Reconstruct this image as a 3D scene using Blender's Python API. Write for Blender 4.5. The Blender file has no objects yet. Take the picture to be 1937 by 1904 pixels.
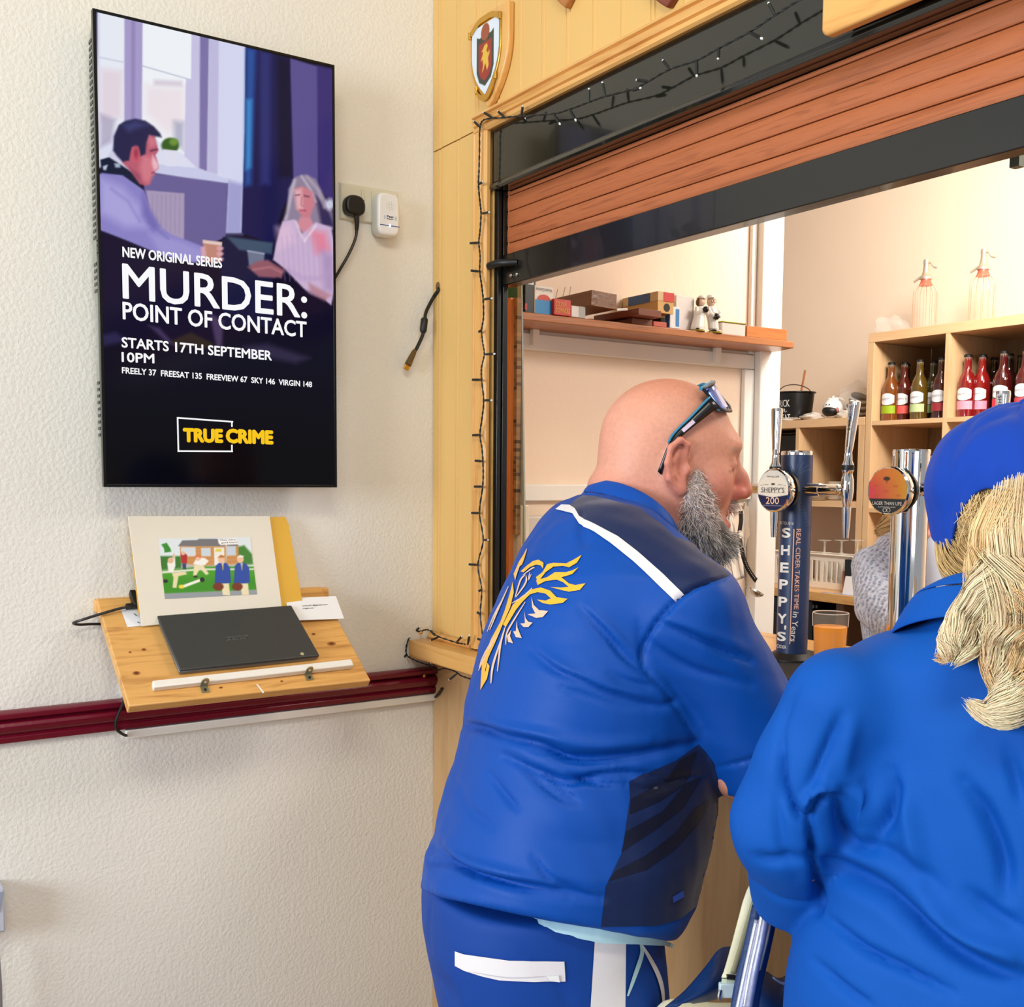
import bpy, bmesh, math, random
import numpy as np
from mathutils import Vector, Matrix
from mathutils.bvhtree import BVHTree
random.seed(7); rng = np.random.default_rng(7)
scene = bpy.context.scene
col = scene.collection

# ------------------------------------------------------------------ camera (pixels are in the 1937 x 1904 frame)
F, CX, CY = 2030.0, 968.5, 1072.0
_yaw, _pit, _rol = [math.radians(a) for a in (146.45, -4.69, -.417)]
FW = np.array([math.cos(_yaw)*math.cos(_pit), math.sin(_yaw)*math.cos(_pit), math.sin(_pit)])
_r = np.array([math.sin(_yaw), -math.cos(_yaw), 0.0]); _d = np.cross(FW, _r)
RT = math.cos(_rol)*_r + math.sin(_rol)*_d
DN = -math.sin(_rol)*_r + math.cos(_rol)*_d
CAM = np.array([2.3, -1.298, 1.45])
cd = bpy.data.cameras.new('camera'); camo = bpy.data.objects.new('camera', cd); col.objects.link(camo)
cd.sensor_fit = 'HORIZONTAL'; cd.sensor_width = 36.0; cd.lens = 36.0*F/1937.0
cd.shift_x = -(CX-968.5)/1937.0; cd.shift_y = (CY-952.0)/1937.0; cd.clip_start = .02
M = Matrix.Identity(4)
for i in range(3):
    M[i][0] = RT[i]; M[i][1] = -DN[i]; M[i][2] = -FW[i]; M[i][3] = CAM[i]
camo.matrix_world = M
scene.camera = camo

# ------------------------------------------------------------------ world, lights, exposure
vs = scene.view_settings
vs.view_transform = 'Standard'; vs.look = 'None'; vs.gamma = 1.0; vs.use_curve_mapping = False; vs.exposure = 0.0
scene.cycles.use_denoising = True
scene.cycles.max_bounces = 6; scene.cycles.diffuse_bounces = 3; scene.cycles.glossy_bounces = 3; scene.cycles.transparent_max_bounces = 12; scene.cycles.caustics_reflective = False; scene.cycles.caustics_refractive = False; scene.cycles.use_adaptive_sampling = True; scene.cycles.adaptive_threshold = .03
w = bpy.data.worlds.new('room_air'); scene.world = w; w.use_nodes = True
w.node_tree.nodes['Background'].inputs[0].default_value = (.93, .96, 1.0, 1); w.node_tree.nodes['Background'].inputs[1].default_value = .40
def area_light(name, loc, target, sx, sy, power, rgb):
    l = bpy.data.lights.new(name, 'AREA'); l.shape = 'RECTANGLE'; l.size = sx; l.size_y = sy; l.energy = power; l.color = rgb
    o = bpy.data.objects.new(name, l); col.objects.link(o); o.location = loc
    o.rotation_euler = (Vector(target)-Vector(loc)).to_track_quat('-Z', 'Y').to_euler(); return o
area_light('window_daylight_rear', (1.5, -4.8, 1.9), (1.2, -.3, 1.1), 2.0, 1.4, 160, (.86, .93, 1.0))
area_light('window_daylight_right', (5.6, -1.6, 1.7), (1.2, -.5, 1.2), 2.0, 1.4, 34, (.94, .97, 1.0))
area_light('hall_ceiling_lamp', (2.2, -1.3, 3.0), (1.0, -.4, 1.9), 1.2, .4, 22, (1.0, .93, .70))
area_light('bar_ceiling_lamp', (1.9, 1.7, 2.8), (.4, 2.1, 1.2), 1.2, .5, 45, (1.0, .92, .84))
area_light('bar_spot_lamp', (.6, 1.55, 2.75), (-.55, 2.85, 1.95), .4, .4, 42, (1.0, .95, .88))

# ------------------------------------------------------------------ pixel helpers: a pixel gives a direction, a plane gives the distance
def ray(px, py): return FW + RT*((px-CX)/F) + DN*((py-CY)/F)
def onx(px, py, X): v = ray(px, py); return CAM + v*((X-CAM[0])/v[0])
def ony(px, py, Y): v = ray(px, py); return CAM + v*((Y-CAM[1])/v[1])
def onz(px, py, Z): v = ray(px, py); return CAM + v*((Z-CAM[2])/v[2])
def att(px, py, t): return CAM + ray(px, py)*t
def proj(P):
    q = np.asarray(P, float)-CAM; z = q@FW; return CX+F*(q@RT)/z, CY+F*(q@DN)/z, z
V3 = lambda *a: np.array(a, float)
def unit(v): v = np.asarray(v, float); return v/np.linalg.norm(v)

# ------------------------------------------------------------------ materials
def S(r, g, b):
    f = lambda c: ((c/255+.055)/1.055)**2.4 if c > 10 else c/255/12.92
    return (f(r), f(g), f(b), 1.0)
class NT:
    def __init__(s, name):
        m = bpy.data.materials.new(name); m.use_nodes = True; s.m = m; s.t = m.node_tree; s.b = s.t.nodes['Principled BSDF']
    def n(s, typ, **kw):
        o = s.t.nodes.new(typ)
        for k, v in kw.items():
            if k.startswith('i_'): o.inputs[k[2:].replace('_', ' ')].default_value = v
            else: setattr(o, k, v)
        return o
    def l(s, a, b): s.t.links.new(a, b)
    def set(s, **kw):
        for k, v in kw.items(): s.b.inputs[k.replace('_', ' ')].default_value = v
MATS = {}
def mat(name, rgb, rough=.5, metal=0., var=.06, vscale=12., bump=0., bscale=60., **kw):
    if name in MATS: return MATS[name]
    k = NT(name); k.set(Roughness=rough, Metallic=metal); c = S(*rgb)
    tc = k.n('ShaderNodeTexCoord')
    if var:
        no = k.n('ShaderNodeTexNoise', i_Scale=vscale, i_Detail=3.0); k.l(tc.outputs['Object'], no.inputs['Vector'])
        mx = k.n('ShaderNodeMix', data_type='RGBA')
        mx.inputs['A'].default_value = tuple(x*(1-var) for x in c[:3])+(1,); mx.inputs['B'].default_value = tuple(min(1, x*(1+var)) for x in c[:3])+(1,)
        k.l(no.outputs['Fac'], mx.inputs['Factor']); k.l(mx.outputs['Result'], k.b.inputs['Base Color'])
    else: k.b.inputs['Base Color'].default_value = c
    if bump:
        n2 = k.n('ShaderNodeTexNoise', i_Scale=bscale, i_Detail=4.0); k.l(tc.outputs['Object'], n2.inputs['Vector'])
        bp = k.n('ShaderNodeBump', i_Strength=bump, i_Distance=.01); k.l(n2.outputs['Fac'], bp.inputs['Height']); k.l(bp.outputs['Normal'], k.b.inputs['Normal'])
    for a, v in kw.items(): k.b.inputs[a.replace('_', ' ')].default_value = v
    MATS[name] = k.m; return k.m
def wood(name, c1, c2, axis='X', scale=1.0, rough=.45, stretch=14., knots=False, bump=.12, coat=0.):
    if name in MATS: return MATS[name]
    k = NT(name); k.set(Roughness=rough)
    if coat: k.set(Coat_Weight=coat, Coat_Roughness=.2)
    tc = k.n('ShaderNodeTexCoord'); mp = k.n('ShaderNodeMapping')
    sc = [stretch*scale]*3; sc['XYZ'.index(axis)] = 1.2*scale; mp.inputs['Scale'].default_value = sc
    k.l(tc.outputs['Object'], mp.inputs['Vector'])
    a = k.n('ShaderNodeTexNoise', i_Scale=2.2, i_Detail=5.0, i_Distortion=.8); b = k.n('ShaderNodeTexNoise', i_Scale=14.0, i_Detail=3.0)
    k.l(mp.outputs['Vector'], a.inputs['Vector']); k.l(mp.outputs['Vector'], b.inputs['Vector'])
    wv = k.n('ShaderNodeMath', operation='MULTIPLY_ADD'); wv.inputs[1].default_value = 9.0; wv.inputs[2].default_value = 0.0
    sn = k.n('ShaderNodeMath', operation='SINE'); k.l(a.outputs['Fac'], wv.inputs[0]); k.l(wv.outputs[0], sn.inputs[0])
    h = k.n('ShaderNodeMath', operation='MULTIPLY_ADD'); h.inputs[1].default_value = .5; h.inputs[2].default_value = .35; k.l(sn.outputs[0], h.inputs[0])
    ad = k.n('ShaderNodeMath', operation='MULTIPLY_ADD'); ad.inputs[1].default_value = .35; k.l(b.outputs['Fac'], ad.inputs[0]); k.l(h.outputs[0], ad.inputs[2])
    mx = k.n('ShaderNodeMix', data_type='RGBA'); mx.inputs['A'].default_value = S(*c1); mx.inputs['B'].default_value = S(*c2)
    k.l(ad.outputs[0], mx.inputs['Factor']); out = mx.outputs['Result']
    if knots:
        vo = k.n('ShaderNodeTexVoronoi', i_Scale=5.5); m2 = k.n('ShaderNodeMapping'); s2 = [1.6, 1.6, 1.6]; s2['XYZ'.index(axis)] = .9; m2.inputs['Scale'].default_value = s2
        k.l(tc.outputs['Object'], m2.inputs['Vector']); k.l(m2.outputs['Vector'], vo.inputs['Vector'])
        rp = k.n('ShaderNodeMapRange'); rp.inputs['From Min'].default_value = .07; rp.inputs['From Max'].default_value = .13; k.l(vo.outputs['Distance'], rp.inputs['Value'])
        mk = k.n('ShaderNodeMix', data_type='RGBA'); mk.inputs['A'].default_value = S(110, 66, 28); k.l(rp.outputs['Result'], mk.inputs['Factor']); k.l(out, mk.inputs['B']); out = mk.outputs['Result']
    k.l(out, k.b.inputs['Base Color'])
    if bump:
        bp = k.n('ShaderNodeBump', i_Strength=bump, i_Distance=.003); k.l(ad.outputs[0], bp.inputs['Height']); k.l(bp.outputs['Normal'], k.b.inputs['Normal'])
    MATS[name] = k.m; return k.m
def glass(name, rgb=(255, 255, 255), rough=.02, ior=1.45, alpha=.25):
    """thin clear glass or plastic: mostly see-through with a glossy skin"""
    if name in MATS: return MATS[name]
    k = NT(name); k.set(Roughness=rough, IOR=ior); k.b.inputs['Base Color'].default_value = S(*rgb)
    k.b.inputs['Alpha'].default_value = alpha; MATS[name] = k.m; return k.m
def vcol(name, rough=.6, emit=0., spec=.5, coat=0.):
    if name in MATS: return MATS[name]
    k = NT(name); at = k.n('ShaderNodeAttribute', attribute_name='Col'); k.set(Roughness=rough)
    k.b.inputs['Specular IOR Level'].default_value = spec
    if emit:
        k.b.inputs['Base Color'].default_value = (0, 0, 0, 1); k.l(at.outputs['Color'], k.b.inputs['Emission Color']); k.b.inputs['Emission Strength'].default_value = emit
    else: k.l(at.outputs['Color'], k.b.inputs['Base Color'])
    MATS[name] = k.m; return k.m
def emis(name, rgb, strength=1., rough=.3):
    if name in MATS: return MATS[name]
    k = NT(name); k.b.inputs['Base Color'].default_value = (0, 0, 0, 1); k.b.inputs['Emission Color'].default_value = S(*rgb); k.b.inputs['Emission Strength'].default_value = strength; k.set(Roughness=rough)
    MATS[name] = k.m; return k.m

# ------------------------------------------------------------------ objects
ORG = {}
def tag(o, label=None, cat=None, group=None, kind=None):
    for a, v in (('label', label), ('category', cat), ('group', group), ('kind', kind)):
        if v: o[a] = v
    return o
def thing(name, label, cat, loc=(0, 0, 0), group=None):
    o = bpy.data.objects.new(name, None); o.empty_display_size = .05; col.objects.link(o); o.location = tuple(float(x) for x in loc)
    ORG[o] = np.array(loc, float); return tag(o, label, cat, group)
def link_mesh(name, v, f, m=None, parent=None, smooth=True, angle=35, origin=None, fix=True):
    v = np.asarray(v, float)
    if origin is None:
        origin = ORG[parent] if parent is not None else np.array([(v[:, 0].min()+v[:, 0].max())/2, (v[:, 1].min()+v[:, 1].max())/2, v[:, 2].min()])
    me = bpy.data.meshes.new(name); me.from_pydata((v-origin).tolist(), [], f if isinstance(f, list) else f.tolist())
    if fix:
        bm = bmesh.new(); bm.from_mesh(me); bmesh.ops.recalc_face_normals(bm, faces=bm.faces); bm.to_mesh(me); bm.free()
    if smooth:
        me.polygons.foreach_set('use_smooth', [True]*len(me.polygons)); me.set_sharp_from_angle(angle=math.radians(angle))
    if m is not None: me.materials.append(m)
    o = bpy.data.objects.new(name, me); col.objects.link(o)
    if parent is not None: o.parent = parent; o.location = tuple(origin-ORG[parent])
    else: o.location = tuple(origin)
    ORG[o] = np.array(origin, float); return o
def frame_from(axis):
    a = unit(axis); h = V3(0, 0, 1) if abs(a[2]) < .9 else V3(1, 0, 0); u = unit(np.cross(h, a)); return u, np.cross(a, u), a
class MB:
    def __init__(s): s.v = []; s.f = []
    def add(s, v, f):
        n = len(s.v); s.v.extend([tuple(map(float, p)) for p in v]); s.f.extend([tuple(i+n for i in q) for q in f]); return s
    def obox(s, c, ux, uy, uz, hx, hy, hz):
        c = np.asarray(c, float); P = [c+np.asarray(ux)*(a*hx)+np.asarray(uy)*(b*hy)+np.asarray(uz)*(d*hz) for d in (-1, 1) for b in (-1, 1) for a in (-1, 1)]
        return s.add(P, [(0, 2, 3, 1), (4, 5, 7, 6), (0, 1, 5, 4), (2, 6, 7, 3), (0, 4, 6, 2), (1, 3, 7, 5)])
    def box(s, lo, hi):
        lo, hi = np.minimum(lo, hi), np.maximum(lo, hi); return s.obox((lo+hi)/2, (1, 0, 0), (0, 1, 0), (0, 0, 1), *((hi-lo)/2))
    def hexa(s, P):   # 8 points: bottom quad then top quad
        return s.add(P, [(0, 3, 2, 1), (4, 5, 6, 7), (0, 1, 5, 4), (1, 2, 6, 5), (2, 3, 7, 6), (3, 0, 4, 7)])
    def prism(s, pts, off):
        pts = [np.asarray(p, float) for p in pts]; off = np.asarray(off, float); n = len(pts)
        return s.add(pts+[p+off for p in pts], [tuple(range(n))[::-1], tuple(range(n, 2*n))]+[(i, (i+1) % n, n+(i+1) % n, n+i) for i in range(n)])
    def tube(s, pts, r, n=8, cap=True, flat=None):
        pts = [np.asarray(p, float) for p in pts]; m = len(pts); r = [r]*m if np.isscalar(r) else list(r)
        V = []; u = None
        for i in range(m):
            d = unit(pts[min(i+1, m-1)]-pts[max(i-1, 0)])
            if u is None: u = frame_from(d)[0]
            u = unit(u-d*(u@d)); w_ = np.cross(d, u)
            for j in range(n):
                a = 2*math.pi*j/n; V.append(pts[i]+r[i]*(math.cos(a)*u+math.sin(a)*w_))
        Fc = [(i*n+j, i*n+(j+1) % n, (i+1)*n+(j+1) % n, (i+1)*n+j) for i in range(m-1) for j in range(n)]
        if cap: Fc += [tuple(range(n))[::-1], tuple(range((m-1)*n, m*n))]
        return s.add(V, Fc)
    def lathe(s, c, axis, prof, n=24, caps=True):
        u, w_, a = frame_from(axis); c = np.asarray(c, float); V = []
        for r, h in prof:
            for j in range(n):
                t = 2*math.pi*j/n; V.append(c+a*h+r*(math.cos(t)*u+math.sin(t)*w_))
        m = len(prof); Fc = [(i*n+j, i*n+(j+1) % n, (i+1)*n+(j+1) % n, (i+1)*n+j) for i in range(m-1) for j in range(n)]
        if caps: Fc += [tuple(range(n))[::-1], tuple(range((m-1)*n, m*n))]
        return s.add(V, Fc)
    def ball(s, c, r, n=12, m=8, axes=None):
        r = (r, r, r) if np.isscalar(r) else r; A = np.eye(3) if axes is None else np.array(axes); c = np.asarray(c, float)
        V = [c-A[2]*r[2]]
        for i in range(1, m):
            p = -math.pi/2+math.pi*i/m
            for j in range(n):
                t = 2*math.pi*j/n; V.append(c+A[0]*r[0]*math.cos(p)*math.cos(t)+A[1]*r[1]*math.cos(p)*math.sin(t)+A[2]*r[2]*math.sin(p))
        V.append(c+A[2]*r[2]); e = len(V)-1
        Fc = [(0, 1+(j+1) % n, 1+j) for j in range(n)]+[(1+i*n+j, 1+i*n+(j+1) % n, 1+(i+1)*n+(j+1) % n, 1+(i+1)*n+j) for i in range(m-2) for j in range(n)]
        Fc += [(e, 1+(m-2)*n+j, 1+(m-2)*n+(j+1) % n) for j in range(n)]
        return s.add(V, Fc)
    def grid(s, P):
        P = np.asarray(P, float); a, b = P.shape[:2]
        return s.add(P.reshape(-1, 3), [(i*b+j, i*b+j+1, (i+1)*b+j+1, (i+1)*b+j) for i in range(a-1) for j in range(b-1)])
    def build(s, name, m, parent=None, bevel=0., seg=2, smooth=True, angle=35, fix=True):
        o = link_mesh(name, s.v, s.f, m, parent, smooth, angle, fix=fix)
        if bevel:
            md = o.modifiers.new('bevel', 'BEVEL'); md.width = bevel; md.segments = seg; md.limit_method = 'ANGLE'; md.angle_limit = math.radians(40)
        return o
def copy_tree(o, loc=None, rotz=None, parent=None):
    c = o.copy(); col.objects.link(c); ORG[c] = ORG[o].copy()
    if parent is not None: c.parent = parent
    if loc is not None: c.location = tuple(float(x) for x in loc); ORG[c] = np.array(loc, float)
    if rotz is not None: c.rotation_euler = (0, 0, rotz)
    for ch in [q for q in KIDS(o)]: copy_tree(ch, parent=c)
    return c
def KIDS(o): return [q for q in bpy.data.objects if q.parent == o]
def catmull(P, n=8):
    P = np.asarray(P, float); Q = np.vstack([2*P[0]-P[1], P, 2*P[-1]-P[-2]]); out = []
    for i in range(1, len(Q)-2):
        for k in range(n):
            t = k/n; a, b, c, d = Q[i-1], Q[i], Q[i+1], Q[i+2]
            out.append(.5*((2*b)+(c-a)*t+(2*a-5*b+4*c-d)*t*t+(3*b-a-3*c+d)*t**3))
    out.append(Q[-2]); return np.array(out)
# ---- lettering: built-in typeface turned into flat meshes and laid on a surface
_txt = {}
def text_geo(s, bold=0., res=3):
    key = (s, bold)
    if key in _txt: return _txt[key]
    cu = bpy.data.curves.new('lettering', 'FONT'); cu.body = s; cu.size = 1.0; cu.resolution_u = res; cu.fill_mode = 'FRONT'
    ob = bpy.data.objects.new('lettering', cu); col.objects.link(ob); bpy.context.view_layer.update()
    me = bpy.data.meshes.new_from_object(ob.evaluated_get(bpy.context.evaluated_depsgraph_get()))
    v = np.array([q.co[:2] for q in me.vertices]); f = [tuple(p.vertices) for p in me.polygons]
    bpy.data.objects.remove(ob); bpy.data.curves.remove(cu); bpy.data.meshes.remove(me)
    lo, hi = v.min(0), v.max(0); _txt[key] = ((v-lo)/(hi-lo), f, (hi-lo)); return _txt[key]
def text_on(name, s, m, parent, bl, br, tl, bold=0., lift=0., fn=None):
    """fit the words into the parallelogram bl-br-tl (3-D); fn may bend each point"""
    uv, f, _ = text_geo(s, bold); bl, br, tl = [np.asarray(p, float) for p in (bl, br, tl)]
    n = unit(np.cross(br-bl, tl-bl))
    ar = np.linalg.norm(tl-bl)/max(1e-9, np.linalg.norm(br-bl)); b = bold*1.6
    if bold:   # heavier strokes: nudged copies of every letter
        n0 = len(uv); uu = []; ff = []
        for k, (dx, dy) in enumerate(((-1, 0), (1, 0), (0, -1), (0, 1), (-.7, -.7), (.7, .7), (-.7, .7), (.7, -.7))): uu.append(uv*(1-2*b*np.array([ar, 1]))+b*np.array([ar, 1])+np.array([dx*b*ar, dy*b])); ff += [tuple(i+k*n0 for i in q) for q in f]
        uv = np.concatenate(uu); f = ff
    P = bl+uv[:, :1]*(br-bl)+uv[:, 1:]*(tl-bl)+n*lift
    if fn is not None: P = np.array([fn(p) for p in P])
    return link_mesh(name, P, f, m, parent, smooth=False, fix=False)
# ---- painted flat pictures: colours on the vertices of a fine grid
def sd_poly(X, Y, poly):
    poly = np.asarray(poly, float); d = np.full(X.shape, 1e9); ins = np.zeros(X.shape, bool); n = len(poly)
    for i in range(n):
        a, b = poly[i], poly[(i+1) % n]; e = b-a; L = e@e+1e-12
        t = np.clip(((X-a[0])*e[0]+(Y-a[1])*e[1])/L, 0, 1); d = np.minimum(d, (X-a[0]-t*e[0])**2+(Y-a[1]-t*e[1])**2)
        c = ((a[1] > Y) != (b[1] > Y))
        if abs(e[1]) > 1e-9: ins ^= c & (X < a[0]+e[0]*(Y-a[1])/e[1])
    d = np.sqrt(d); return np.where(ins, -d, d)
class Paint:
    def __init__(s, X, Y, base): s.X = X; s.Y = Y; s.C = np.empty(X.shape+(3,)); s.C[:] = base
    def mask(s, m, rgb): s.C += (np.asarray(rgb, float)-s.C)*m[..., None]
    def poly(s, pts, rgb, soft=1.5, a=1.):
        d = sd_poly(s.X, s.Y, pts); s.mask(np.clip(.5-d/(2*soft), 0, 1)*a, rgb)
    def ell(s, cx, cy, rx, ry, rgb, soft=1.5, a=1.):
        d = (np.hypot((s.X-cx)/rx, (s.Y-cy)/ry)-1)*min(rx, ry); s.mask(np.clip(.5-d/(2*soft), 0, 1)*a, rgb)
    def line(s, pts, wd, rgb, soft=1., a=1.):
        d = np.full(s.X.shape, 1e9)
        for p, q in zip(pts[:-1], pts[1:]):
            p, q = np.array(p, float), np.array(q, float); e = q-p; t = np.clip(((s.X-p[0])*e[0]+(s.Y-p[1])*e[1])/(e@e+1e-9), 0, 1)
            d = np.minimum(d, np.hypot(s.X-p[0]-t*e[0], s.Y-p[1]-t*e[1]))
        s.mask(np.clip(.5-(d-wd/2)/(2*soft), 0, 1)*a, rgb)
    def lin(s):
        c = np.clip(s.C, 0, 255)/255; return np.where(c > .04045, ((c+.055)/1.055)**2.4, c/12.92)
def picture(name, P, colors, m, parent):
    a, b = P.shape[:2]; f = [(i*b+j, i*b+j+1, (i+1)*b+j+1, (i+1)*b+j) for i in range(a-1) for j in range(b-1)]
    o = link_mesh(name, P.reshape(-1, 3), f, m, parent, smooth=False, fix=False); paint_attr(o, colors.reshape(-1, 3)); return o
def paint_attr(o, c):
    at = o.data.color_attributes.new('Col', 'FLOAT_COLOR', 'POINT'); at.data.foreach_set('color', np.concatenate([c, np.ones((len(c), 1))], 1).astype(np.float32).ravel())
def lerp_grid(bl, br, tl, nx, ny):
    bl, br, tl = [np.asarray(p, float) for p in (bl, br, tl)]; u = np.linspace(0, 1, nx)[None, :, None]; v = np.linspace(0, 1, ny)[:, None, None]
    return bl+u*(br-bl)+v*(tl-bl)
# ---- implicit surfaces (smooth blends) meshed with surface nets
def smin(a, b, k): h = np.clip(.5+.5*(b-a)/k, 0, 1); return b+(a-b)*h-k*h*(1-h)
def smax(a, b, k): return -smin(-a, -b, k)
def d_ell(P, c, r, A=None):
    q = P-np.asarray(c); q = q if A is None else q@np.asarray(A).T
    r = np.asarray(r, float); k0 = np.linalg.norm(q/r, axis=1); k1 = np.linalg.norm(q/(r*r), axis=1)+1e-9; return k0*(k0-1)/k1
def d_cone(P, a, b, ra, rb):
    a = np.asarray(a, float); e = np.asarray(b, float)-a; q = P-a; t = np.clip(q@e/(e@e+1e-12), 0, 1)
    return np.linalg.norm(q-t[:, None]*e, axis=1)-(ra+(rb-ra)*t)
def d_chain(P, pts, rs, k=.004):
    d = None
    for i in range(len(pts)-1):
        e = d_cone(P, pts[i], pts[i+1], rs[i], rs[i+1]); d = e if d is None else smin(d, e, k)
    return d
def surface(fn, lo, hi, h, B=12):
    lo = np.asarray(lo, float); nb = np.ceil((np.asarray(hi)-lo)/(h*B)).astype(int); n = nb*B+1
    Fv = np.ones(n, np.float32)
    bc = np.stack(np.meshgrid(*[np.arange(k) for k in nb], indexing='ij'), -1).reshape(-1, 3)
    cd_ = fn(lo+(bc+.5)*B*h); R = B*h*.87*1.35+.004
    loc = np.stack(np.meshgrid(*[np.arange(B+1)]*3, indexing='ij'), -1).reshape(-1, 3)
    for b, d in zip(bc, cd_):
        if d < -R: i = b*B; Fv[i[0]:i[0]+B+1, i[1]:i[1]+B+1, i[2]:i[2]+B+1] = -1
    act = bc[np.abs(cd_) <= R]
    for s0 in range(0, len(act), 120):
        bb = act[s0:s0+120]; idx = (bb[:, None, :]*B+loc[None]).reshape(-1, 3)
        Fv[idx[:, 0], idx[:, 1], idx[:, 2]] = fn(lo+idx*h)
    Sg = Fv < 0
    cs = np.zeros(n-1, np.int8)
    for dx in (0, 1):
        for dy in (0, 1):
            for dz in (0, 1): cs += Sg[dx:n[0]-1+dx, dy:n[1]-1+dy, dz:n[2]-1+dz]
    cell = np.argwhere((cs > 0) & (cs < 8)); vid = np.full(n-1, -1, np.int64); vid[tuple(cell.T)] = np.arange(len(cell))
    acc = np.zeros((len(cell), 3)); cnt = np.zeros(len(cell))
    C8 = [(a, b, c) for a in (0, 1) for b in (0, 1) for c in (0, 1)]
    for p in C8:
        for ax in range(3):
            if p[ax]: continue
            q = list(p); q[ax] = 1; f0 = Fv[tuple((cell+p).T)]; f1 = Fv[tuple((cell+q).T)]
            m_ = (f0 < 0) != (f1 < 0); t = np.where(m_, f0/(f0-f1+1e-12), 0)
            pt = np.tile(np.array(p, float), (len(cell), 1)); pt[:, ax] += t; acc[m_] += pt[m_]; cnt[m_] += 1
    V = lo+(cell+acc/np.maximum(cnt, 1)[:, None])*h; quads = []
    for ax in range(3):
        o1, o2 = [(1, 2), (2, 0), (0, 1)][ax]
        sl0 = [slice(1, -1)]*3; sl0[ax] = slice(0, -1); sl1 = [slice(1, -1)]*3; sl1[ax] = slice(1, None)
        A, Bq = Sg[tuple(sl0)], Sg[tuple(sl1)]; e = np.argwhere(A != Bq); off = np.ones(3, int); off[ax] = 0; pos = e+off; inside = A[tuple(e.T)]
        def vv(d1, d2):
            q = pos.copy(); q[:, o1] -= d1; q[:, o2] -= d2; return vid[tuple(q.T)]
        Q = np.stack([vv(1, 1), vv(0, 1), vv(0, 0), vv(1, 0)], 1); Q[~inside] = Q[~inside][:, ::-1]; quads.append(Q)
    Q = np.concatenate(quads); Q = Q[(Q >= 0).all(1)]; return V, Q
def vnormals(V, Q):
    n = np.cross(V[Q[:, 2]]-V[Q[:, 0]], V[Q[:, 3]]-V[Q[:, 1]]); N = np.zeros_like(V)
    for i in range(4): np.add.at(N, Q[:, i], n)
    return N/(np.linalg.norm(N, axis=1)[:, None]+1e-12)
def relax(V, Q, it=2, lam=.5):
    for _ in range(it):
        A = np.zeros_like(V); c = np.zeros(len(V))
        for i in range(4):
            np.add.at(A, Q[:, i], V[Q[:, (i+1) % 4]]); np.add.at(c, Q[:, i], 1); np.add.at(A, Q[:, (i+1) % 4], V[Q[:, i]]); np.add.at(c, Q[:, (i+1) % 4], 1)
        V = V+lam*(A/np.maximum(c, 1)[:, None]-V)
    return V
def organic(name, V, Q, m, parent=None, origin=None):
    return link_mesh(name, V, Q, m, parent, smooth=True, angle=180, origin=origin, fix=False)
def folds(V, N, curves, front=None):
    """press creases into cloth: every curve is a pixel polyline, width in px, depth in m (minus = valley); only where the cloth faces the camera"""
    x, y, t = proj(V); fac = np.clip(-(N*(V-CAM)/np.linalg.norm(V-CAM, axis=1)[:, None]).sum(1)*3+.3, 0, 1); D = np.zeros(len(V))
    for pts, wd, dep in curves:
        pts = catmull(pts, 5); d = np.full(len(V), 1e9); s_ = np.zeros(len(V)); m_ = len(pts)-1
        bb = (x > pts[:, 0].min()-4*wd) & (x < pts[:, 0].max()+4*wd) & (y > pts[:, 1].min()-4*wd) & (y < pts[:, 1].max()+4*wd); I = np.where(bb)[0]
        for k in range(m_):
            a, e = pts[k], pts[k+1]-pts[k]; tt = np.clip(((x[I]-a[0])*e[0]+(y[I]-a[1])*e[1])/(e@e+1e-9), 0, 1); dd = np.hypot(x[I]-a[0]-tt*e[0], y[I]-a[1]-tt*e[1])
            c = dd < d[I]; d[I[c]] = dd[c]; s_[I[c]] = (k+tt[c])/m_
        D += dep*np.exp(-(d/wd)**2)*np.sin(np.pi*np.clip(s_, .04, .96))**.5*fac*(d < 4*wd)
    return V+N*D[:, None]
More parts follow.
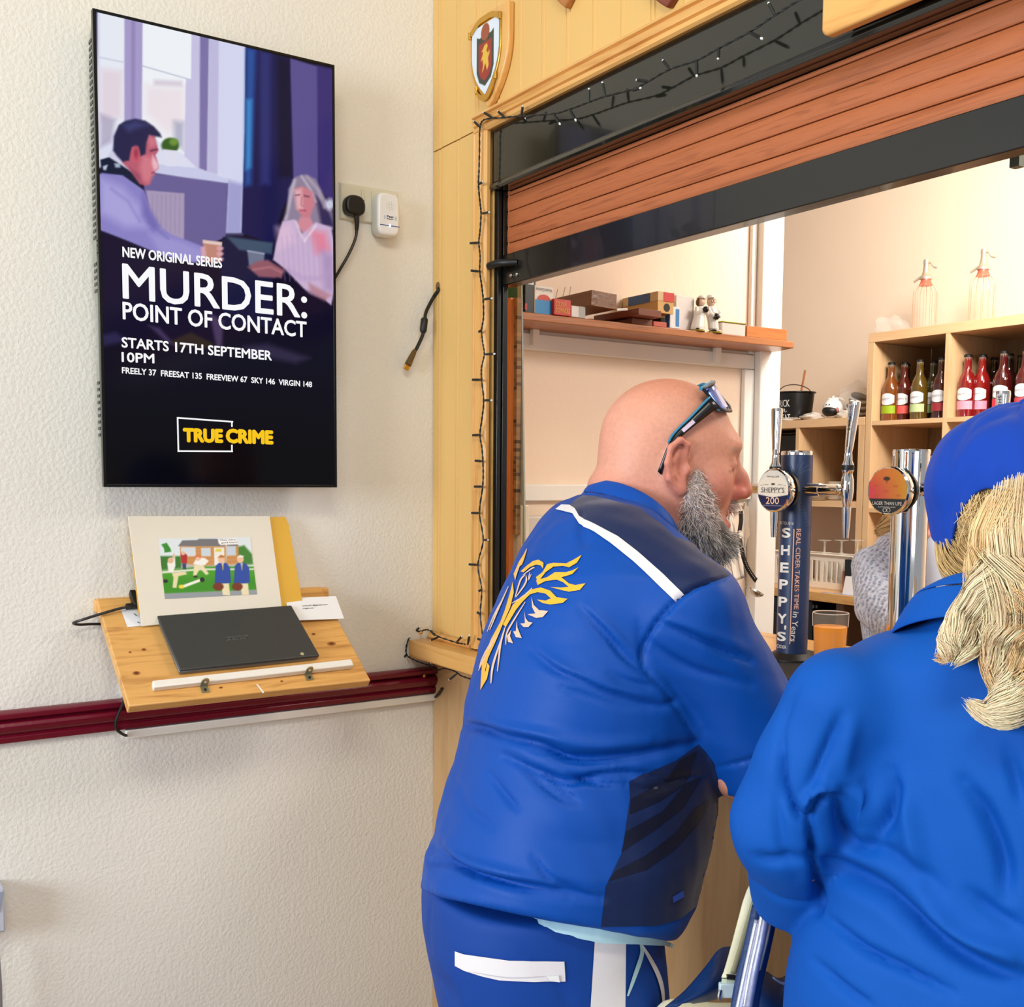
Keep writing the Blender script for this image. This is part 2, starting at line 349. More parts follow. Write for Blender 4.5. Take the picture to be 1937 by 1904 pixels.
class Skin:
    """lays flat shapes traced in pixels on to a modelled surface"""
    def __init__(s, V, Q): s.b = BVHTree.FromPolygons([tuple(p) for p in V], [tuple(q) for q in Q])
    def hit(s, px, py):
        d = unit(ray(px, py)); r = s.b.ray_cast(Vector(CAM), Vector(d)); return r
    def patch(s, name, poly, m, parent, lift=.0012, step=6.):
        bm = bmesh.new(); poly = np.asarray(poly, float)
        lo, hi = poly.min(0), poly.max(0)
        vs_ = [bm.verts.new((p[0], p[1], 0)) for p in poly]; es = [bm.edges.new((vs_[i], vs_[(i+1) % len(vs_)])) for i in range(len(vs_))]
        bmesh.ops.triangle_fill(bm, use_beauty=True, edges=es)
        for a, b, ax in ((lo[0], hi[0], 0), (lo[1], hi[1], 1)):
            k = a+step
            while k < b:
                co = [0, 0, 0]; no = [0, 0, 0]; co[ax] = k; no[ax] = 1
                bmesh.ops.bisect_plane(bm, geom=bm.verts[:]+bm.edges[:]+bm.faces[:], plane_co=co, plane_no=no, dist=1e-4); k += step
        bm.verts.index_update(); out = []; ok = []
        for v in bm.verts:
            r = s.hit(v.co.x, v.co.y)
            if r[0] is None: out.append((0, 0, 0)); ok.append(False)
            else: out.append(tuple(r[0]+r[1]*lift)); ok.append(True)
        fs = [tuple(v.index for v in q.verts) for q in bm.faces if all(ok[v.index] for v in q.verts)]; bm.free()
        P = np.array(out); used = sorted({i for q in fs for i in q}); mp = {i: k for k, i in enumerate(used)}
        # drop slivers that jump across a depth gap
        z = {i: proj(P[i])[2] for i in used}; fs = [q for q in fs if max(z[i] for i in q)-min(z[i] for i in q) < .05]
        fs = [tuple(mp[i] for i in q) for q in fs]; V = P[used]
        o = link_mesh(name, V, fs, m, parent, smooth=True, angle=180, fix=False)
        me = o.data
        flip = sum(1 for p in me.polygons if (Vector(p.center)+Vector(ORG[o])-Vector(CAM)).dot(p.normal) > 0)
        if flip > len(me.polygons)/2: me.flip_normals()
        return o

# ================================================================== the setting
def onp(px, py, p0, n): v = ray(px, py); return CAM+v*(((np.asarray(p0)-CAM)@n)/(v@n))
M_plaster = mat('plaster_cream', (236, 234, 228), .75, var=.03, vscale=3, bump=.22, bscale=130)
M_white_paint = mat('white_gloss_paint', (238, 234, 226), .4, var=.03)
M_panel = mat('mustard_panel_paint', (222, 180, 108), .5, var=.05, vscale=5)
M_pine = wood('honey_pine', (226, 172, 98), (196, 132, 62), 'X', 1.3, .35, 16, coat=.3)
M_pinez = wood('honey_pine_upright', (226, 172, 98), (196, 132, 62), 'Z', 1.3, .35, 16, coat=.3)
M_pined = wood('knotty_pine', (226, 172, 98), (158, 98, 40), 'Y', 1.5, .4, 13, knots=True, coat=.2)
M_ply = wood('plywood_front', (196, 158, 112), (170, 126, 78), 'Z', .9, .5, 9)
M_maroon = mat('maroon_gloss', (112, 12, 40), .22, var=.08, vscale=30, bump=.06, bscale=40)
M_black = mat('black_metal', (16, 17, 16), .3, var=.05)
M_blackpl = mat('black_plastic', (14, 14, 15), .45, var=.05)
M_white_pl = mat('white_plastic', (240, 240, 240), .3, var=.02)
M_oak = wood('shutter_oak', (176, 100, 58), (132, 66, 34), 'X', 2.2, .5, 22, bump=.25)
M_barwall = mat('bar_cream_wall', (243, 220, 197), .55, var=.03, vscale=4, bump=.06)
M_floor = wood('floor_boards', (150, 118, 84), (118, 86, 56), 'X', .6, .5, 10)
M_steel = mat('steel', (190, 190, 188), .25, 1.0, var=.04)
M_brass = mat('brass', (214, 170, 80), .25, 1.0, var=.04)

def struct(o): o['kind'] = 'structure'; return o
struct(MB().box((-2.6, -3.6, -.05), (4.2, 3.2, 0)).build('floor', M_floor))
struct(MB().box((-.12, -3.6, 0), (0, .1, 3.0)).build('wall_left', M_plaster))
# bar wall with its hatch opening (x from .262, z 1.0 to 2.20)
wb = struct(MB().box((0, 0, 0), (.258, .030, 2.22)).box((0, 0, 2.22), (4.2, .1, 3.0)).box((.258, 0, 0), (4.2, .1, 1.0)).build('wall_bar', M_panel))
def plank_profile(x0, x1, z0, z1):
    y = -.0002
    prof = [(x0, y), (x0, -.006), (x0+.0025, -.0085), (x1-.0150, -.0085), (x1-.0130, -.0048), (x1-.0112, -.0085), (x1-.0042, -.0085), (x1-.0022, -.0055), (x1, -.0055), (x1, y)]
    return MB().prism([(a, b, z0) for a, b in prof], (0, 0, z1-z0))
GX = [-.045+.0845*k for k in range(0, 50)]
for k in range(len(GX)-1):
    x0, x1 = max(GX[k], .0005), GX[k+1]
    if x0 >= 1.75: break
    plank_profile(x0, x1, 2.2245, 3.0).build('plank', M_panel, wb)
    if x0 < .2: plank_profile(x0, min(x1, .2055), 1.064, 2.2215).build('plank', M_panel, wb)
MB().box((.0005, -.006, .005), (3.6, -.0002, 1.004)).build('plywood_front_panel', M_ply, wb)
# moulded pine frame round the hatch
def moulding(path0, path1, out, wid, name, m):
    """profile swept from path0 to path1; out = outward direction across the width"""
    a, b, o_ = V3(*path0), V3(*path1), V3(*out); n = V3(0, -1, 0)
    pr = [(0, 0), (0, .008), (.10, .013), (.28, .013), (.34, .008), (.40, .014), (.66, .017), (.74, .012), (.80, .018), (.95, .015), (1, .010), (1, 0)]
    return MB().prism([a+o_*(wid*u)+n*h for u, h in pr], b-a).build(name, m)
struct(moulding((.258, -.0085, 1.062), (.258, -.0085, 2.207), (-1, 0, 0), .052, 'trim_1', M_pinez))
struct(moulding((.206, -.0085, 2.2075), (3.6, -.0085, 2.2075), (0, 0, 1), .044, 'trim_2', M_pine))
# burgundy dado rail and the white trunking under it
pr = [(0, .922), (.014, .922), (.018, .934), (.012, .938), (.02, .944), (.026, .956), (.022, .964), (.012, .967), (.024, .972), (.026, .982), (.016, .987), (0, .987)]
struct(MB().prism([(a, -3.6, b) for a, b in pr], (0, 3.594, 0)).build('trim_3', M_maroon, bevel=.0015))
struct(MB().box((0, -.748, .902), (.016, -.004, .9195)).build('trim_4', M_white_paint, bevel=.002))
# behind the bar
bl = struct(MB().box((-.15, .105, 0), (-.05, 1.125, 3.0)).build('wall_bar_side', M_barwall))
struct(MB().box((-2.6, 2.86, 0), (4.2, 2.96, 3.0)).build('wall_bar_back', M_barwall))
struct(MB().box((-2.7, 1.2, 0), (-2.6, 2.96, 3.0)).build('wall_bar_far', M_barwall))
struct(MB().box((-2.7, .1, 2.92), (4.2, 2.96, 2.98)).build('ceiling', M_white_paint))
# white battens and end post of the side wall
post = MB().box((-.16, 1.127, 0), (-.012, 1.215, 3.0)).build('trim_5', M_white_paint, bevel=.004); struct(post)
def batten(name, z0, z1, y0=.11, y1=1.126, d=.016): return struct(MB().box((-.0498, y0, z0), (-.05+d, y1, z1)).build(name, M_white_paint, bevel=.003))
batten('trim_6', 1.785, 1.828); batten('trim_7', 1.392, 1.436)
struct(MB().box((-.0498, 1.085, 1.437), (-.034, 1.126, 1.784)).build('trim_8', M_white_paint, bevel=.003))
struct(MB().box((-.0498, 1.105, 1.83), (-.036, 1.126, 3.0)).build('trim_9', M_white_paint, bevel=.003))

# ================================================================== hatch: roller shutter
sh = thing('roller_shutter', 'half raised roller shutter with wood grain slats and black bottom bar', 'shutter', (.26, .03, 1.875))
Y_F = -.004
fp = [(Y_F, 2.206), (Y_F, 2.096), (Y_F-.006, 2.092), (Y_F-.008, 2.085), (Y_F-.004, 2.079), (.075, 2.079), (.075, 2.206)]
MB().prism([(.2585, a, b) for a, b in fp], (3.3, 0, 0)).build('fascia', mat('black_gloss_fascia', (26, 27, 22), .12, var=.08, vscale=9, Coat_Weight=.4), sh, bevel=.001)
z = 2.0785; edges = [2.0785, 2.069, 2.0355, 2.001, 1.967, 1.941]
for k in range(5):
    z1, z0 = edges[k], edges[k+1]
    pf = [(.032, z0+.0008), (.0275, z0+.0012), (.0262, z0+.003), (.0255, z0+(z1-z0)*.5), (.0262, z1-.003), (.0275, z1-.0010), (.032, z1-.0006), (.0355, z1-.0006), (.0355, z0+.0008)]
    MB().prism([(.276, a, b) for a, b in pf], (3.2, 0, 0)).build('slat', M_oak, sh)
MB().box((.276, .036, 1.94), (3.47, .043, 2.078)).build('slat_backing', M_black, sh)
MB().box((.268, .014, 1.874), (3.47, .046, 1.9405)).build('bottom_bar', mat('bottom_bar_black', (13, 14, 12), .25, var=.05, Coat_Weight=.3), sh, bevel=.002)
MB().box((.259, .002, 1.062), (.2745, .012, 2.0785)).box((.259, .0165, 1.062), (.2745, .030, 2.0785)).box((.259, .0115, 1.062), (.262, .017, 2.0785)).build('guide_rail', M_black, sh, bevel=.002)
q = ony(949, 500, .0); q2 = ony(990, 497, .0)
hd = MB().tube([V3(.262, -.012, q[2]), V3(.300, -.012, q[2]+.001), V3(.318, .0, q[2]), V3(.33, .016, q[2])], [.0085, .0085, .008, .007], 12).build('handle', M_blackpl, sh)
for px in (967, 978):
    b = ony(px, 519 if px == 978 else 521, .0135); MB().lathe(b, (0, -1, 0), [(.0048, 0), (.0048, .002), (.003, .0042), (.0005, .0046)], 12).build('bolt', M_steel, sh)
# lining behind the guide rail: timber strip, chequered draught strip, pull strap
t = thing('timber_lining', 'orange varnished timber lining strip behind the black guide rail', 'timber', (.3, .12, 1.1))
def strip(px0, px1, Y0, z0, z1, th=.012): a, b = ony(px0, 800, Y0), ony(px1, 800, Y0); return (a[0], Y0, z0), (b[0], Y0+th, z1)
MB().box(*strip(957, 964.5, .105, 1.0645, 1.872)).build('strip', wood('orange_timber', (214, 128, 62), (178, 92, 36), 'Z', 1.2), t)
k = NT('chequered_strip'); tc = k.n('ShaderNodeTexCoord'); ck = k.n('ShaderNodeTexBrick', i_Scale=26.0); ck.inputs['Color1'].default_value = S(176, 134, 92); ck.inputs['Color2'].default_value = S(70, 52, 40); ck.inputs['Mortar'].default_value = S(150, 118, 84)
mp = k.n('ShaderNodeMapping'); mp.inputs['Rotation'].default_value = (math.pi/2, 0, 0); k.l(tc.outputs['Object'], mp.inputs['Vector']); k.l(mp.outputs['Vector'], ck.inputs['Vector']); k.l(ck.outputs['Color'], k.b.inputs['Base Color']); k.set(Roughness=.7)
MB().box(*strip(964.8, 977, .115, 1.32, 1.872)).build('chequered_edge', k.m, t)
s0, s1 = ony(982, 560, .13), ony(990, 990, .13)
st = MB().prism([s0+V3(-.008, 0, .03), s0+V3(.008, 0, .03), s1+V3(.008, 0, -.1), s1+V3(-.008, 0, -.1)], (0, .004, 0)).build('pull_strap', mat('grey_webbing', (176, 180, 172), .8, bump=.3, bscale=300))
tag(st, 'pale grey webbing pull strap hanging at left of the hatch', 'strap')
a = ony(956, 954, .13); b = ony(987, 1150, .13)
wp = MB().box((a[0], .1285, 1.0655), (b[0], .1295+.02, a[2])).build('painted_timber_post', wood('white_washed_timber', (238, 228, 208), (222, 208, 182), 'Z', 1.4, .5, 12, knots=True), bevel=.002)
tag(wp, 'short white painted timber upright with a knot, left end of the bar', 'timber')
bx = onx(1062, 975, .03)
gb = MB().box((-.03, .2, 1.23), (.05, bx[1], bx[2])).build('storage_box', mat('pale_grey_box', (214, 208, 200), .5), bevel=.004); tag(gb, 'pale grey box on the side wall behind the man\'s shoulder', 'box')
MB().box((-.0495, .15, 1.2), (.055, bx[1]+.05, 1.229)).build('box_shelf', M_white_paint); tag(bpy.data.objects['box_shelf'], 'narrow white shelf under the pale grey box', 'shelf')
MB().box((1.32, .06, 1.81), (1.335, .075, 1.95)).build('shutter_bracket', mat('galvanised_green', (130, 140, 128), .4, .6)); o = bpy.data.objects['shutter_bracket']
br = ony(1925, 290, .2); o.location = (br[0], .2, br[2]-.02); tag(o, 'small grey metal strap hanging under the shutter bar at far right', 'bracket')

# ================================================================== bar counter
LZ = 1.058
ct = thing('bar_counter', 'thick honey coloured wooden bar top running through the hatch', 'counter', (1.8, .3, LZ-.042))
MB().box((.004, -.076, LZ-.042), (3.6, -.010, LZ)).build('front_ledge', M_pine, ct, bevel=.003)
MB().box((.276, -.0098, LZ-.04), (3.6, .78, LZ-.0005)).build('bar_top', M_pine, ct, bevel=.002)
MB().prism([(.0045, -.0098, LZ+.0005), (.0045, -.022, LZ+.0005), (.0045, -.026, LZ+.006), (.0045, -.018, LZ+.016), (.0045, -.0098, LZ+.016)], (.2, 0, 0)).build('beading', M_pine, ct)
mt = MB(); mt.box((.62, .30, LZ+.0005), (1.5, .62, LZ+.006)); mo = mt.build('bar_mat', mat('black_rubber_mat', (18, 18, 20), .6, bump=.5, bscale=400), bevel=.003); tag(mo, 'black rubber drip mat on the bar under the taps', 'mat')
bc = MB().box((.0, .105, 0), (3.6, .76, LZ-.042)).build('bar_cabinet', M_ply); tag(bc, 'plywood cabinet carrying the bar top behind the hatch', 'cabinet')

# ================================================================== TV on the left wall
tvp = .092
tv = thing('television', 'slim black wall mounted television turned upright showing a series advert', 'television', (.05, -.55, 1.43))
TL, TR, BL, BR = onx(179, 11, tvp), onx(635.5, 128, tvp), onx(192, 920, tvp), onx(635, 922.5, tvp)
y0, y1 = (TL[1]+BL[1])/2, (TR[1]+BR[1])/2; z0, z1 = (BL[2]+BR[2])/2, (TL[2]+TR[2])/2
M_tvf = mat('tv_frame_dark', (24, 24, 24), .25, .6, var=.05)
fr = MB(); fw = .006; xb = tvp-.014
for lo, hi in (((xb, y0, z0), (tvp+.001, y0+fw, z1)), ((xb, y1-fw, z0), (tvp+.001, y1, z1)), ((xb, y0+fw, z0), (tvp+.001, y1-fw, z0+fw)), ((xb, y0+fw, z1-fw), (tvp+.001, y1-fw, z1))): fr.box(lo, hi)
fr.build('bezel', M_tvf, tv, bevel=.001)
MB().box((xb, y0+.0005, z0+.0005), (xb+.008, y1-.0005, z1-.0005)).build('panel_back', mat('tv_silver_edge', (120, 122, 112), .3, .7), tv)
# back housing with rows of vent slots on its left flank
prof = [(.074, z0+.03), (.05, z0+.055), (.045, z0+.13), (.038, z0+.22), (.038, z0+.24), (.05, z0+.25), (.05, z0+.36), (.038, z0+.365), (.034, z0+.42), (.034, z1-.08), (.05, z1-.03), (.074, z1-.012)]
bk = MB().prism([(a-.0, y0+.004, b) for a, b in prof]+[(xb, y0+.004, z1-.012), (xb, y0+.004, z0+.03)], (0, y1-y0-.008, 0)).build('back_housing', mat('tv_back_grey', (150, 152, 138), .5, var=.04), tv)
for k in range(60):
    z = z0+.10+k*.0128
    if .215 < z-z0 < .37 or .44 < z-z0 < .475: continue
    MB().box((.046 if z-z0 < .3 else .043, y0+.0022, z), (.064, y0+.0045, z+.0058)).build('vent_slot', M_black, bk)
MB().box((.0, y0+.15, z0+.25), (.05, y1-.15, z1-.25)).build('wall_mount', M_black, tv)
lg = text_on('maker_mark', 'TCL', mat('tv_mark', (225, 225, 220), .4), tv, V3(tvp-.010, y0-.0006, z1-.425), V3(tvp-.010, y0-.0006, z1-.462), V3(tvp-.002, y0-.0006, z1-.425), .02)
# screen picture: painted in emitted light
gy0, gy1, gz0, gz1 = y0+fw, y1-fw, z0+fw, z1-fw
nx, ny = 232, 440
G = lerp_grid((tvp, gy0, gz0), (tvp, gy1, gz0), (tvp, gy0, gz1), nx, ny)
X, Y, _ = proj(G.reshape(-1, 3)); X = X.reshape(ny, nx); Y = Y.reshape(ny, nx)
p = Paint((X-130)*3.725, Y*3.725, (16, 12, 40)); PL = p.poly
PL([(200, 50), (1260, 300), (1240, 1330), (900, 1230), (200, 1180)], (226, 228, 248), 8)
PL([(222, 60), (398, 110), (392, 860), (222, 1010)], (238, 242, 252), 4)
PL([(222, 480), (380, 500), (372, 830), (222, 850)], (232, 214, 226), 30, .8); PL([(222, 800), (330, 840), (300, 1000), (222, 1040)], (170, 160, 190), 20, .7)
PL([(392, 100), (522, 130), (515, 850), (392, 850)], (172, 160, 208), 6); PL([(440, 110), (470, 120), (465, 850), (440, 850)], (140, 126, 182), 8, .6)
PL([(522, 130), (880, 225), (862, 580), (822, 590), (818, 1090), (640, 1000), (520, 860)], (247, 250, 255), 5)
PL([(540, 600), (815, 620), (812, 860), (700, 960), (540, 800)], (240, 224, 232), 40, .7); PL([(600, 560), (800, 570), (800, 610), (600, 600)], (200, 180, 200), 14, .5)
PL([(740, 850), (815, 860), (812, 1060), (740, 1000)], (160, 160, 190), 24, .7)
p.line([(522, 465), (870, 565)], 8, (190, 195, 215), 4); p.line([(222, 405), (395, 440)], 8, (200, 205, 225), 4)
PL([(865, 230), (928, 245), (922, 1200), (815, 1100), (825, 560), (862, 560)], (206, 200, 234), 5); PL([(925, 245), (990, 262), (976, 1215), (920, 1195)], (128, 118, 172), 7)
PL([(990, 262), (1062, 280), (1050, 1230), (976, 1215)], (196, 192, 228), 8); PL([(1060, 270), (1250, 325), (1225, 1640), (1105, 1640), (1125, 1270), (1055, 1215)], (218, 220, 247), 6)
PL([(1120, 1270), (1230, 1300), (1222, 1650), (1100, 1650)], (150, 150, 205), 20, .8)
PL([(1245, 320), (1570, 420), (1585, 1330), (1500, 1480), (1440, 1720), (1218, 1640), (1240, 900)], (22, 24, 78), 5)
PL([(1250, 330), (1320, 350), (1300, 900), (1285, 1300), (1240, 1310), (1245, 800)], (40, 96, 180), 22, .8); PL([(1250, 700), (1292, 700), (1285, 1180), (1245, 1200)], (60, 150, 215), 16, .8)
PL([(1345, 350), (1425, 380), (1420, 1300), (1350, 1300)], (48, 54, 124), 22, .8); PL([(1470, 400), (1560, 425), (1575, 1250), (1480, 1250)], (12, 12, 44), 20, .8)
PL([(1560, 410), (1760, 470), (1760, 1330), (1585, 1330)], (92, 82, 146), 6); PL([(1750, 460), (1880, 490), (1880, 1460), (1760, 1330)], (60, 48, 116), 12)
PL([(560, 1150), (920, 1185), (1125, 1262), (1110, 1305), (580, 1215)], (206, 208, 240), 5)
PL([(520, 1210), (1120, 1290), (1105, 1670), (960, 1740), (560, 1640)], (108, 98, 154), 6); PL([(545, 1340), (815, 1362), (812, 1700), (600, 1640)], (172, 156, 190), 5)
for k in range(7): p.line([(590+k*32, 1370), (588+k*32, 1640)], 5, (146, 130, 168), 4, .6)
p.ell(715, 1025, 62, 55, (56, 96, 40), 8); p.ell(740, 1000, 30, 26, (110, 150, 60), 10); PL([(662, 1050), (768, 1062), (748, 1172), (682, 1170)], (228, 228, 246), 4)
# armchair, floor
PL([(1062, 1720), (1090, 1668), (1180, 1660), (1440, 1712), (1440, 2300), (1090, 2300)], (20, 24, 62), 6); PL([(1110, 1665), (1440, 1710), (1430, 1790), (1200, 1760)], (64, 84, 110), 10)
PL([(215, 1590), (600, 1740), (960, 2010), (1080, 2120), (1080, 2400), (215, 2400)], (20, 15, 48), 14)
# the man on screen
PL([(218, 1230), (320, 1130), (440, 1250), (530, 1340), (575, 1480), (640, 1590), (720, 1650), (960, 1740), (1010, 1760), (1000, 1830), (880, 1850), (640, 1790), (400, 1690), (220, 1620)], (142, 134, 204), 6)
PL([(220, 1250), (380, 1320), (500, 1450), (540, 1600), (400, 1600), (220, 1500)], (182, 176, 232), 40, .8); PL([(520, 1360), (575, 1480), (640, 1590), (600, 1620), (520, 1520)], (110, 100, 176), 24, .7); PL([(560, 1640), (760, 1690), (960, 1770), (900, 1840), (640, 1780)], (168, 160, 220), 24, .7)
p.line([(300, 1330), (420, 1420), (500, 1560)], 16, (124, 116, 190), 14, .5); p.line([(560, 1560), (700, 1680)], 14, (112, 104, 176), 10, .5)
PL([(222, 1125), (290, 1105), (420, 1180), (530, 1340), (380, 1235), (230, 1218)], (20, 30, 58), 5); PL([(240, 1170), (275, 1160), (262, 1200), (245, 1195)], (190, 200, 220), 5); PL([(320, 1150), (360, 1150), (365, 1180), (330, 1180)], (170, 182, 206), 6); PL([(275, 1100), (310, 1045), (400, 1120), (475, 1235), (420, 1195)], (214, 212, 236), 5)
PL([(340, 1040), (440, 1000), (560, 930), (606, 960), (622, 1020), (634, 1060), (612, 1092), (630, 1150), (634, 1188), (604, 1206), (600, 1230), (582, 1250), (576, 1296), (540, 1308), (500, 1296), (440, 1210), (380, 1150)], (192, 96, 118), 6)
PL([(520, 1090), (600, 1110), (620, 1170), (590, 1240), (560, 1290), (520, 1270), (500, 1180)], (222, 132, 146), 22, .8); PL([(590, 1090), (630, 1150), (632, 1188), (600, 1200), (586, 1150)], (246, 206, 214), 10, .8); PL([(560, 960), (606, 975), (618, 1020), (570, 1040)], (214, 128, 142), 14, .8); p.line([(578, 1062), (622, 1052)], 12, (70, 40, 70), 6, .8); p.line([(585, 1218), (604, 1212)], 8, (130, 50, 74), 4, .8); PL([(430, 1180), (500, 1230), (520, 1300), (460, 1240)], (150, 70, 100), 14, .7)
PL([(312, 1060), (318, 960), (352, 880), (400, 850), (470, 836), (540, 850), (600, 890), (645, 940), (656, 968), (612, 962), (566, 948), (548, 1000), (540, 1085), (505, 1100), (488, 1030), (445, 1035), (425, 1130), (380, 1140), (340, 1100)], (40, 38, 78), 8); PL([(380, 880), (470, 850), (560, 880), (500, 900), (420, 930)], (70, 74, 130), 22, .7); p.ell(470, 1088, 30, 58, (206, 92, 112), 8); p.ell(474, 1080, 14, 34, (150, 50, 76), 8, .8)
PL([(942, 1690), (1080, 1706), (1064, 1852), (968, 1846)], (196, 138, 122), 5); PL([(945, 1690), (1080, 1706), (1078, 1730), (946, 1712)], (232, 208, 200), 5); PL([(930, 1740), (962, 1735), (972, 1830), (940, 1850)], (216, 168, 180), 8)
for k_ in range(3): p.ell(1066, 1750+k_*38, 24, 17, (222, 164, 170), 6)
# the woman on screen
PL([(1505, 1560), (1540, 1500), (1548, 1330), (1600, 1245), (1670, 1228), (1740, 1262), (1800, 1380), (1860, 1500), (1872, 1620), (1700, 1620), (1560, 1600)], (146, 132, 158), 9); PL([(1740, 1380), (1820, 1450), (1878, 1600), (1780, 1590)], (58, 48, 88), 16); p.line([(1590, 1270), (1560, 1400), (1530, 1540)], 22, (206, 196, 210), 12, .8); p.line([(1680, 1245), (1760, 1340), (1800, 1460)], 16, (196, 184, 198), 12, .7); p.line([(1640, 1240), (1700, 1330), (1740, 1420)], 12, (222, 214, 222), 10, .7); p.ell(1840, 1440, 34, 40, (226, 226, 246), 16, .9)
PL([(1590, 1330), (1650, 1310), (1715, 1350), (1736, 1430), (1700, 1530), (1650, 1540), (1606, 1470)], (206, 128, 142), 9); PL([(1590, 1340), (1640, 1330), (1650, 1480), (1606, 1470)], (238, 190, 198), 16, .8); p.line([(1600, 1375), (1626, 1372)], 10, (110, 60, 84), 6, .8); p.line([(1660, 1378), (1692, 1386)], 10, (100, 52, 78), 6, .8); p.line([(1632, 1480), (1668, 1484)], 9, (170, 50, 76), 5, .8); p.line([(1640, 1390), (1636, 1445), (1652, 1452)], 6, (170, 92, 110), 5, .7); PL([(1630, 1530), (1700, 1530), (1730, 1590), (1650, 1650), (1610, 1580)], (216, 142, 156), 10)
PL([(1505, 1560), (1590, 1545), (1640, 1650), (1740, 1565), (1850, 1600), (1877, 1750), (1877, 2010), (1850, 2150), (1800, 2110), (1700, 2080), (1530, 1900), (1440, 1830), (1460, 1720)], (208, 182, 216), 7)
PL([(1700, 1620), (1810, 1640), (1840, 1760), (1740, 1790)], (240, 128, 150), 30, .85); PL([(1460, 1600), (1560, 1580), (1600, 1700), (1480, 1760)], (232, 196, 222), 30, .7); PL([(1780, 1760), (1870, 1800), (1870, 2060), (1800, 2040)], (168, 140, 186), 30, .7); p.line([(1600, 1560), (1660, 1700), (1740, 1590)], 14, (244, 226, 238), 8, .8)
for k_ in range(10): p.line([(1500+k_*37, 1640+abs(4-k_)*8), (1510+k_*36, 1800), (1525+k_*35, 1980)], 5, (182, 152, 196), 7, .5)
p.line([(1540, 1900), (1650, 1960), (1780, 1960), (1860, 1880)], 26, (186, 158, 200), 18, .6)
PL([(1258, 1760), (1380, 1780), (1375, 1880), (1270, 1870)], (112, 120, 146), 6); p.line([(1262, 1768), (1376, 1788)], 8, (170, 180, 200), 4); PL([(1260, 1880), (1330, 1840), (1400, 1830), (1520, 1900), (1500, 1960), (1340, 1950)], (150, 92, 106), 10); p.line([(1300, 1900), (1420, 1880), (1500, 1920)], 12, (196, 130, 140), 8, .7)
PL([(1470, 1960), (1800, 2110), (1790, 2230), (1500, 2160)], (20, 14, 40), 18); PL([(1690, 1990), (1850, 2080), (1800, 2120), (1700, 2060)], (180, 120, 130), 14, .7)
yy_ = np.clip((p.Y-2150)/1100, 0, 1)[..., None]; p.C = p.C*(1-yy_)+np.array([7, 6, 10])*yy_
PL([(560, 2290), (700, 2420), (760, 2440), (640, 2310)], (96, 76, 120), 14, .6); PL([(990, 2200), (1090, 2260), (1080, 2440), (1040, 2440)], (110, 86, 128), 14, .6); PL([(720, 2400), (860, 2340), (1020, 2420), (1010, 2450), (760, 2450)], (62, 50, 34), 12, .7); PL([(1230, 2440), (1400, 2420), (1700, 2520), (1600, 2560), (1300, 2500)], (74, 62, 96), 24, .6); PL([(230, 2360), (330, 2340), (420, 2400), (240, 2440)], (70, 64, 118), 20, .5)
p.C *= .96
picture('screen', G, p.lin(), vcol('screen_light', .10, 1.0, spec=.16), tv)
# room seen faintly in the dark lower screen is left to the glossy surface; the words of the advert
M_tw, M_ty = emis('advert_white', (246, 246, 248), 1.), emis('advert_yellow', (246, 196, 30), 1.)
def tvt(s, x0, y0_, x1, y1_, h0, h1, m=M_tw, bold=.02, name='advert_words'):
    """baseline from (x0,y0) to (x1,y1) px with cap heights h"""
    a, b, c = onx(x0, y0_, tvp), onx(x1, y1_, tvp), onx(x0, y0_-h0, tvp); c[1] = a[1]; a[2] = a[2]; return text_on(name, s, m, tv, a, b, c, bold, .0008)
tvt('NEW ORIGINAL SERIES', 231.5, 486, 420, 507.5, 20, 15)
tvt('MURDER:', 232, 565, 581, 603, 67, 62, bold=.012)
tvt('POINT OF CONTACT', 232, 604, 580, 639, 34, 28, bold=.016)
tvt('STARTS 17TH SEPTEMBER', 230, 657, 514, 682, 20, 17)
tvt('10PM', 230, 684.5, 292, 687.5, 19, 18)
tvt('FREELY 37  FREESAT 135  FREEVIEW 67  SKY 146  VIRGIN 148', 230.5, 706, 590, 732.5, 12, 10)
tvt('TRUE', 346, 836.5, 422, 838, 27.5, 26, M_ty, .045); tvt('CRIME', 427, 838, 517, 841, 28, 26, M_ty, .045)
bx = MB()
for a, b in (((336, 790), (440, 797.5)), ((336, 790), (337.5, 853.5)), ((337, 853), (439.5, 853.5)), ((438.5, 797), (438.7, 806)), ((438.7, 842), (438.7, 853))):
    A, B = onx(*a, tvp+.0009), onx(*b, tvp+.0009); d = unit(B-A); n = np.cross(V3(1, 0, 0), d)*.0016; bx.add([A-n-d*.0012, B-n+d*.0012, B+n+d*.0012, A+n-d*.0012], [(0, 1, 2, 3)])
bx.build('logo_frame', M_tw, tv, smooth=False)

# ================================================================== sockets, plug, plug-in unit, cables
so = thing('wall_socket', 'white double wall socket between the television and the corner', 'socket', (0, -.177, 2.03))
sy0, sy1, sz0, sz1 = -.2525, -.1035, 2.0335, 2.1175
pf = MB(); pf.hexa([(0, sy0, sz0), (0, sy1, sz0), (0, sy1, sz1), (0, sy0, sz1), (.009, sy0+.004, sz0+.004), (.009, sy1-.004, sz0+.004), (.009, sy1-.004, sz1-.004), (.009, sy0+.004, sz1-.004)])
pf.build('faceplate', mat('ivory_plastic', (226, 222, 204), .35, var=.02), so, bevel=.0015)
for yc in (-.196, -.170): MB().box((.009, yc-.0045, 2.083), (.0125, yc+.0045, 2.107)).build('rocker_switch', mat('ivory_switch', (220, 216, 198), .35, var=.02), so, bevel=.001)
pc = onx(672, 388, .03)
pg = thing('mains_plug', 'black three pin plug with cable hanging towards the television', 'plug', pc)
out = []
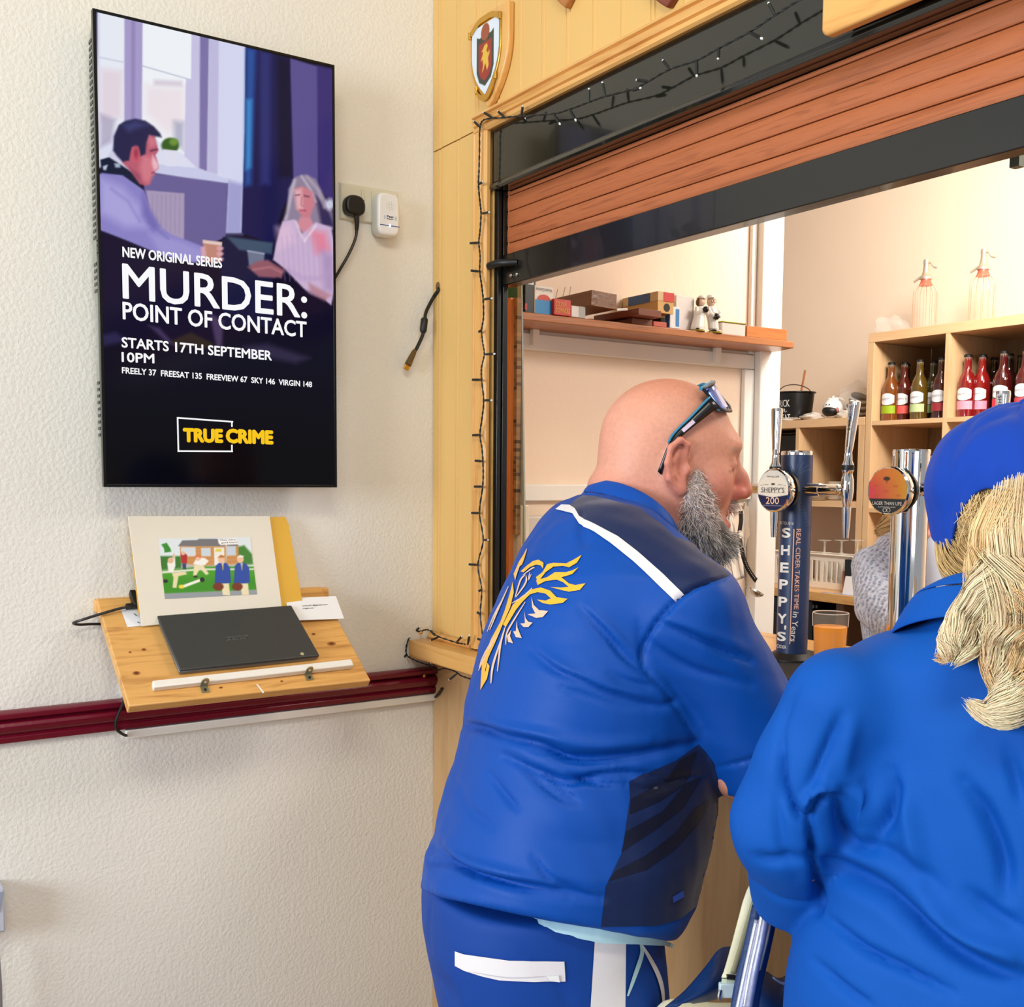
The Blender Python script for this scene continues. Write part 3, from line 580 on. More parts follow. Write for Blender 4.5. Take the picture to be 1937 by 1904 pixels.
for a in np.linspace(0, 2*math.pi, 20, endpoint=False):
    c, s_ = math.cos(a), math.sin(a); out.append(V3(.0095, pc[1]+.0245*np.sign(c)*abs(c)**.75, pc[2]+.0225*np.sign(s_)*abs(s_)**.8-.0015*c*c))
MB().prism(out, (.026, 0, 0)).build('plug_body', M_blackpl, pg, bevel=.006, seg=3)
e0 = onx(674.5, 408, .026); cab = [e0, onx(675, 430, .026), onx(672, 452, .024), onx(660, 480, .022), onx(644, 508, .02), onx(628, 535, .03), onx(600, 580, .03)]
MB().tube(catmull(cab[:2]+[cab[2]], 4)[:6], [.0062, .006, .0056, .0052, .0048, .0042], 10).build('strain_relief', M_blackpl, pg)
MB().tube(catmull(cab, 6), .0034, 8).build('cable', M_blackpl, pg)
un = thing('plug_in_unit', 'white rounded plug in unit with a small blue light on the socket', 'plug-in unit', onx(737, 448, .02))
c0 = onx(736, 405, .045); hy, hz = .0285, .0475; out = []
for a in np.linspace(0, 2*math.pi, 28, endpoint=False):
    c, s_ = math.cos(a), math.sin(a); out.append(V3(.0095, c0[1]+hy*np.sign(c)*abs(c)**.42, c0[2]+hz*np.sign(s_)*abs(s_)**.42))
MB().prism(out, (.036, 0, 0)).build('casing', M_white_pl, un, bevel=.006, seg=3)
xf = .0457; gr = MB()
for k in range(24):
    r = [.004, .0072, .0102][k % 3]; a = k*math.pi/12; c = V3(xf, c0[1]+.003+r*math.cos(a), c0[2]+.018+r*math.sin(a)); gr.obox(c, (1, 0, 0), (0, math.cos(a), math.sin(a)), (0, -math.sin(a), math.cos(a)), .0004, .0009, .0005)
gr.build('speaker_grille', mat('grille_grey', (190, 192, 196), .5), un)
text_on('casing_words', 'Pest', mat('unit_blue', (60, 150, 200), .4), un, V3(xf+.0004, c0[1]-.006, c0[2]-.008), V3(xf+.0004, c0[1]+.011, c0[2]-.008), V3(xf+.0004, c0[1]-.006, c0[2]-.003), .02)
text_on('casing_words', 'Repeller', mat('unit_grey', (90, 96, 110), .4), un, V3(xf+.0004, c0[1]-.006, c0[2]-.0125), V3(xf+.0004, c0[1]+.011, c0[2]-.0125), V3(xf+.0004, c0[1]-.006, c0[2]-.0093), .02)
for s_ in (-1, 1):
    for r in (.004, .0065):
        MB().tube([V3(xf+.0003, c0[1]+.0025+s_*(.010+r*math.cos(a)*.8), c0[2]-.008+r*math.sin(a)) for a in np.linspace(-.8, .8, 7)], .0003, 4).build('wave_mark', mat('unit_blue', (60, 150, 200)), un)
MB().box((xf, c0[1]-.0235, c0[2]-.0265), (xf+.0006, c0[1]+.0265, c0[2]-.0250)).build('blue_line', mat('navy_line', (30, 50, 130), .3), un)
MB().ball((xf+.0004, c0[1]+.002, c0[2]-.0257), .0022, 10, 6).build('indicator_light', emis('blue_led', (150, 200, 255), 6.), un)
hc = thing('hdmi_cable', 'black video cable with gold plug hanging out of a hole by the corner', 'cable', onx(770, 690, .03))
hp = [ony(828, 541, .003), ony(829, 548, -.012), V3(*onx(820, 562, .015)), onx(806, 590, .022), onx(803, 612, .024), onx(800, 632, .024), onx(790, 655, .022), onx(784, 666, .022)]
MB().tube(catmull(hp, 6), .0042, 10).build('cord', M_blackpl, hc)
MB().tube([onx(803.2, 601, .024), onx(803, 604, .024), onx(800.5, 625, .024), onx(800, 629, .024)], [.0062, .0085, .0085, .006], 14).build('ferrite_bead', M_blackpl, hc)
a, b = onx(785, 662, .022), onx(771.5, 690, .022); d = unit(b-a)
MB().tube([a, a+d*.006, b], [.0045, .0062, .0085], 10).build('plug_shell', mat('dark_gold', (112, 92, 56), .35, .6), hc)
MB().obox(b+d*.006, d, (1, 0, 0), np.cross(d, (1, 0, 0)), .007, .0026, .0065).build('gold_contact', M_brass, hc, bevel=.0008)
ho = MB().lathe(ony(828, 541, -.0092), (0, -1, 0), [(.008, 0), (.010, .0004), (.008, .0008)], 14).build('cable_hole', mat('hole_brown', (120, 84, 48), .6)); tag(ho, 'small round drilled cable hole in the mustard panel', 'hole')

# ================================================================== sloping shelf with laptop and card
A0, B0 = onx(180, 1131, .02), onx(240, 1336, .222); A1, B1 = V3(.02, -.312, A0[2]), V3(.222, -.284, B0[2])
A0[1] = -.802; B0[1] = -.792
bn = unit(np.cross(B0-A0, A1-A0)); bn = bn if bn[0] > 0 else -bn
def bd(px, py, h=0.): return onp(px, py, A0+bn*h, bn)
bo = thing('laptop_shelf', 'sloping knotty pine shelf fixed to the wall under the television', 'shelf', (.12, -.55, B0[2]))
MB().hexa([p_-bn*.022 for p_ in (A0, A1, B1, B0)]+[A0, A1, B1, B0]).build('board', M_pined, bo, bevel=.0025)
MB().box((.001, A0[1]-.002, A0[2]-.03), (.022, A1[1]+.02, A0[2]-.004)).build('wall_batten', M_pined, bo, bevel=.002)
MB().prism([(.001, -.62, A0[2]-.04), (.001, -.62, .988), (.19, -.62, B0[2]-.012), (.03, -.62, A0[2]-.04)], (0, .02, 0)).build('bracket', M_white_paint, bo)
MB().prism([(.001, -.44, A0[2]-.04), (.001, -.44, .988), (.19, -.44, B0[2]-.012), (.03, -.44, A0[2]-.04)], (0, .02, 0)).build('bracket', M_white_paint, bo)
q = [bd(*c_, .0005) for c_ in ((289, 1308), (666, 1265), (661, 1253), (286, 1295))]
MB().hexa(q+[c_+bn*.014 for c_ in q]).build('stop_rail', M_white_paint, bo, bevel=.002)
for (u, v_) in ((387.5, 1304), (584.5, 1281)):
    c_ = bd(u, v_, 0); dn = unit(B0-A0); sd = V3(0, 1, 0)
    m_ = MB(); m_.obox(c_+bn*.0012, sd, dn, bn, .0075, .008, .001); m_.obox(c_-dn*.0085+bn*.009, sd, bn, dn, .0075, .009, .001)
    for k in range(8):
        pass
    m_.lathe(c_-dn*.0085+bn*.018, dn, [(.0075, -.001), (.0075, .001)], 14); m_.build('metal_angle', mat('zinc', (168, 166, 140), .35, .8), bo)
    MB().lathe(c_+bn*.002+dn*.002, bn, [(.0035, 0), (.003, .0016), (.0005, .002)], 10).build('screw', mat('dark_screw', (70, 66, 50), .4, .7), bo)
    MB().lathe(c_-dn*.0072+bn*.015, dn, [(.0026, 0), (.0026, .0006)], 10).build('bolt_hole', M_white_pl, bo)
mk = [bd(*c_, .0006) for c_ in ((484, 1293), (488, 1294), (500, 1309), (497, 1311))]; MB().add(mk, [(0, 1, 2, 3)]).build('paint_mark', M_white_paint, bo)
for (u, v_, a, b) in ((258, 1272.7, .0045, .003), (272, 1228, .003, .002), (593, 1199, .003, .002), (627, 1217, .0062, .0035), (246, 1233, .002, .0012), (418, 1300, .0025, .0015), (533, 1288, .002, .0015)):
    c_ = bd(u, v_, .0004); e_ = unit(B0-A0); MB().add([c_+V3(0, 1, 0)*a*1.7*math.cos(q_)+e_*b*1.7*math.sin(q_) for q_ in np.linspace(0, 2*math.pi, 16, endpoint=False)], [tuple(range(16))]).build('knot_ring', mat('knot_ring', (178, 112, 48), .5), bo); MB().add([c_+bn*.0003+V3(0, 1, 0)*a*math.cos(q_)+e_*b*math.sin(q_) for q_ in np.linspace(0, 2*math.pi, 14, endpoint=False)], [tuple(range(14))]).build('knot', mat('knot_dark', (98, 56, 24), .5), bo)
# laptop
lp = thing('laptop', 'closed dark grey laptop lying on the sloping pine shelf', 'laptop', bd(440, 1215))
lc = [(294.7, 1174), (547.5, 1153.5), (601, 1248.5), (337.5, 1277)]
b0 = [bd(u, v_, .001) for u, v_ in lc]; b1 = [x_+bn*.010 for x_ in b0]; b2 = [x_+bn*.017 for x_ in b0]
ctr = sum(b0)/4
MB().hexa([x_+(ctr-x_)*.015 for x_ in b0]+b1).build('base', mat('laptop_silver', (120, 124, 128), .35, .6), lp, bevel=.002)
MB().hexa([x_+bn*.0005 for x_ in b1]+b2).build('lid', mat('laptop_lid', (62, 64, 63), .45, .2, var=.06, vscale=40, bump=.03, bscale=900), lp, bevel=.0022)
dz = .0188
for (u0, v0, u1, v1, s_) in ((428, 1207, 470, 1202.5, 'chromebook'), (428, 1212, 466, 1208, 'ASUS')):
    a, b = bd(u0, v0, dz), bd(u1, v1, dz); up = unit(np.cross(bn, b-a)); text_on('lid_words', s_, mat('lid_print', (150, 152, 150), .4), lp, a, b, a+up*.0045, .02)
MB().lathe(bd(571.5, 1236.5, .0184), bn, [(.004, 0), (.004, .0008)], 14).build('lid_sticker', mat('sticker', (196, 190, 150), .3, .3), lp)
# cartoon on a cream mount, leaning on the wall
cb = [bd(268.7, 1184, .007), bd(534, 1155, .007)]
ctl, ctr_ = onx(242.7, 976, .034), onx(510, 976, .034)
cn = unit(np.cross(cb[1]-cb[0], ctl-cb[0])); cn = cn if cn[0] > 0 else -cn
CPW = [onp(u, v_, cb[0], cn) for u, v_ in ((268.7, 1184), (534, 1155), (510, 976), (242.7, 976))]
ca = thing('cartoon_card', 'cream mounted cartoon of bowls players leaning on the wall behind the laptop', 'picture', (CPW[0]+CPW[1])/2)
MB().hexa([x_-cn*.0035 for x_ in CPW]+CPW).build('mount', mat('cream_card', (232, 226, 212), .7, var=.03), ca)
cz = lambda x_, y_: (120+x_/2.69, 940+y_/2.69)
cq = [onp(*cz(*c_), cb[0]+cn*.0006, cn) for c_ in ((517, 518), (985, 494), (483, 212))]
Gc = lerp_grid(cq[0], cq[1], cq[2], 150, 100); X, Y, _ = proj(Gc.reshape(-1, 3)); X = (X.reshape(100, 150)-120)*2.69; Y = (Y.reshape(100, 150)-940)*2.69
p = Paint(X, Y, (226, 236, 244)); PL = p.poly
PL([(480, 310), (960, 310), (960, 345), (480, 390)], (190, 190, 186), 3)
PL([(490, 300), (600, 300), (600, 360), (490, 372)], (52, 120, 40), 5); PL([(880, 255), (920, 245), (960, 290), (965, 340), (890, 345)], (62, 130, 44), 6)
PL([(583, 250), (605, 220), (680, 218), (690, 212), (860, 212), (895, 250), (680, 252)], (116, 116, 122), 3)
PL([(592, 250), (890, 250), (892, 340), (700, 350), (600, 335)], (206, 148, 88), 3)
for a in range(5): p.line([(592, 262+a*17), (892, 258+a*17)], 2, (178, 118, 62), 2, .7)
PL([(598, 255), (672, 255), (674, 300), (600, 302)], (214, 224, 234), 2); PL([(700, 258), (748, 258), (750, 300), (702, 300)], (206, 218, 230), 2); PL([(830, 250), (876, 250), (878, 296), (832, 298)], (200, 214, 230), 2)
PL([(766, 256), (818, 256), (820, 344), (768, 346)], (240, 238, 232), 2); PL([(774, 262), (803, 262), (803, 278), (774, 278)], (226, 214, 90), 2); PL([(825, 240), (832, 240), (830, 330), (826, 330)], (210, 200, 190), 2)
PL([(785, 212), (880, 210), (888, 240), (800, 244), (790, 235)], (250, 250, 250), 3)
PL([(480, 375), (700, 352), (980, 352), (990, 480), (515, 505)], (70, 158, 34), 4); PL([(500, 420), (985, 400), (990, 470), (510, 495)], (52, 140, 26), 20, .7)
PL([(480, 378), (700, 362), (980, 362), (980, 370), (700, 372), (480, 390)], (226, 228, 220), 3); PL([(508, 490), (985, 470), (990, 500), (515, 522)], (150, 158, 166), 3)
PL([(498, 240), (525, 232), (545, 262), (548, 278), (515, 282), (512, 262)], (44, 140, 40), 3)
PL([(596, 285), (612, 280), (630, 295), (628, 338), (600, 335)], (178, 34, 40), 3); PL([(604, 336), (624, 338), (624, 368), (608, 366)], (44, 62, 110), 3); p.ell(609, 285, 10, 10, (232, 190, 160), 2)
PL([(528, 335), (560, 300), (568, 300), (570, 350), (556, 385), (534, 380)], (244, 244, 240), 3); PL([(552, 385), (620, 378), (630, 392), (585, 402), (575, 462), (555, 460), (560, 410)], (236, 222, 180), 3); p.ell(545, 322, 15, 15, (232, 186, 150), 2); p.line([(562, 310), (562, 290)], 8, (232, 186, 150), 2)
PL([(660, 340), (680, 305), (720, 310), (740, 325), (720, 345), (700, 350)], (246, 246, 244), 3); PL([(665, 345), (710, 345), (740, 390), (725, 396), (695, 362), (675, 400), (660, 398)], (238, 226, 188), 3); p.ell(684, 306, 15, 15, (226, 120, 80), 2); p.ell(684, 314, 11, 10, (236, 196, 166), 2)
PL([(600, 450), (695, 415), (700, 428), (610, 462)], (246, 246, 240), 3); p.ell(600, 455, 14, 10, (244, 220, 70), 3); p.ell(706, 420, 12, 12, (20, 24, 26), 2); p.ell(520, 427, 12, 9, (24, 30, 24), 2); p.ell(672, 404, 10, 6, (30, 30, 30), 2)
for ox in (0, 97):
    PL([(775+ox, 350), (790+ox, 335), (830+ox, 335), (848+ox, 360), (852+ox, 432), (838+ox, 442), (770+ox, 438)], (36, 74, 168), 3); PL([(805+ox, 336), (815+ox, 336), (812+ox, 372)], (250, 250, 250), 2); p.line([(810+ox, 342), (811+ox, 368)], 5, (190, 160, 60), 2)
    PL([(800+ox, 440), (842+ox, 438), (848+ox, 500), (812+ox, 498)], (240, 228, 190), 3); p.ell(803+ox, 316, 17, 19, (236, 192, 160), 2); PL([(785+ox, 308), (800+ox, 293), (822+ox, 300), (815+ox, 308)], (190, 120, 50) if ox == 0 else (238, 236, 230), 3)
    p.ell(788+ox, 455, 27, 20, (120, 48, 26), 3)
picture('printed_cartoon', Gc, p.lin(), vcol('printed_paper', .45), ca)
for (x0, y0_, x1, s_) in ((795, 224, 876, 'They were'), (804, 237, 884, 'good losers!')):
    a, b, c_ = [onp(*cz(*q_), cb[0]+cn*.001, cn) for q_ in ((x0, y0_), (x1, y0_-3), (x0, y0_-9))]; text_on('speech_words', s_, M_black, ca, a, b, c_)
# yellow folder behind, loose sheets, charger lead
YW = [onp(u, v_, cb[0]-cn*.0046, cn) for u, v_ in ((262, 1160), (574, 1148), (546, 992), (540, 977), (243, 985))]
yf = MB().prism([x_-cn*.0012 for x_ in YW], cn*.001).build('yellow_folder', mat('yellow_card', (226, 176, 60), .6, var=.04)); tag(yf, 'yellow card folder standing behind the cream cartoon mount', 'folder')
pr_ = [onp(u, v_, V3(.030, 0, A0[2]+.014), unit(V3(.75, 0, .66))) for u, v_ in ((540, 1132), (635, 1127.5), (650.5, 1170), (548, 1174))]
ps = MB().prism(pr_, V3(.75, 0, .66)*.0012).build('paper_notice', mat('white_laminate', (240, 240, 242), .25, var=.01)); tag(ps, 'white laminated notice lying right of the yellow folder', 'paper')
nn = unit(V3(.75, 0, .66))
for (u0, v0, u1, v1, s_) in ((572, 1147, 620, 1144.5, 'online21@gmail.com'), (573, 1152, 594, 1151, 'ringbowls')):
    a, b = [onp(u, v_, V3(.030, 0, A0[2]+.014)+nn*.0018, nn) for u, v_ in ((u0, v0), (u1, v1))]; text_on('notice_words', s_, M_black, ps, a, b, a+unit(np.cross(nn, b-a))*.0042, .01)
p2 = [bd(u, v_, .0012) for u, v_ in ((228, 1151), (275, 1148), (282, 1182), (241, 1186))]
p2o = MB().prism(p2, bn*.0006).build('paper_sheet', mat('white_sheet', (236, 238, 244), .5, var=.01)); tag(p2o, 'white paper sheet half under the cream cartoon mount', 'paper')
for (u0, v0, u1, v1) in ((253, 1160, 259, 1165), (260, 1176, 264, 1178)):
    a, b = bd(u0, v0, .0022), bd(u1, v1, .0022); MB().tube([a, (a+b)/2+bn*.0003, b], .0008, 4).build('ink_mark', M_black, p2o)
cg = thing('charger_lead', 'black charger lead looping out at left of the sloping shelf', 'cable', bd(250, 1150, .01))
MB().obox(bd(254, 1133, .012), unit(B0-A0), (0, 1, 0), bn, .02, .006, .008).build('charger_plug', M_blackpl, cg, bevel=.002)
MB().obox(bd(249, 1146, .010), unit(V3(0, -1, -.05)), unit(B0-A0), bn, .012, .005, .005).build('side_plug', M_blackpl, cg, bevel=.0015)
MB().tube(catmull([bd(246, 1147, .010), bd(225, 1151, .012), onx(190, 1161, .06), onx(155, 1172, .05), onx(139, 1178, .03), onx(150, 1181, .018), onx(172, 1180, .012), onx(200, 1180, .006)], 7), .0028, 8).build('lead', M_blackpl, cg)
c2 = MB().tube(catmull([onx(236, 1318, .03), onx(233, 1330, .034), onx(224, 1350, .036), onx(219, 1366, .036), onx(222, 1380, .034), onx(232, 1388, .024), onx(239, 1391, .016)], 6), .0032, 8).build('trailing_cable', M_blackpl); tag(c2, 'black cable dropping from the shelf across the burgundy rail', 'cable')
sw = MB().box((.0, -.752, .989), (.014, -.739, 1.02)).build('cable_trunking_end', M_white_pl, bevel=.002); tag(sw, 'short white trunking piece above the burgundy rail under the shelf', 'trunking')
sc_ = MB().lathe(onx(802, 1278, .0262), (1, 0, 0), [(.0042, 0), (.0038, .0016), (.0006, .0022)], 12).build('dado_screw', M_brass); tag(sc_, 'brass screw head in the burgundy rail near the corner', 'screw')
# thing at the left edge, low on the wall
hb = thing('wall_box', 'small white plastic box low on the wall at left edge of frame', 'box', (.03, -1.03, .55))
a, b = onx(9, 1685, .06), onx(2, 1764, .06)
MB().box((.001, -1.09, b[2]), (.06, a[1], a[2]+.006)).build('case', mat('blue_white_plastic', (196, 202, 220), .35), hb, bevel=.004)
MB().prism([(.0605, a[1]-.001, a[2]), (.0605, a[1]-.03, a[2]), (.0605, a[1]-.03, a[2]-.02), (.0605, a[1]-.012, a[2]-.04)], (.002, 0, 0)).build('lid_flap', mat('blue_grey_flap', (150, 160, 180), .35), hb)
e1 = onx(3.5, 1904, .05); pl_ = MB().tube([V3(.05, e1[1]-.008, .25), V3(.05, e1[1]-.006, .45), V3(.05, onx(0, 1815, .05)[1]-.008, .52)], .008, 10).build('grey_pipe', mat('grey_pipe', (140, 144, 156), .4)); tag(pl_, 'thin grey pipe just inside the left edge near the floor', 'pipe')

# ================================================================== fairy lights round the hatch
fl = thing('fairy_lights', 'black string of unlit fairy lights tacked round the hatch and ledge', 'fairy lights', ony(911, 1215, -.02))
up = [(914, 1211), (908.5, 1162), (911, 1115), (904, 1068), (914, 1021), (907, 970), (913, 920), (914, 886), (912, 850), (908, 822), (912, 790), (915, 757), (911, 717), (911, 694), (916, 670), (913, 648), (911, 624.6), (914.7, 599.4), (914, 566), (911, 538.5), (907.4, 513), (908, 484), (905.7, 458.7), (908, 437.6), (910, 404), (908, 383), (905, 349), (906, 320), (907, 280), (908, 241)]
top = [(917, 226), (955, 222), (990.6, 219), (1046, 215), (1079, 206), (1114, 193), (1145, 182), (1196, 169), (1226, 154), (1267, 131), (1318, 114), (1360, 91), (1417, 61), (1466, 28.5), (1512, 0), (1560, -30)]
P1 = [ony(a, b, -.031) for a, b in up]+[ony(a, b, -.032) for a, b in top]
led = [(914, 1211), (908.6, 1224.5), (884, 1219), (864, 1215), (830.5, 1204), (810, 1191), (797, 1193), (783, 1196.6)]
P2 = [ony(914, 1211, -.031)]+[onz(a, b, LZ+.006) for a, b in led[1:3]]+[onz(a, b, LZ+.0195) for a, b in led[3:5]]+[ony(a, b, -.05) for a, b in led[5:]]
P2 += [ony(771, 1213, -.081), ony(769, 1237, -.081), ony(786, 1249, -.080), ony(810, 1258, -.06), ony(827, 1267, -.04), ony(840, 1263.6, -.05), ony(860, 1269, -.06), ony(873, 1278, -.06), ony(897, 1286, -.06), ony(930, 1300, -.06)]
M_cord = mat('fairy_cord', (16, 18, 16), .5)
def twist(P, n, amp=.0011):
    C = catmull(P, n); A, B = [], []
    for i, c_ in enumerate(C):
        d = unit(C[min(i+1, len(C)-1)]-C[max(i-1, 0)]); u, w_, _ = frame_from(d); a = i*1.3; o_ = (u*math.cos(a)+w_*math.sin(a))*amp; A.append(c_+o_); B.append(c_-o_)
    return A, B
for nm, P in (('cord_around_hatch', P1), ('cord_along_ledge', P2)):
    m_ = MB(); A, B = twist(P, 7); m_.tube(A, .0012, 5); m_.tube(B, .0012, 5); m_.build(nm, M_cord, fl)
stubs = [(905, 349, 914, 343), (910, 404, 927, 401), (906, 458.7, 887, 460), (907, 513, 889, 511.5), (914, 566, 932, 564), (911, 624, 905, 628), (916, 670, 937, 669), (911, 718, 891, 718), (915, 757, 931, 757), (908, 822, 892, 823), (912, 872, 897, 871), (913, 920, 895, 920), (907, 970, 890, 970), (914, 1021, 924, 1021), (904, 1068, 885, 1067), (911, 1115, 905, 1118), (908.5, 1162, 902, 1157),
         (908, 241, 896, 229), (930, 222, 914, 212), (955, 222, 941, 210), (986, 219, 989, 199), (1013, 217, 993, 224), (1047, 215, 1060, 236), (1077, 206, 1090, 229), (1114, 193, 1114, 166), (1145, 182, 1139, 154), (1196, 171, 1213, 166), (1226, 154, 1203, 151), (1267, 131, 1253, 113), (1318, 114, 1318, 146), (1360, 91, 1358, 113), (1417, 61, 1443, 74), (1466, 28.5, 1453, 4)]
M_led = glass('led_tip', (245, 250, 250), .05, alpha=.75)
def bulb(a, b):
    d = unit(b-a); L = np.linalg.norm(b-a)
    o = MB().tube([a, a+d*L*.3, a+d*L*.86], [.0017, .0027, .0027], 8).build('bulb', M_cord, fl)
    MB().tube([a+d*L*.86, a+d*L*.95, a+d*L], [.0021, .0021, .0008], 8).build('led_tip', M_led, o)
for s_ in stubs: bulb(ony(s_[0], s_[1], -.032), ony(s_[2], s_[3], -.034))
for (a, b, c_, d_), Yv in (((783, 1197, 795, 1184.5), -.05), ((822, 1202, 814, 1191), -.04), ((830.5, 1204, 814, 1211), -.05), ((864, 1214, 875, 1202), -.035), ((885, 1219, 888, 1200), -.04), ((914, 1212, 902, 1207), -.031), ((769, 1237, 762, 1246), -.082), ((810, 1258, 815.5, 1253), -.06), ((864, 1274, 849, 1286), -.06)): bulb(ony(a, b, Yv), ony(c_, d_, Yv-.004))
tk = MB().ball(ony(797, 1196, -.052), (.004, .004, .004), 10, 7).build('brass_pin', M_brass); tag(tk, 'round brass pin holding the fairy lights at the ledge end', 'pin')
cs = MB().tube([ony(836, 1301, -.012), ony(830, 1311, -.012), ony(823.5, 1318, -.010)], [.0028, .0032, .003], 7).build('cable_stub', M_cord); tag(cs, 'black cable stub sticking out at the end of the burgundy rail', 'cable')

# ================================================================== shields and sign above the hatch
def shield_pts(xc, zt, wd, ht, y, n=10):
    L = [(xc-wd/2, zt), (xc, zt+ht*.02), (xc+wd/2, zt)]
    for k in range(1, n+1):
        t = k/n; L.append((xc+wd/2*(1-t**2.4), zt-ht*(.30+.70*t) if k else zt))
    R = [(2*xc-a, b) for a, b in L[3:-1]][::-1]
    return [V3(a, y, b) for a, b in L+R]
def plaque(xc, zt, wd, ht, m, label, name='shield_plaque'):
    t = thing(name, label, 'plaque', (xc, -.009, zt-ht)); MB().prism(shield_pts(xc, zt, wd, ht, -.0088), (0, -.016, 0)).build('backboard', m, t, bevel=.004, seg=3); return t
xc = .272; pq = plaque(xc, 2.447, .158, .198, M_pinez, 'honey wood shield plaque with a gold lion crest on white')
MB().prism(shield_pts(xc-.006, 2.428, .122, .160, -.0250), (0, -.003, 0)).build('gold_rim', M_brass, pq, bevel=.001)
yy = -.0284
Gs = lerp_grid((xc-.062, yy, 2.268), (xc+.05, yy, 2.268), (xc-.062, yy, 2.426), 90, 120)
X, Y = Gs[..., 0]-(xc-.006), Gs[..., 2]; p = Paint(X*1000/1.32, ((2.426-Y)*1000-70)/1.25+80, (214, 224, 236))
p.poly([(-26, 52), (-26, 40), (-18, 44), (0, 42), (18, 44), (26, 40), (26, 100), (18, 118), (0, 128), (-18, 118), (-26, 100)], (40, 52, 44), .6); p.ell(0, 38, 13, 14, (150, 70, 40), .6)
p.poly([(-20, 54), (20, 54), (20, 98), (13, 112), (0, 119), (-13, 112), (-20, 98)], (150, 34, 24), .6)
for q_ in ([(-3, 60), (5, 58), (8, 64), (4, 70), (9, 76), (12, 70), (14, 76), (9, 84), (11, 96), (6, 104), (3, 96), (0, 90), (-5, 100), (-10, 104), (-6, 92), (-8, 82), (-14, 84), (-9, 76), (-6, 70), (-12, 68), (-6, 64)],): p.poly(q_, (218, 176, 60), .6)
f_ = shield_pts(xc-.006, 2.426, .112, .149, yy); inside = sd_poly(Gs[..., 0], Gs[..., 2], [(q_[0], q_[2]) for q_ in f_]) < 0
ny_, nx_ = inside.shape; idx = np.arange(ny_*nx_).reshape(ny_, nx_); fc = [(idx[i, j], idx[i, j+1], idx[i+1, j+1], idx[i+1, j]) for i in range(ny_-1) for j in range(nx_-1) if inside[i, j] and inside[i, j+1] and inside[i+1, j] and inside[i+1, j+1]]
o = link_mesh('crest', Gs.reshape(-1, 3), [tuple(map(int, q_)) for q_ in fc], vcol('crest_enamel', .3), pq, smooth=False, fix=False); paint_attr(o, p.lin().reshape(-1, 3))
for pts, nm in (([(-.064, 2.418), (-.03, 2.434), (.0, 2.436), (.03, 2.434), (.056, 2.422)], 'top_scroll'), ([(-.036, 2.294), (-.022, 2.278), (0, 2.270), (.022, 2.278), (.04, 2.304)], 'motto_scroll')):
    C = catmull([(xc+a-.004, -.0275, b) for a, b in pts], 5); m_ = MB(); m_.prism([c_+V3(0, 0, .006) for c_ in C]+[c_-V3(0, 0, .006) for c_ in C[::-1]], (0, -.0035, 0)); m_.tube([C[0]-V3(0, .002, .006), C[0]+V3(0, -.002, .008)], .004, 8); m_.tube([C[-1]-V3(0, .002, .006), C[-1]+V3(0, -.002, .008)], .004, 8); m_.build(nm, M_brass, pq)
b = ony(1072, 14, -.022); plaque(b[0]-.004, b[2]+.2, .15, .2, wood('oak_plaque', (176, 112, 56), (140, 80, 36), 'Z', 1.4), 'mid brown wooden shield plaque cut off by the top edge')
b = ony(1262, 15, -.022); plaque(b[0], b[2]+.2, .17, .2, wood('mahogany_plaque', (122, 56, 38), (92, 38, 26), 'Z', 1.4), 'dark mahogany shield plaque cut off by the top edge')
b = ony(1553, 71, -.046); sg = MB()
x0, z0_ = b[0], b[2]; out = [(x0, 2.45), (x0, z0_+.014)]+[(x0+.012*(1-math.cos(a)), z0_+.012*(1-math.sin(a))) for a in np.linspace(.2, math.pi/2, 6)]+[(x0+.62, z0_), (x0+.62, 2.45)]
sg = MB().prism([(a, -.0275, c_) for a, c_ in out], (0, -.019, 0)).build('name_board', M_pine, bevel=.004, seg=3); tag(sg, 'varnished pine board with rounded corner fixed over the hatch at top right', 'board')

# ================================================================== shelf on the bar's side wall and what stands on it
SZ = 1.856
ye = onx(1502, 641, .1)[1]
sv = thing('wall_shelf', 'varnished brown wooden shelf on the side wall behind the bar', 'shelf', (.02, .6, SZ-.019))
M_brn = wood('brown_varnished', (184, 116, 66), (150, 84, 42), 'Y', 1.2, .35, 16, coat=.3)
MB().prism([(-.0496, .11, SZ-.019), (.1, .11, SZ-.019), (.1, ye, SZ-.019), (.03, ye+.02, SZ-.019), (-.0105, ye+.03, SZ-.019), (-.0105, 1.1265, SZ-.019), (-.033, 1.1265, SZ-.019), (-.033, 1.10, SZ-.019), (-.0496, 1.10, SZ-.019)], (0, 0, .019)).build('shelf_board', M_brn, sv, bevel=.002)
for yb in (.3, .95): MB().box((-.0335, yb, SZ-.06), (-.0185, yb+.02, SZ-.0195)).build('shelf_bracket', M_white_paint, sv)
def yat(px, X, py=580): return onx(px, py, X)[1]
def zat(px, py, X): return onx(px, py, X)[2]
def card(name, label, cat, px0, px1, ptop, X, dep, rgb, z0=SZ+.0005, rough=.4, bevel=.0012, parts=()):
    """box standing on the shelf with its face towards the bar"""
    ya, yb, zt = yat(px0, X), yat(px1, X), zat((px0+px1)/2, ptop, X)
    t = thing(name, label, cat, ((X-dep/2), (ya+yb)/2, z0)); MB().box((X-dep, ya, z0), (X, yb, zt)).build('body', mat('card_%d_%d_%d' % rgb, rgb, rough), t, bevel=bevel)
    return t, ya, yb, zt
def facep(t, nm, X, ya, yb, u0, u1, z0, zt, v0, v1, rgb):
    a, b = ya+(yb-ya)*u0, ya+(yb-ya)*u1; c_, d_ = z0+(zt-z0)*v0, z0+(zt-z0)*v1
    return MB().box((X-.0002, a, c_), (X+.0006, b, d_)).build(nm, mat('card_%d_%d_%d' % rgb, rgb, .4), t)
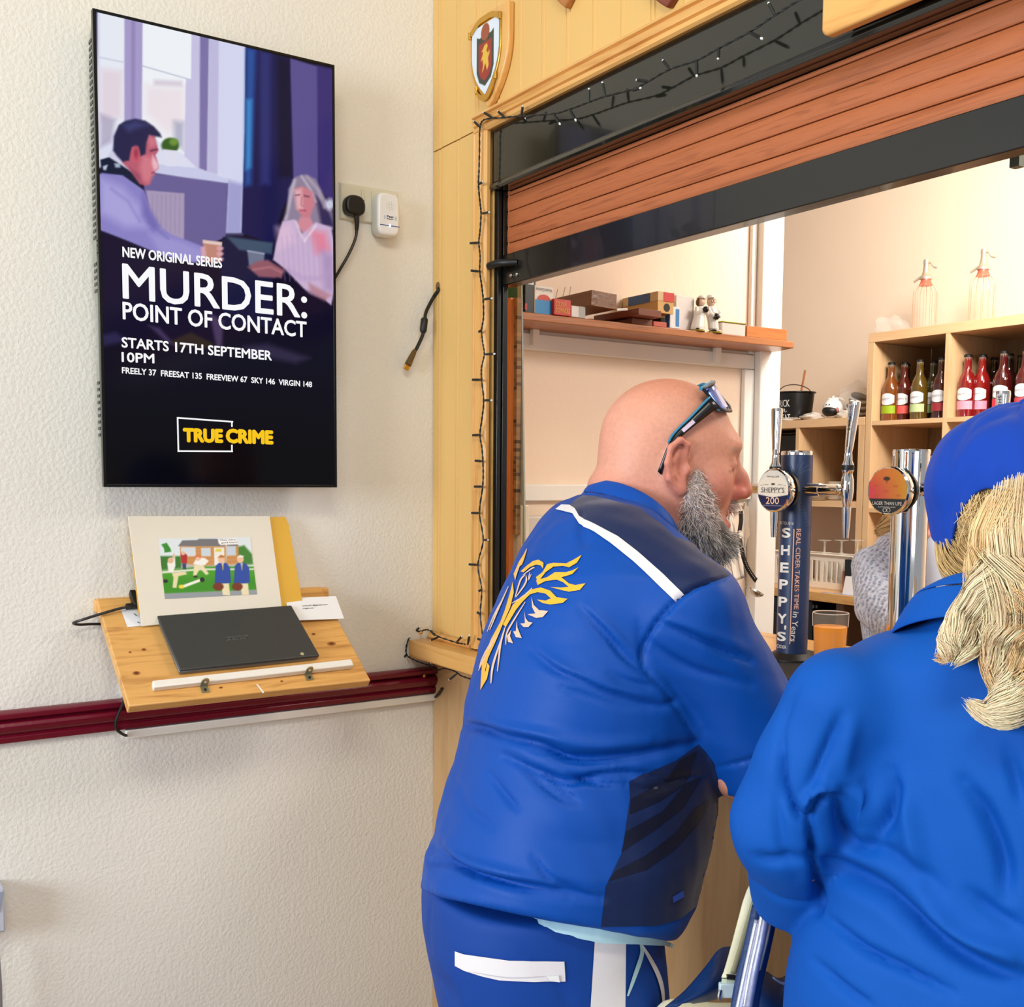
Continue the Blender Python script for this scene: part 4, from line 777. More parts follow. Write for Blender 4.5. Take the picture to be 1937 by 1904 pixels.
def facet(t, s_, X, ya, yb, u0, u1, z0, zt, v0, v1, rgb, flip=False, bold=.02):
    a, b = ya+(yb-ya)*u0, ya+(yb-ya)*u1; c_, d_ = z0+(zt-z0)*v0, z0+(zt-z0)*v1
    if flip: a, b, c_, d_ = b, a, d_, c_
    return text_on('printed_words', s_, mat('ink_%d_%d_%d' % rgb, rgb, .5), t, V3(X+.0009, a, c_), V3(X+.0009, b, c_), V3(X+.0009, a, d_), bold)
t, ya, yb, zt = card('book', 'thin green book at the left end of the bar shelf', 'book', 987, 991.5, 505, .085, .10, (30, 92, 40))
t, ya, yb, zt = card('game_box', 'black game box with white badge beside the green book', 'box', 993, 1013, 505, .092, .11, (24, 22, 24))
facep(t, 'white_badge', .092, ya, yb, .25, .8, SZ, zt, .62, .82, (236, 236, 236)); facet(t, 'G', .0925, ya, yb, .4, .65, SZ, zt, .65, .79, (24, 22, 24)); facep(t, 'red_mark', .092, ya, yb, .0, .2, SZ, zt, .06, .2, (190, 40, 30))
t, ya, yb, zt = card('domino_box', 'white and blue box of wooden dominoes next to the black box', 'box', 1011, 1046, 541, .094, .09, (236, 230, 222))
facep(t, 'blue_front', .094, ya, yb, .04, .97, SZ, zt, .0, .50, (30, 140, 206)); facet(t, 'Wooden Dominoes', .0942, ya, yb, .06, .94, SZ, zt, .80, .92, (90, 84, 84), True, 0.)
c_ = V3(.0943, (ya+yb)/2, SZ+(zt-SZ)*.5); MB().add([c_+V3(.0006, (yb-ya)*.36*math.cos(a), (zt-SZ)*.2*math.sin(a)) for a in np.linspace(0, math.pi, 14)], [tuple(range(14))]).build('red_sun', mat('card_214_80_66', (214, 80, 66)), t)
t, ya, yb, zt = card('domino_box', 'small red box lettered colour dominoes in yellow', 'box', 1048, 1080, 566, .104, .08, (206, 58, 50))
facet(t, 'COLOUR', .104, ya, yb, .08, .72, SZ, zt, .54, .84, (240, 190, 60), bold=.0); facet(t, 'DOMINOES', .104, ya, yb, .08, .92, SZ, zt, .16, .46, (240, 190, 60), bold=.0)
t, ya, yb, zt = card('small_box', 'little white and grey box under the brown wooden case', 'box', 1081, 1107, 579, .1, .13, (232, 228, 224)); facep(t, 'grey_end', .1, ya, yb, .55, 1., SZ, zt, 0, 1, (176, 178, 176))
zb = zt+.001
def slab(name, label, X0, X1, px0, px1, z0, z1, m, rot=0., tilt=0., bevel=.0015):
    ya, yb = yat(px0, X1), yat(px1, X1); o = MB().box((X0, ya, z0), (X1, yb, z1)).build(name, m, bevel=bevel); o.rotation_euler = (tilt, 0, rot); return o
wz = zat(1119, 546, .115)
M_carv = wood('carved_dark_oak', (128, 84, 46), (84, 48, 24), 'X', 1.5, .35, 14, bump=.3, coat=.3)
o = slab('wooden_case', '', -.038, .115, 1117.5, 1166, zb, wz-.004, M_carv, .0, -.04); tag(o, 'brown lacquered wooden case resting on the domino boxes', 'box')
M_mah = wood('mahogany_flat', (122, 60, 38), (94, 42, 26), 'X', 1.3, .35, 14, coat=.2)
o = slab('flat_wooden_box', '', -.04, .135, 1204, 1250, SZ+.0172, zat(1204, 581, .135)-.001, M_mah, .06); tag(o, 'flat dark mahogany box jutting over the shelf edge', 'box')
o = slab('wooden_chock', '', .0, .095, 1196, 1235, SZ+.0005, SZ+.0165, M_mah, 0); tag(o, 'small dark wooden chock under the flat mahogany box', 'block')
ya, yb, zt = yat(1244, .1), yat(1274, .1), zat(1245, 551, .1); lb = thing('long_game_box', 'long blue and buff game box with a red end flap', 'box', (.03, (ya+yb)/2, SZ+.036))
MB().box((-.045, ya, SZ+.0365), (.1, yb, zt)).build('buff_tray', mat('buff_card', (222, 178, 110), .6), lb, bevel=.001); zm = zt-(zt-SZ)*.26
MB().box((-.0455, ya-.001, zm), (.1012, yb+.001, zt+.001)).build('buff_lid', mat('buff_lid', (226, 198, 150), .5), lb, bevel=.001)
MB().box((-.02, ya-.0018, zm), (.07, ya-.0011, zt)).build('blue_label', mat('blue_label', (52, 96, 160), .4), lb); MB().box((.1013, ya+(yb-ya)*.35, zm), (.1022, yb, zt)).build('red_flap', mat('red_flap', (214, 50, 44), .4), lb)
oc = MB().lathe(((.1001), (ya+yb)/2+.004, (SZ+.036+zm)/2), (1, 0, 0), [(.011, 0), (.011, .0006)], 18).build('black_crest', M_black, lb)
tl_ = slab('red_tin', '', .06, .096, 1237, 1262, SZ+.0005, SZ+.014, mat('salmon_card', (196, 92, 72), .5)); tag(tl_, 'low salmon red packet at the shelf edge by the playing cards', 'packet')
gt = slab('green_tin', '', -.02, .05, 1250, 1272, SZ+.0005, SZ+.0345, mat('dark_green_card', (70, 78, 52), .5)); tag(gt, 'dark green packet under the long game box', 'packet')
t, ya, yb, zt = card('playing_cards', 'blue and white pack of playing cards standing upright', 'cards', 1268, 1287, 580, .098, .022, (238, 238, 240)); facep(t, 'blue_back', .098, ya, yb, .55, .9, SZ, zt, .1, .9, (52, 132, 200)); MB().box((.079, ya-.0006, SZ+.004), (.0965, ya+.0001, zt-.004)).build('blue_side', mat('blue_pattern', (60, 110, 176), .5, var=.4, vscale=180), t)
t, ya, yb, zt = card('white_carton', 'plain white carton behind the china figures', 'box', 1279, 1313, 560, .07, .09, (238, 230, 226))
for k, (a, b) in enumerate((((1049, 563), (1055, 547)), ((1064, 556), (1069, 543)), ((1076, 556), (1079.5, 542)))):
    o = MB().tube([onx(a[0], a[1]+8, .02), onx(*b, .02)], .0008, 5).build('thin_stick', mat('thin_stick', (150, 110, 90), .5)); tag(o, ['leftmost', 'middle', 'rightmost'][k]+' thin stick poking up behind the wooden case', 'stick')
o = MB().tube([onx(1166, 579, .105), onx(1186, 578, .105)], .0035, 8).build('white_peg', M_white_pl); o.location.z = SZ+.026; tag(o, 'short white peg lying above the flat mahogany box', 'peg')
wz1 = zat(1450, 620, .096); o = MB().hexa([(.05, yat(1414, .096), SZ+.0005), (.096, yat(1414, .096), SZ+.0005), (.096, yat(1490, .096), SZ+.0005), (.05, yat(1490, .096), SZ+.0005), (.05, yat(1414, .096), wz1), (.096, yat(1414, .096), wz1), (.096, yat(1490, .096), wz1+.002), (.05, yat(1490, .096), wz1+.002)]).build('wooden_block', wood('orange_block', (204, 124, 60), (172, 92, 38), 'Y', 1.5, .4), bevel=.001); tag(o, 'orange brown wooden block at the free end of the bar shelf', 'block')
t, ya, yb, zt = card('trinket_box', 'low clear trinket box with shiny gold lid', 'box', 1367, 1411, 612, .094, .05, (226, 214, 204)); MB().box((.043, ya-.001, zt+.0002), (.0955, yb+.001, zt+.004)).build('gold_lid', mat('gold_lid', (150, 140, 40), .2, .7), t, bevel=.001)
# two china bowlers leaning together
M_china = mat('white_china', (238, 236, 228), .12, var=.02, Coat_Weight=.5); M_chskin = mat('china_skin', (232, 196, 168), .2); M_chdark = mat('china_black', (26, 24, 26), .15); M_chbrown = mat('china_brown', (104, 64, 44), .3); M_chgold = mat('china_gold_green', (170, 150, 60), .25, .5)
def figure(name, label, pxc, lean, woman):
    X = .085; yc = yat(pxc, X, 600); H = zat(pxc, 556, X)-SZ; z = lambda u: SZ+.0005+H*u; s_ = H/.09; t = thing(name, label, 'figurine', (X, yc, SZ))
    w_ = lambda u: V3(X, yc+lean*H*.16*u, z(u))
    MB().lathe(V3(X, yc, z(0)), (0, 0, 1), [(.019*s_, 0), (.019*s_, .003), (.016*s_, .005)], 20).build('base', M_chgold, t)
    pr_ = [(.0175, .05), (.0185, .12), (.0165, .3), (.0150, .42), (.0155, .52), (.0135, .60), (.008, .68)] if woman else [(.010, .05), (.0135, .12), (.0135, .30), (.0150, .40), (.0165, .52), (.0150, .60), (.008, .68)]
    m_ = MB(); n_ = 18; P = []
    for r_, u in pr_: P.append([w_(u)+V3(r_*s_*.85*math.cos(a), r_*s_*math.sin(a), 0) for a in np.linspace(0, 2*math.pi, n_, endpoint=False)])
    for i in range(len(P)-1): m_.add(P[i]+P[i+1], [(j, (j+1) % n_, n_+(j+1) % n_, n_+j) for j in range(n_)])
    m_.build('body', M_china, t)
    hd = MB().ball(w_(.79), (.0095*s_, .0105*s_, .0115*s_), 14, 10).build('head', M_chskin, t); MB().ball(w_(.79)+V3(.002, lean*.0105*s_, -.001), .0022*s_, 8, 6).build('nose', M_chskin, hd)
    MB().lathe(w_(.88), (0, lean*.12, 1), [(.0125*s_, 0), (.0128*s_, .0012), (.0095*s_, .002), (.0085*s_, .006*s_), (.004*s_, .0085*s_)], 16).build('hat', M_china, t)
    MB().ball(w_(.80)+V3(-.003, -lean*.004, -.001), (.0095*s_, .0088*s_, .0105*s_), 12, 8).build('hair', M_chbrown if woman else M_chdark, t)
    if not woman:
        for k in (-1, 1): MB().tube([w_(.80)+V3(.0092*s_, .0042*s_*k+.004*s_*math.cos(a)*.9, .004*s_*math.sin(a)) for a in np.linspace(0, 2*math.pi, 12)], .0006, 5).build('spectacles', M_chdark, t)
    MB().ball(w_(.40 if not woman else .58)+V3(.016*s_, lean*.004, 0), .0078*s_, 12, 8).build('bowl', M_chdark, t)
    for k in (-1, 1): MB().tube([w_(.62)+V3(.002, k*.013*s_, 0), w_(.48)+V3(.010*s_, k*.017*s_, 0), w_(.40 if not woman else .54)+V3(.015*s_, k*.006*s_, 0)], [.0055*s_, .0052*s_, .004*s_], 8).build('arm', M_china, t)
    for k in (-1, 1): MB().ball(V3(X+.008*s_, yc+k*.008*s_, z(.05)), (.008*s_, .0055*s_, .004*s_), 10, 6).build('shoe', M_china if k > 0 else M_chdark, t)
    return t
figure('china_figure', 'white china lady bowler with brown hair leaning to the right', 1319, 1, True)
figure('china_figure', 'white china man bowler in cap and spectacles leaning to the left', 1351, -1, False)

# ================================================================== things hanging by the white post
Xh = .012
hk = thing('tea_towel', 'white tea towel with thin dark stripes hanging behind the man\'s beard', 'towel', onx(1385, 1100, Xh))
def lerp2(a, b, t_): return (a[0]+(b[0]-a[0])*t_, a[1]+(b[1]-a[1])*t_)
nu, nv = 25, 16; P = np.zeros((nv, nu, 3)); LA = [(1366, 955), (1345, 1020), (1318, 1075), (1330, 1120)]; RB = [(1381, 962), (1392, 1010), (1403, 1060), (1408, 1092)]
CA, CB = catmull([(a, b, 0) for a, b in LA], 5), catmull([(a, b, 0) for a, b in RB], 5)
for i in range(nv):
    for j in range(nu):
        u = j/(nu-1); q_ = lerp2(CA[i], CB[i], u); P[i, j] = onx(q_[0], q_[1], Xh+.010+.007*math.sin(u*16+i*.15)*(.4+i/nv))
k = NT('striped_towel'); uvn = k.n('ShaderNodeAttribute', attribute_name='Col'); k.l(uvn.outputs['Color'], k.b.inputs['Base Color']); k.set(Roughness=.9)
cl = np.zeros((nv, nu, 3)); m_ = MB().grid(P); o = m_.build('cloth', k.m, hk, fix=False)
for i in range(nv):
    for j in range(nu): cl[i, j] = S(238, 228, 214)[:3]
paint_attr(o, cl.reshape(-1, 3)); md = o.modifiers.new('thick', 'SOLIDIFY'); md.thickness = .0015
for j in range(2, nu, 4): MB().tube([P[i, j]+V3(.0012, 0, 0) for i in range(nv)], .0010, 4).build('stripe', mat('towel_stripe', (96, 84, 80), .9), hk)
wt = thing('wristwatch', 'black strapped wristwatch hanging on the white post', 'watch', onx(1420, 1098, Xh))
C = catmull([onx(a, b, Xh+.026) for a, b in ((1401.5, 966), (1402, 985), (1399, 1012), (1403, 1035), (1407, 1055), (1415, 1075), (1426, 1092), (1431, 1098))], 6)
m_ = MB(); sd = [unit(np.cross(C[min(i+1, len(C)-1)]-C[max(i-1, 0)], (1, 0, 0)))*.0075 for i in range(len(C))]; Pq = np.array([[c_-s_, c_+s_] for c_, s_ in zip(C, sd)]); o = m_.grid(Pq).build('strap', M_blackpl, wt, fix=False); md = o.modifiers.new('t', 'SOLIDIFY'); md.thickness = .002
cc = onx(1398.5, 1011, Xh+.029); MB().lathe(cc, (1, 0, 0), [(.012, 0), (.013, .003), (.011, .006)], 20).build('case', M_steel, wt); MB().lathe(cc+V3(.0061, 0, 0), (1, 0, 0), [(.0098, 0), (.0098, .0005)], 20).build('dial', mat('watch_dial', (228, 222, 206), .3), wt)
for i in range(26, 38): MB().lathe(C[i]+V3(.0012, 0, 0), (1, 0, 0), [(.0009, 0), (.0009, .0006)], 6).build('strap_hole', M_white_pl, wt)
MB().obox(onx(1403, 1034, Xh+.028), (1, 0, 0), (0, 1, .2), (0, -.2, 1), .002, .009, .0015).build('buckle', M_steel, wt)
op = MB(); op.prism([onx(a, b, Xh-.004) for a, b in ((1404, 958), (1415, 957), (1416, 1000), (1419, 1012), (1413, 1018), (1409, 1035), (1407, 1035), (1408, 1000))], (.003, 0, 0)); oo = op.build('bottle_opener', M_steel, bevel=.0008); tag(oo, 'flat steel bottle opener hanging behind the wristwatch', 'opener')
hk2 = MB().tube(catmull([onx(1408, 950, -.012), onx(1408, 951, .014), onx(1406, 962, .02), onx(1403, 955, .022)], 5), .002, 6).build('steel_hook', M_steel); tag(hk2, 'small steel cup hook on the white post', 'hook')
jg = thing('steel_ladle', 'polished steel ladle hanging low on the white post', 'ladle', onx(1430, 1130, Xh)); MB().tube([onx(1407, 1040, Xh+.002), onx(1408, 1080, Xh+.002), onx(1411, 1112, Xh+.006)], .0025, 8).build('handle', M_steel, jg)
MB().lathe(onx(1430, 1120, Xh+.035), unit(V3(.35, .25, .9)), [(.003, -.012), (.014, -.010), (.022, -.002), (.0245, .004), (.0235, .004), (.020, -.001)], 24, caps=False).build('cup', M_steel, jg)

# ================================================================== shelving behind the bar
YK = 2.45
M_kal = wood('pale_oak_effect', (220, 182, 138), (202, 160, 114), 'Z', .9, .5, 12, bump=.03); M_kalh = wood('pale_oak_effect_flat', (224, 184, 140), (208, 166, 120), 'X', .9, .5, 12, bump=.03)
a = ony(1643, 631, YK); mxx = ony(1792, 628, YK)[0]; xl = a[0]; zt_ = a[2]; pit = mxx-xl-.008
zs = ony(1651, 796, YK)[2]; CTZ = 1.0
ta = thing('tall_cube_shelving', 'tall pale oak cube shelving holding cider bottles behind the bar', 'shelving', (xl+.75, YK+.19, CTZ))
MB().box((xl, YK, CTZ), (xl+.03, YK+.385, zt_-.0385)).build('side_panel', M_kal, ta, bevel=.001)
MB().box((xl, YK, zt_-.038), (xl+4*pit+.03, YK+.385, zt_)).build('top_panel', M_kalh, ta, bevel=.001)
MB().box((xl+4*pit, YK, CTZ), (xl+4*pit+.03, YK+.385, zt_-.0385)).build('side_panel', M_kal, ta)
for c_ in range(1, 4): MB().box((xl+c_*pit+.002, YK, CTZ), (xl+c_*pit+.020, YK+.385, zt_-.0385)).build('upright', M_kal, ta)
hz_ = zt_-zs
for r_ in range(1, 4):
    z = zs-(r_-1)*hz_
    if z < CTZ+.05: break
    for c_ in range(4): MB().box((xl+(c_*pit+.0205 if c_ else .0305), YK+.001, z-.018), (xl+(c_+1)*pit+.0015, YK+.384, z)).build('shelf_board', M_kalh, ta)
M_kalb = wood('back_board_painted_shade', (158, 126, 88), (132, 102, 66), 'Z', .9, .6, 12, bump=.03); bk_ = MB().box((xl+.0305, YK+.386, CTZ), (xl+4*pit, YK+.392, zt_-.002)).build('back_panel', M_kalb, ta)  # back boards of both units coloured darker to stand for shade inside the cells
zl = ony(1560, 792, YK)[2]; xr = xl-.004; xm = ony(1507, 870, YK)[0]; zsh = ony(1560, 947, YK)[2]
lo_ = thing('low_cube_shelving', 'lower pale oak shelving unit left of the tall one', 'shelving', (xr-.6, YK+.19, CTZ))
MB().box((xr-1.15, YK, zl-.034), (xr, YK+.385, zl)).build('top_panel', M_kalh, lo_, bevel=.001); MB().box((xr-.030, YK, CTZ), (xr, YK+.385, zl-.0345)).build('side_panel', M_kal, lo_)
MB().box((xm-.009, YK, zsh+.0005), (xm+.009, YK+.385, zl-.0345)).build('upright', M_kal, lo_)
MB().box((xr-1.15, YK+.001, zsh-.026), (xr-.0305, YK+.384, zsh)).build('shelf_board', M_kalh, lo_)
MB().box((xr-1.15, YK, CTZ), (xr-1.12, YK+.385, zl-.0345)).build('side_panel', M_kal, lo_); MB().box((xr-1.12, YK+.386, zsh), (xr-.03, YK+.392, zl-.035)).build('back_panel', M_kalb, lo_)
c0_ = ony(1438, 1110, 2.25); c1_ = ony(1628, 1126, 2.25); CZ = (c0_[2]+c1_[2])/2
bcn = thing('back_counter', 'wooden counter top along the wall behind the bar', 'counter', (0, 2.5, CZ-.04)); MB().box((-2.3, 2.25, CZ-.038), (1.6, 2.855, CZ)).build('worktop', M_pine, bcn, bevel=.002)
for px in (1580, 1900): a = ony(px, 1200, 2.3); MB().box((a[0], 2.3, .0), (a[0]+.04, 2.84, CZ-.0385)).build('leg_panel', wood('dark_leg', (110, 76, 44), (84, 54, 30), 'Z'), bcn)
for o in (ta, lo_):
    dz_ = CZ+.0005-CTZ
    for ch in KIDS(o):
        if abs(min(v.co.z for v in ch.data.vertices)+ORG[ch][2]-CTZ) < 1e-4 and ch.name.split('.')[0] in ('side_panel', 'upright', 'back_panel'):
            for v in ch.data.vertices:
                if abs(v.co.z+ORG[ch][2]-CTZ) < 1e-4: v.co.z += dz_
fx = ony(1462, 1200, 2.33)[0]
fr_ = thing('drinks_fridge', 'black drinks fridge under the back counter', 'fridge', (fx+.1, 2.55, 0)); MB().box((-1.75, 2.33, .0), (fx+.22, 2.84, CZ-.05)).build('cabinet', M_black, fr_, bevel=.005)
a = ony(1450, 1155, 2.328); MB().box((-1.5, 2.318, a[2]-.004), (fx+.1, 2.3295, a[2]+.004)).build('door_strip', mat('dark_strip', (60, 62, 60), .3), fr_); text_on('display_marks', '8 8', mat('pale_marks', (150, 156, 150), .4), fr_, ony(1537, 1150, 2.329), ony(1546, 1150, 2.329), ony(1537, 1144, 2.329))

# ---- bottles
def bottle(x, y, z, liquid, lab, label, s_=1., front=True):
    s_ = s_*1.08
    t = thing('cider_bottle', label, 'bottle', (x, y, z), 'cider bottles in the cube shelving')
    m = mat('cider_%d_%d_%d' % liquid, tuple(int(c*.8) for c in liquid), .08, var=.05, Coat_Weight=.6, Specular_IOR_Level=.7); R = .0315*s_
    prof = [(R*.9, 0), (R, .004), (R, .118), (R*.93, .134), (R*.72, .152), (R*.50, .164), (R*.43, .176), (R*.40, .212), (R*.40, .216)]
    MB().lathe((x, y, z+.0005), (0, 0, 1), [(r_, h*s_) for r_, h in prof], 20).build('bottle_glass', m, t)
    MB().lathe((x, y, z+.0005), (0, 0, 1), [(R*.405, .186*s_), (R*.405, .217*s_), (R*.42, .218*s_)], 14, caps=False).build('clear_neck', mat('pale_neck_glass', (150, 146, 128), .05, var=.1, vscale=60, Coat_Weight=.8), t)
    MB().lathe((x, y, z+.0005), (0, 0, 1), [(R*.46, .2155*s_), (R*.46, .222*s_), (R*.36, .225*s_)], 14).build('cap', M_blackpl, t)
    if front:
        vd = unit(CAM[:2]-np.array([x, y])); th0 = math.atan2(-1.0, vd[0]*.35)
        def arc(u, zz, r_): a = th0+u; return V3(x+r_*math.cos(a), y+r_*math.sin(a), zz)
        r1 = R+.0010; g = MB(); g.grid([[arc(u, z+h*s_*1., r1) for u in np.linspace(-1.05, 1.05, 21)] for h in (.028, .058)]); g.build('colour_label', mat('label_%d_%d_%d' % lab, lab, .5, var=.06, vscale=90), t, fix=False)
        top = [(u, .105-.009*abs(u/.9)**2) for u in np.linspace(-.9, .9, 19)]; bot = [(u, .060+.009*abs(u/.9)**2) for u in np.linspace(-.9, .9, 19)]
        g = MB(); g.grid([[arc(u, z+h*s_, r1) for u, h in bot], [arc(u, z+.082*s_, r1) for u, h in bot], [arc(u, z+h*s_, r1) for u, h in top]]); g.build('badge_label', mat('bottle_badge', (238, 236, 240), .5), t, fix=False)
        uv, f_, _ = text_geo("SHEPPY'S"); P = np.array([arc((a-.5)*1.45, z+(.079+b*.008)*s_, R+.0016) for a, b in uv]); link_mesh('badge_words', P, f_, mat('badge_ink', (130, 130, 140), .5), t, smooth=False, fix=False)
    return t
def on_shelf(px, yoff):
    x = ony(px, 790, YK+yoff)[0]; c_ = 0 if px < 1792 else 1; return min(max(x, xl+c_*pit+(.0205 if c_ else .0305)+.0355), xl+(c_+1)*pit-.034) if px < 1925 else x
zf = zs+.0005
spec = [(1676, .07, (150, 82, 26), (150, 178, 20), 'amber cider bottle with lime green label at the left of the cube'), (1708, .11, (104, 34, 22), (232, 92, 84), 'dark amber cider bottle with coral label, second in the left cube'), (1737, .07, (112, 84, 26), (186, 206, 150), 'golden cider bottle with pale green label, third in the left cube'), (1778, .075, (74, 18, 16), (156, 40, 52), 'dark red cider bottle with crimson label against the shelf divider'),
        (1821, .07, (150, 24, 26), (236, 150, 170), 'red cider bottle with pale pink label, first in the right cube'), (1854, .11, (158, 26, 26), (234, 150, 176), 'red cider bottle with pink label, second in the right cube'), (1894, .07, (88, 16, 18), (226, 52, 66), 'dark red cider bottle with bright red label behind the blue cap'), (1936, .07, (104, 28, 24), (186, 72, 84), 'dark cider bottle with dull red label at the right edge')]
for px, yo, lq, lb_, lab in spec: bottle(on_shelf(px, yo), YK+yo, zf, lq, lb_, lab)
for k, (px, yo) in enumerate(((1700, .17), (1738, .25), (1762, .16), (1785, .26), (1846, .17), (1873, .245), (1884, .33), (1905, .17), (1927, .25))): bottle(on_shelf(px, yo), YK+yo, zf, [(40, 22, 14), (36, 26, 16), (60, 56, 30), (34, 12, 12)][k % 4], (176, 206, 150), 'dark black capped bottle in the back row '+['between lime and coral labels', 'behind coral and pale green labels', 'with pale green label', 'behind the crimson label', 'between two pink labels', 'left of the bright red label', 'deepest in the right cube', 'right of the bright red label', 'left of the dull red label'][k], 1., px == 1762)
# ---- soda siphons on top
M_sg = glass('siphon_glass', (236, 220, 196), .03, alpha=.07); M_beige = mat('siphon_metal', (196, 180, 160), .3, .5); M_red = mat('siphon_red', (220, 96, 74), .35)
def siphon(px, ptop, pbot, label):
    yv = YK+.12; b = ony(px, pbot, yv); z = zt_+.0005; Ht = ony(px, ptop, yv)[2]-z; x = b[0]; k_ = Ht/.285
    t = thing('soda_siphon', label, 'siphon', (x, yv, z)); R = .046*k_
    MB().lathe((x, yv, z), (0, 0, 1), [(R*.95, 0), (R, .006*k_), (R, .15*k_), (R*.93, .165*k_), (R*.7, .18*k_), (R*.42, .19*k_)], 12, caps=False).build('ribbed_glass', M_sg, t, angle=10)
    MB().lathe((x, yv, z+.001), (0, 0, 1), [(R*.9, 0), (R*.9, .004)], 12).build('glass_base', mat('siphon_base', (214, 196, 166), .2), t)
    for j in range(12):
        a = 2*math.pi*j/12; MB().tube([V3(x+R*q_*1.005*math.cos(a), yv+R*q_*1.005*math.sin(a), z+h*k_) for h, q_ in ((.004, 1), (.08, 1), (.15, 1), (.165, .93), (.18, .7), (.19, .45))], .0009, 5).build('glass_rib', mat('glass_edge', (190, 152, 118), .1), t)
    MB().lathe((x, yv, z), (0, 0, 1), [(R*.56, .180*k_), (R*.50, .190*k_), (R*.42, .197*k_), (R*.42, .205*k_)], 20).build('red_collar', M_red, t)
    hd = MB().lathe((x, yv, z), (0, 0, 1), [(R*.5, .205*k_), (R*.5, .213*k_), (R*.36, .222*k_), (R*.26, .24*k_), (R*.22, .262*k_), (R*.26, .27*k_), (R*.24, .283*k_), (R*.1, .285*k_)], 18).build('head', M_beige, t)
    MB().tube([V3(x, yv, z+.225*k_), V3(x-.022*k_, yv-.012, z+.213*k_), V3(x-.042*k_, yv-.02, z+.198*k_)], [.006, .0055, .005], 8).build('spout', M_beige, hd)
    MB().tube(catmull([V3(x, yv, z+.272*k_), V3(x+.018*k_, yv+.002, z+.268*k_), V3(x+.03*k_, yv+.004, z+.252*k_), V3(x+.045*k_, yv+.006, z+.245*k_)], 4), .004, 8).build('lever', M_beige, hd)
siphon(1748, 491, 616, 'left glass soda siphon with red collar on top of the shelving'); siphon(1856, 471, 603, 'right glass soda siphon with red collar on top of the shelving')
def lump(name, label, cat, c, r, m, seed, amp=.25, parent=None, n=18, k=12):
    rg = np.random.default_rng(seed); b = MB().ball((0, 0, 0), 1, n, k); V = np.array(b.v); W = rg.normal(size=(6, 3))*3; ph = rg.uniform(0, 6, 6); s_ = 1+amp*sum(np.sin(V@W[i]+ph[i]) for i in range(6))/3
    V = V*s_[:, None]*np.asarray(r)+np.asarray(c); V[:, 2] = np.maximum(V[:, 2], c[2]-r[2]*.8); o = link_mesh(name, V, b.f, m, parent, angle=60)
    if parent is None: tag(o, label, cat)
    return o
M_film = glass('clear_film', (250, 246, 240), .12, alpha=.2)
c_ = ony(1686, 612, YK+.16); lump('plastic_bag', 'crumpled clear plastic bag on top of the shelving left of the siphons', 'bag', (c_[0], YK+.16, zt_+.038), (.07, .05, .045), M_film, 3)
# ---- on the low unit
bx_ = ony(1450, 750, YK+.12); t = thing('carton', 'grey and white cartons stacked at left end of the low shelving', 'box', (bx_[0]-.05, YK+.15, zl)); MB().box((bx_[0]-.2, YK+.06, zl+.0005), (ony(1458, 750, YK+.06)[0], YK+.25, zl+.085)).build('lower_carton', mat('grey_carton', (170, 166, 164), .5), t, bevel=.002); MB().box((bx_[0]-.2, YK+.05, zl+.086), (ony(1460, 735, YK+.05)[0], YK+.24, zl+.098)).build('lid', mat('olive_lid', (196, 176, 130), .5), t, bevel=.002)
cy = YK+.09; pc_ = ony(1503, 790, cy); cw = .086
cau = thing('sweet_bucket', 'black trick or treat bucket with wire handle on the low shelving', 'bucket', (pc_[0], cy, zl)); zr = ony(1503, 744, cy)[2]; hh = zr-zl
MB().lathe((pc_[0], cy, zl+.0005), (0, 0, 1), [(cw*.80, 0), (cw*.9, hh*.3), (cw, hh*.97), (cw*1.09, hh), (cw*1.09, hh*1.03), (cw*.97, hh*1.02), (cw*.86, hh*.3), (.001, .006)], 32, caps=False).build('bucket_wall', mat('bucket_black', (20, 19, 18), .3), cau)
MB().tube([V3(pc_[0]+cw*1.08*math.cos(a), cy-.03*math.sin(a), zr+.038*math.sin(a)) for a in np.linspace(0, math.pi, 22)], .0022, 6).build('handle', mat('handle_brown', (70, 50, 40), .4), cau)
for s_ in (-1, 1): MB().box((pc_[0]+s_*cw*1.06-.008, cy-.006, zr-.006), (pc_[0]+s_*cw*1.06+.008, cy+.006, zr+.003)).build('handle_lug', M_blackpl, cau)
thc = math.atan2(-.75, .25)
def bkt(s_, u0, u1, h0, h1, bend=True):
    uv, f_, _ = text_geo(s_, .0); P = []
    for a, b in uv:
        th_ = thc+(u0+(u1-u0)*a); r_ = cw*(.83+.17*(h0+(h1-h0)*b)/1.)+.002; P.append(V3(pc_[0]+r_*math.cos(th_), cy+r_*math.sin(th_), zl+hh*(h0+(h1-h0)*b)))
    link_mesh('painted_words', np.array(P), f_, mat('bucket_paint', (236, 232, 226), .5), cau, smooth=False, fix=False)
bkt('TRICK', -.75, .12, .50, .74); bkt('-OR-', -.62, -.05, .30, .44); bkt('TREAT', -.75, .15, .02, .24)
st_ = MB().tube([V3(pc_[0]+.012, cy, zl+.02), ony(1523, 700, cy+.02)], .0048, 8).build('wooden_stick', wood('stick_wood', (172, 108, 66), (140, 80, 44), 'Z')); tag(st_, 'brown wooden stick standing in the black bucket', 'stick')
c_ = ony(1576, 756, YK+.07); r_ = .043; toy = thing('toy_ball', 'round white and black animal toy sitting on the low shelving', 'toy', (c_[0], YK+.07, zl))
MB().ball((c_[0], YK+.07, zl+r_*.98+.006), (r_, r_, r_*1.04), 24, 16).build('body', M_white_pl, toy); MB().ball((c_[0]+.001, YK+.06, zl+r_*.72+.006), (r_*.93, r_*.95, r_*.62), 20, 12).build('dark_front', M_blackpl, toy)
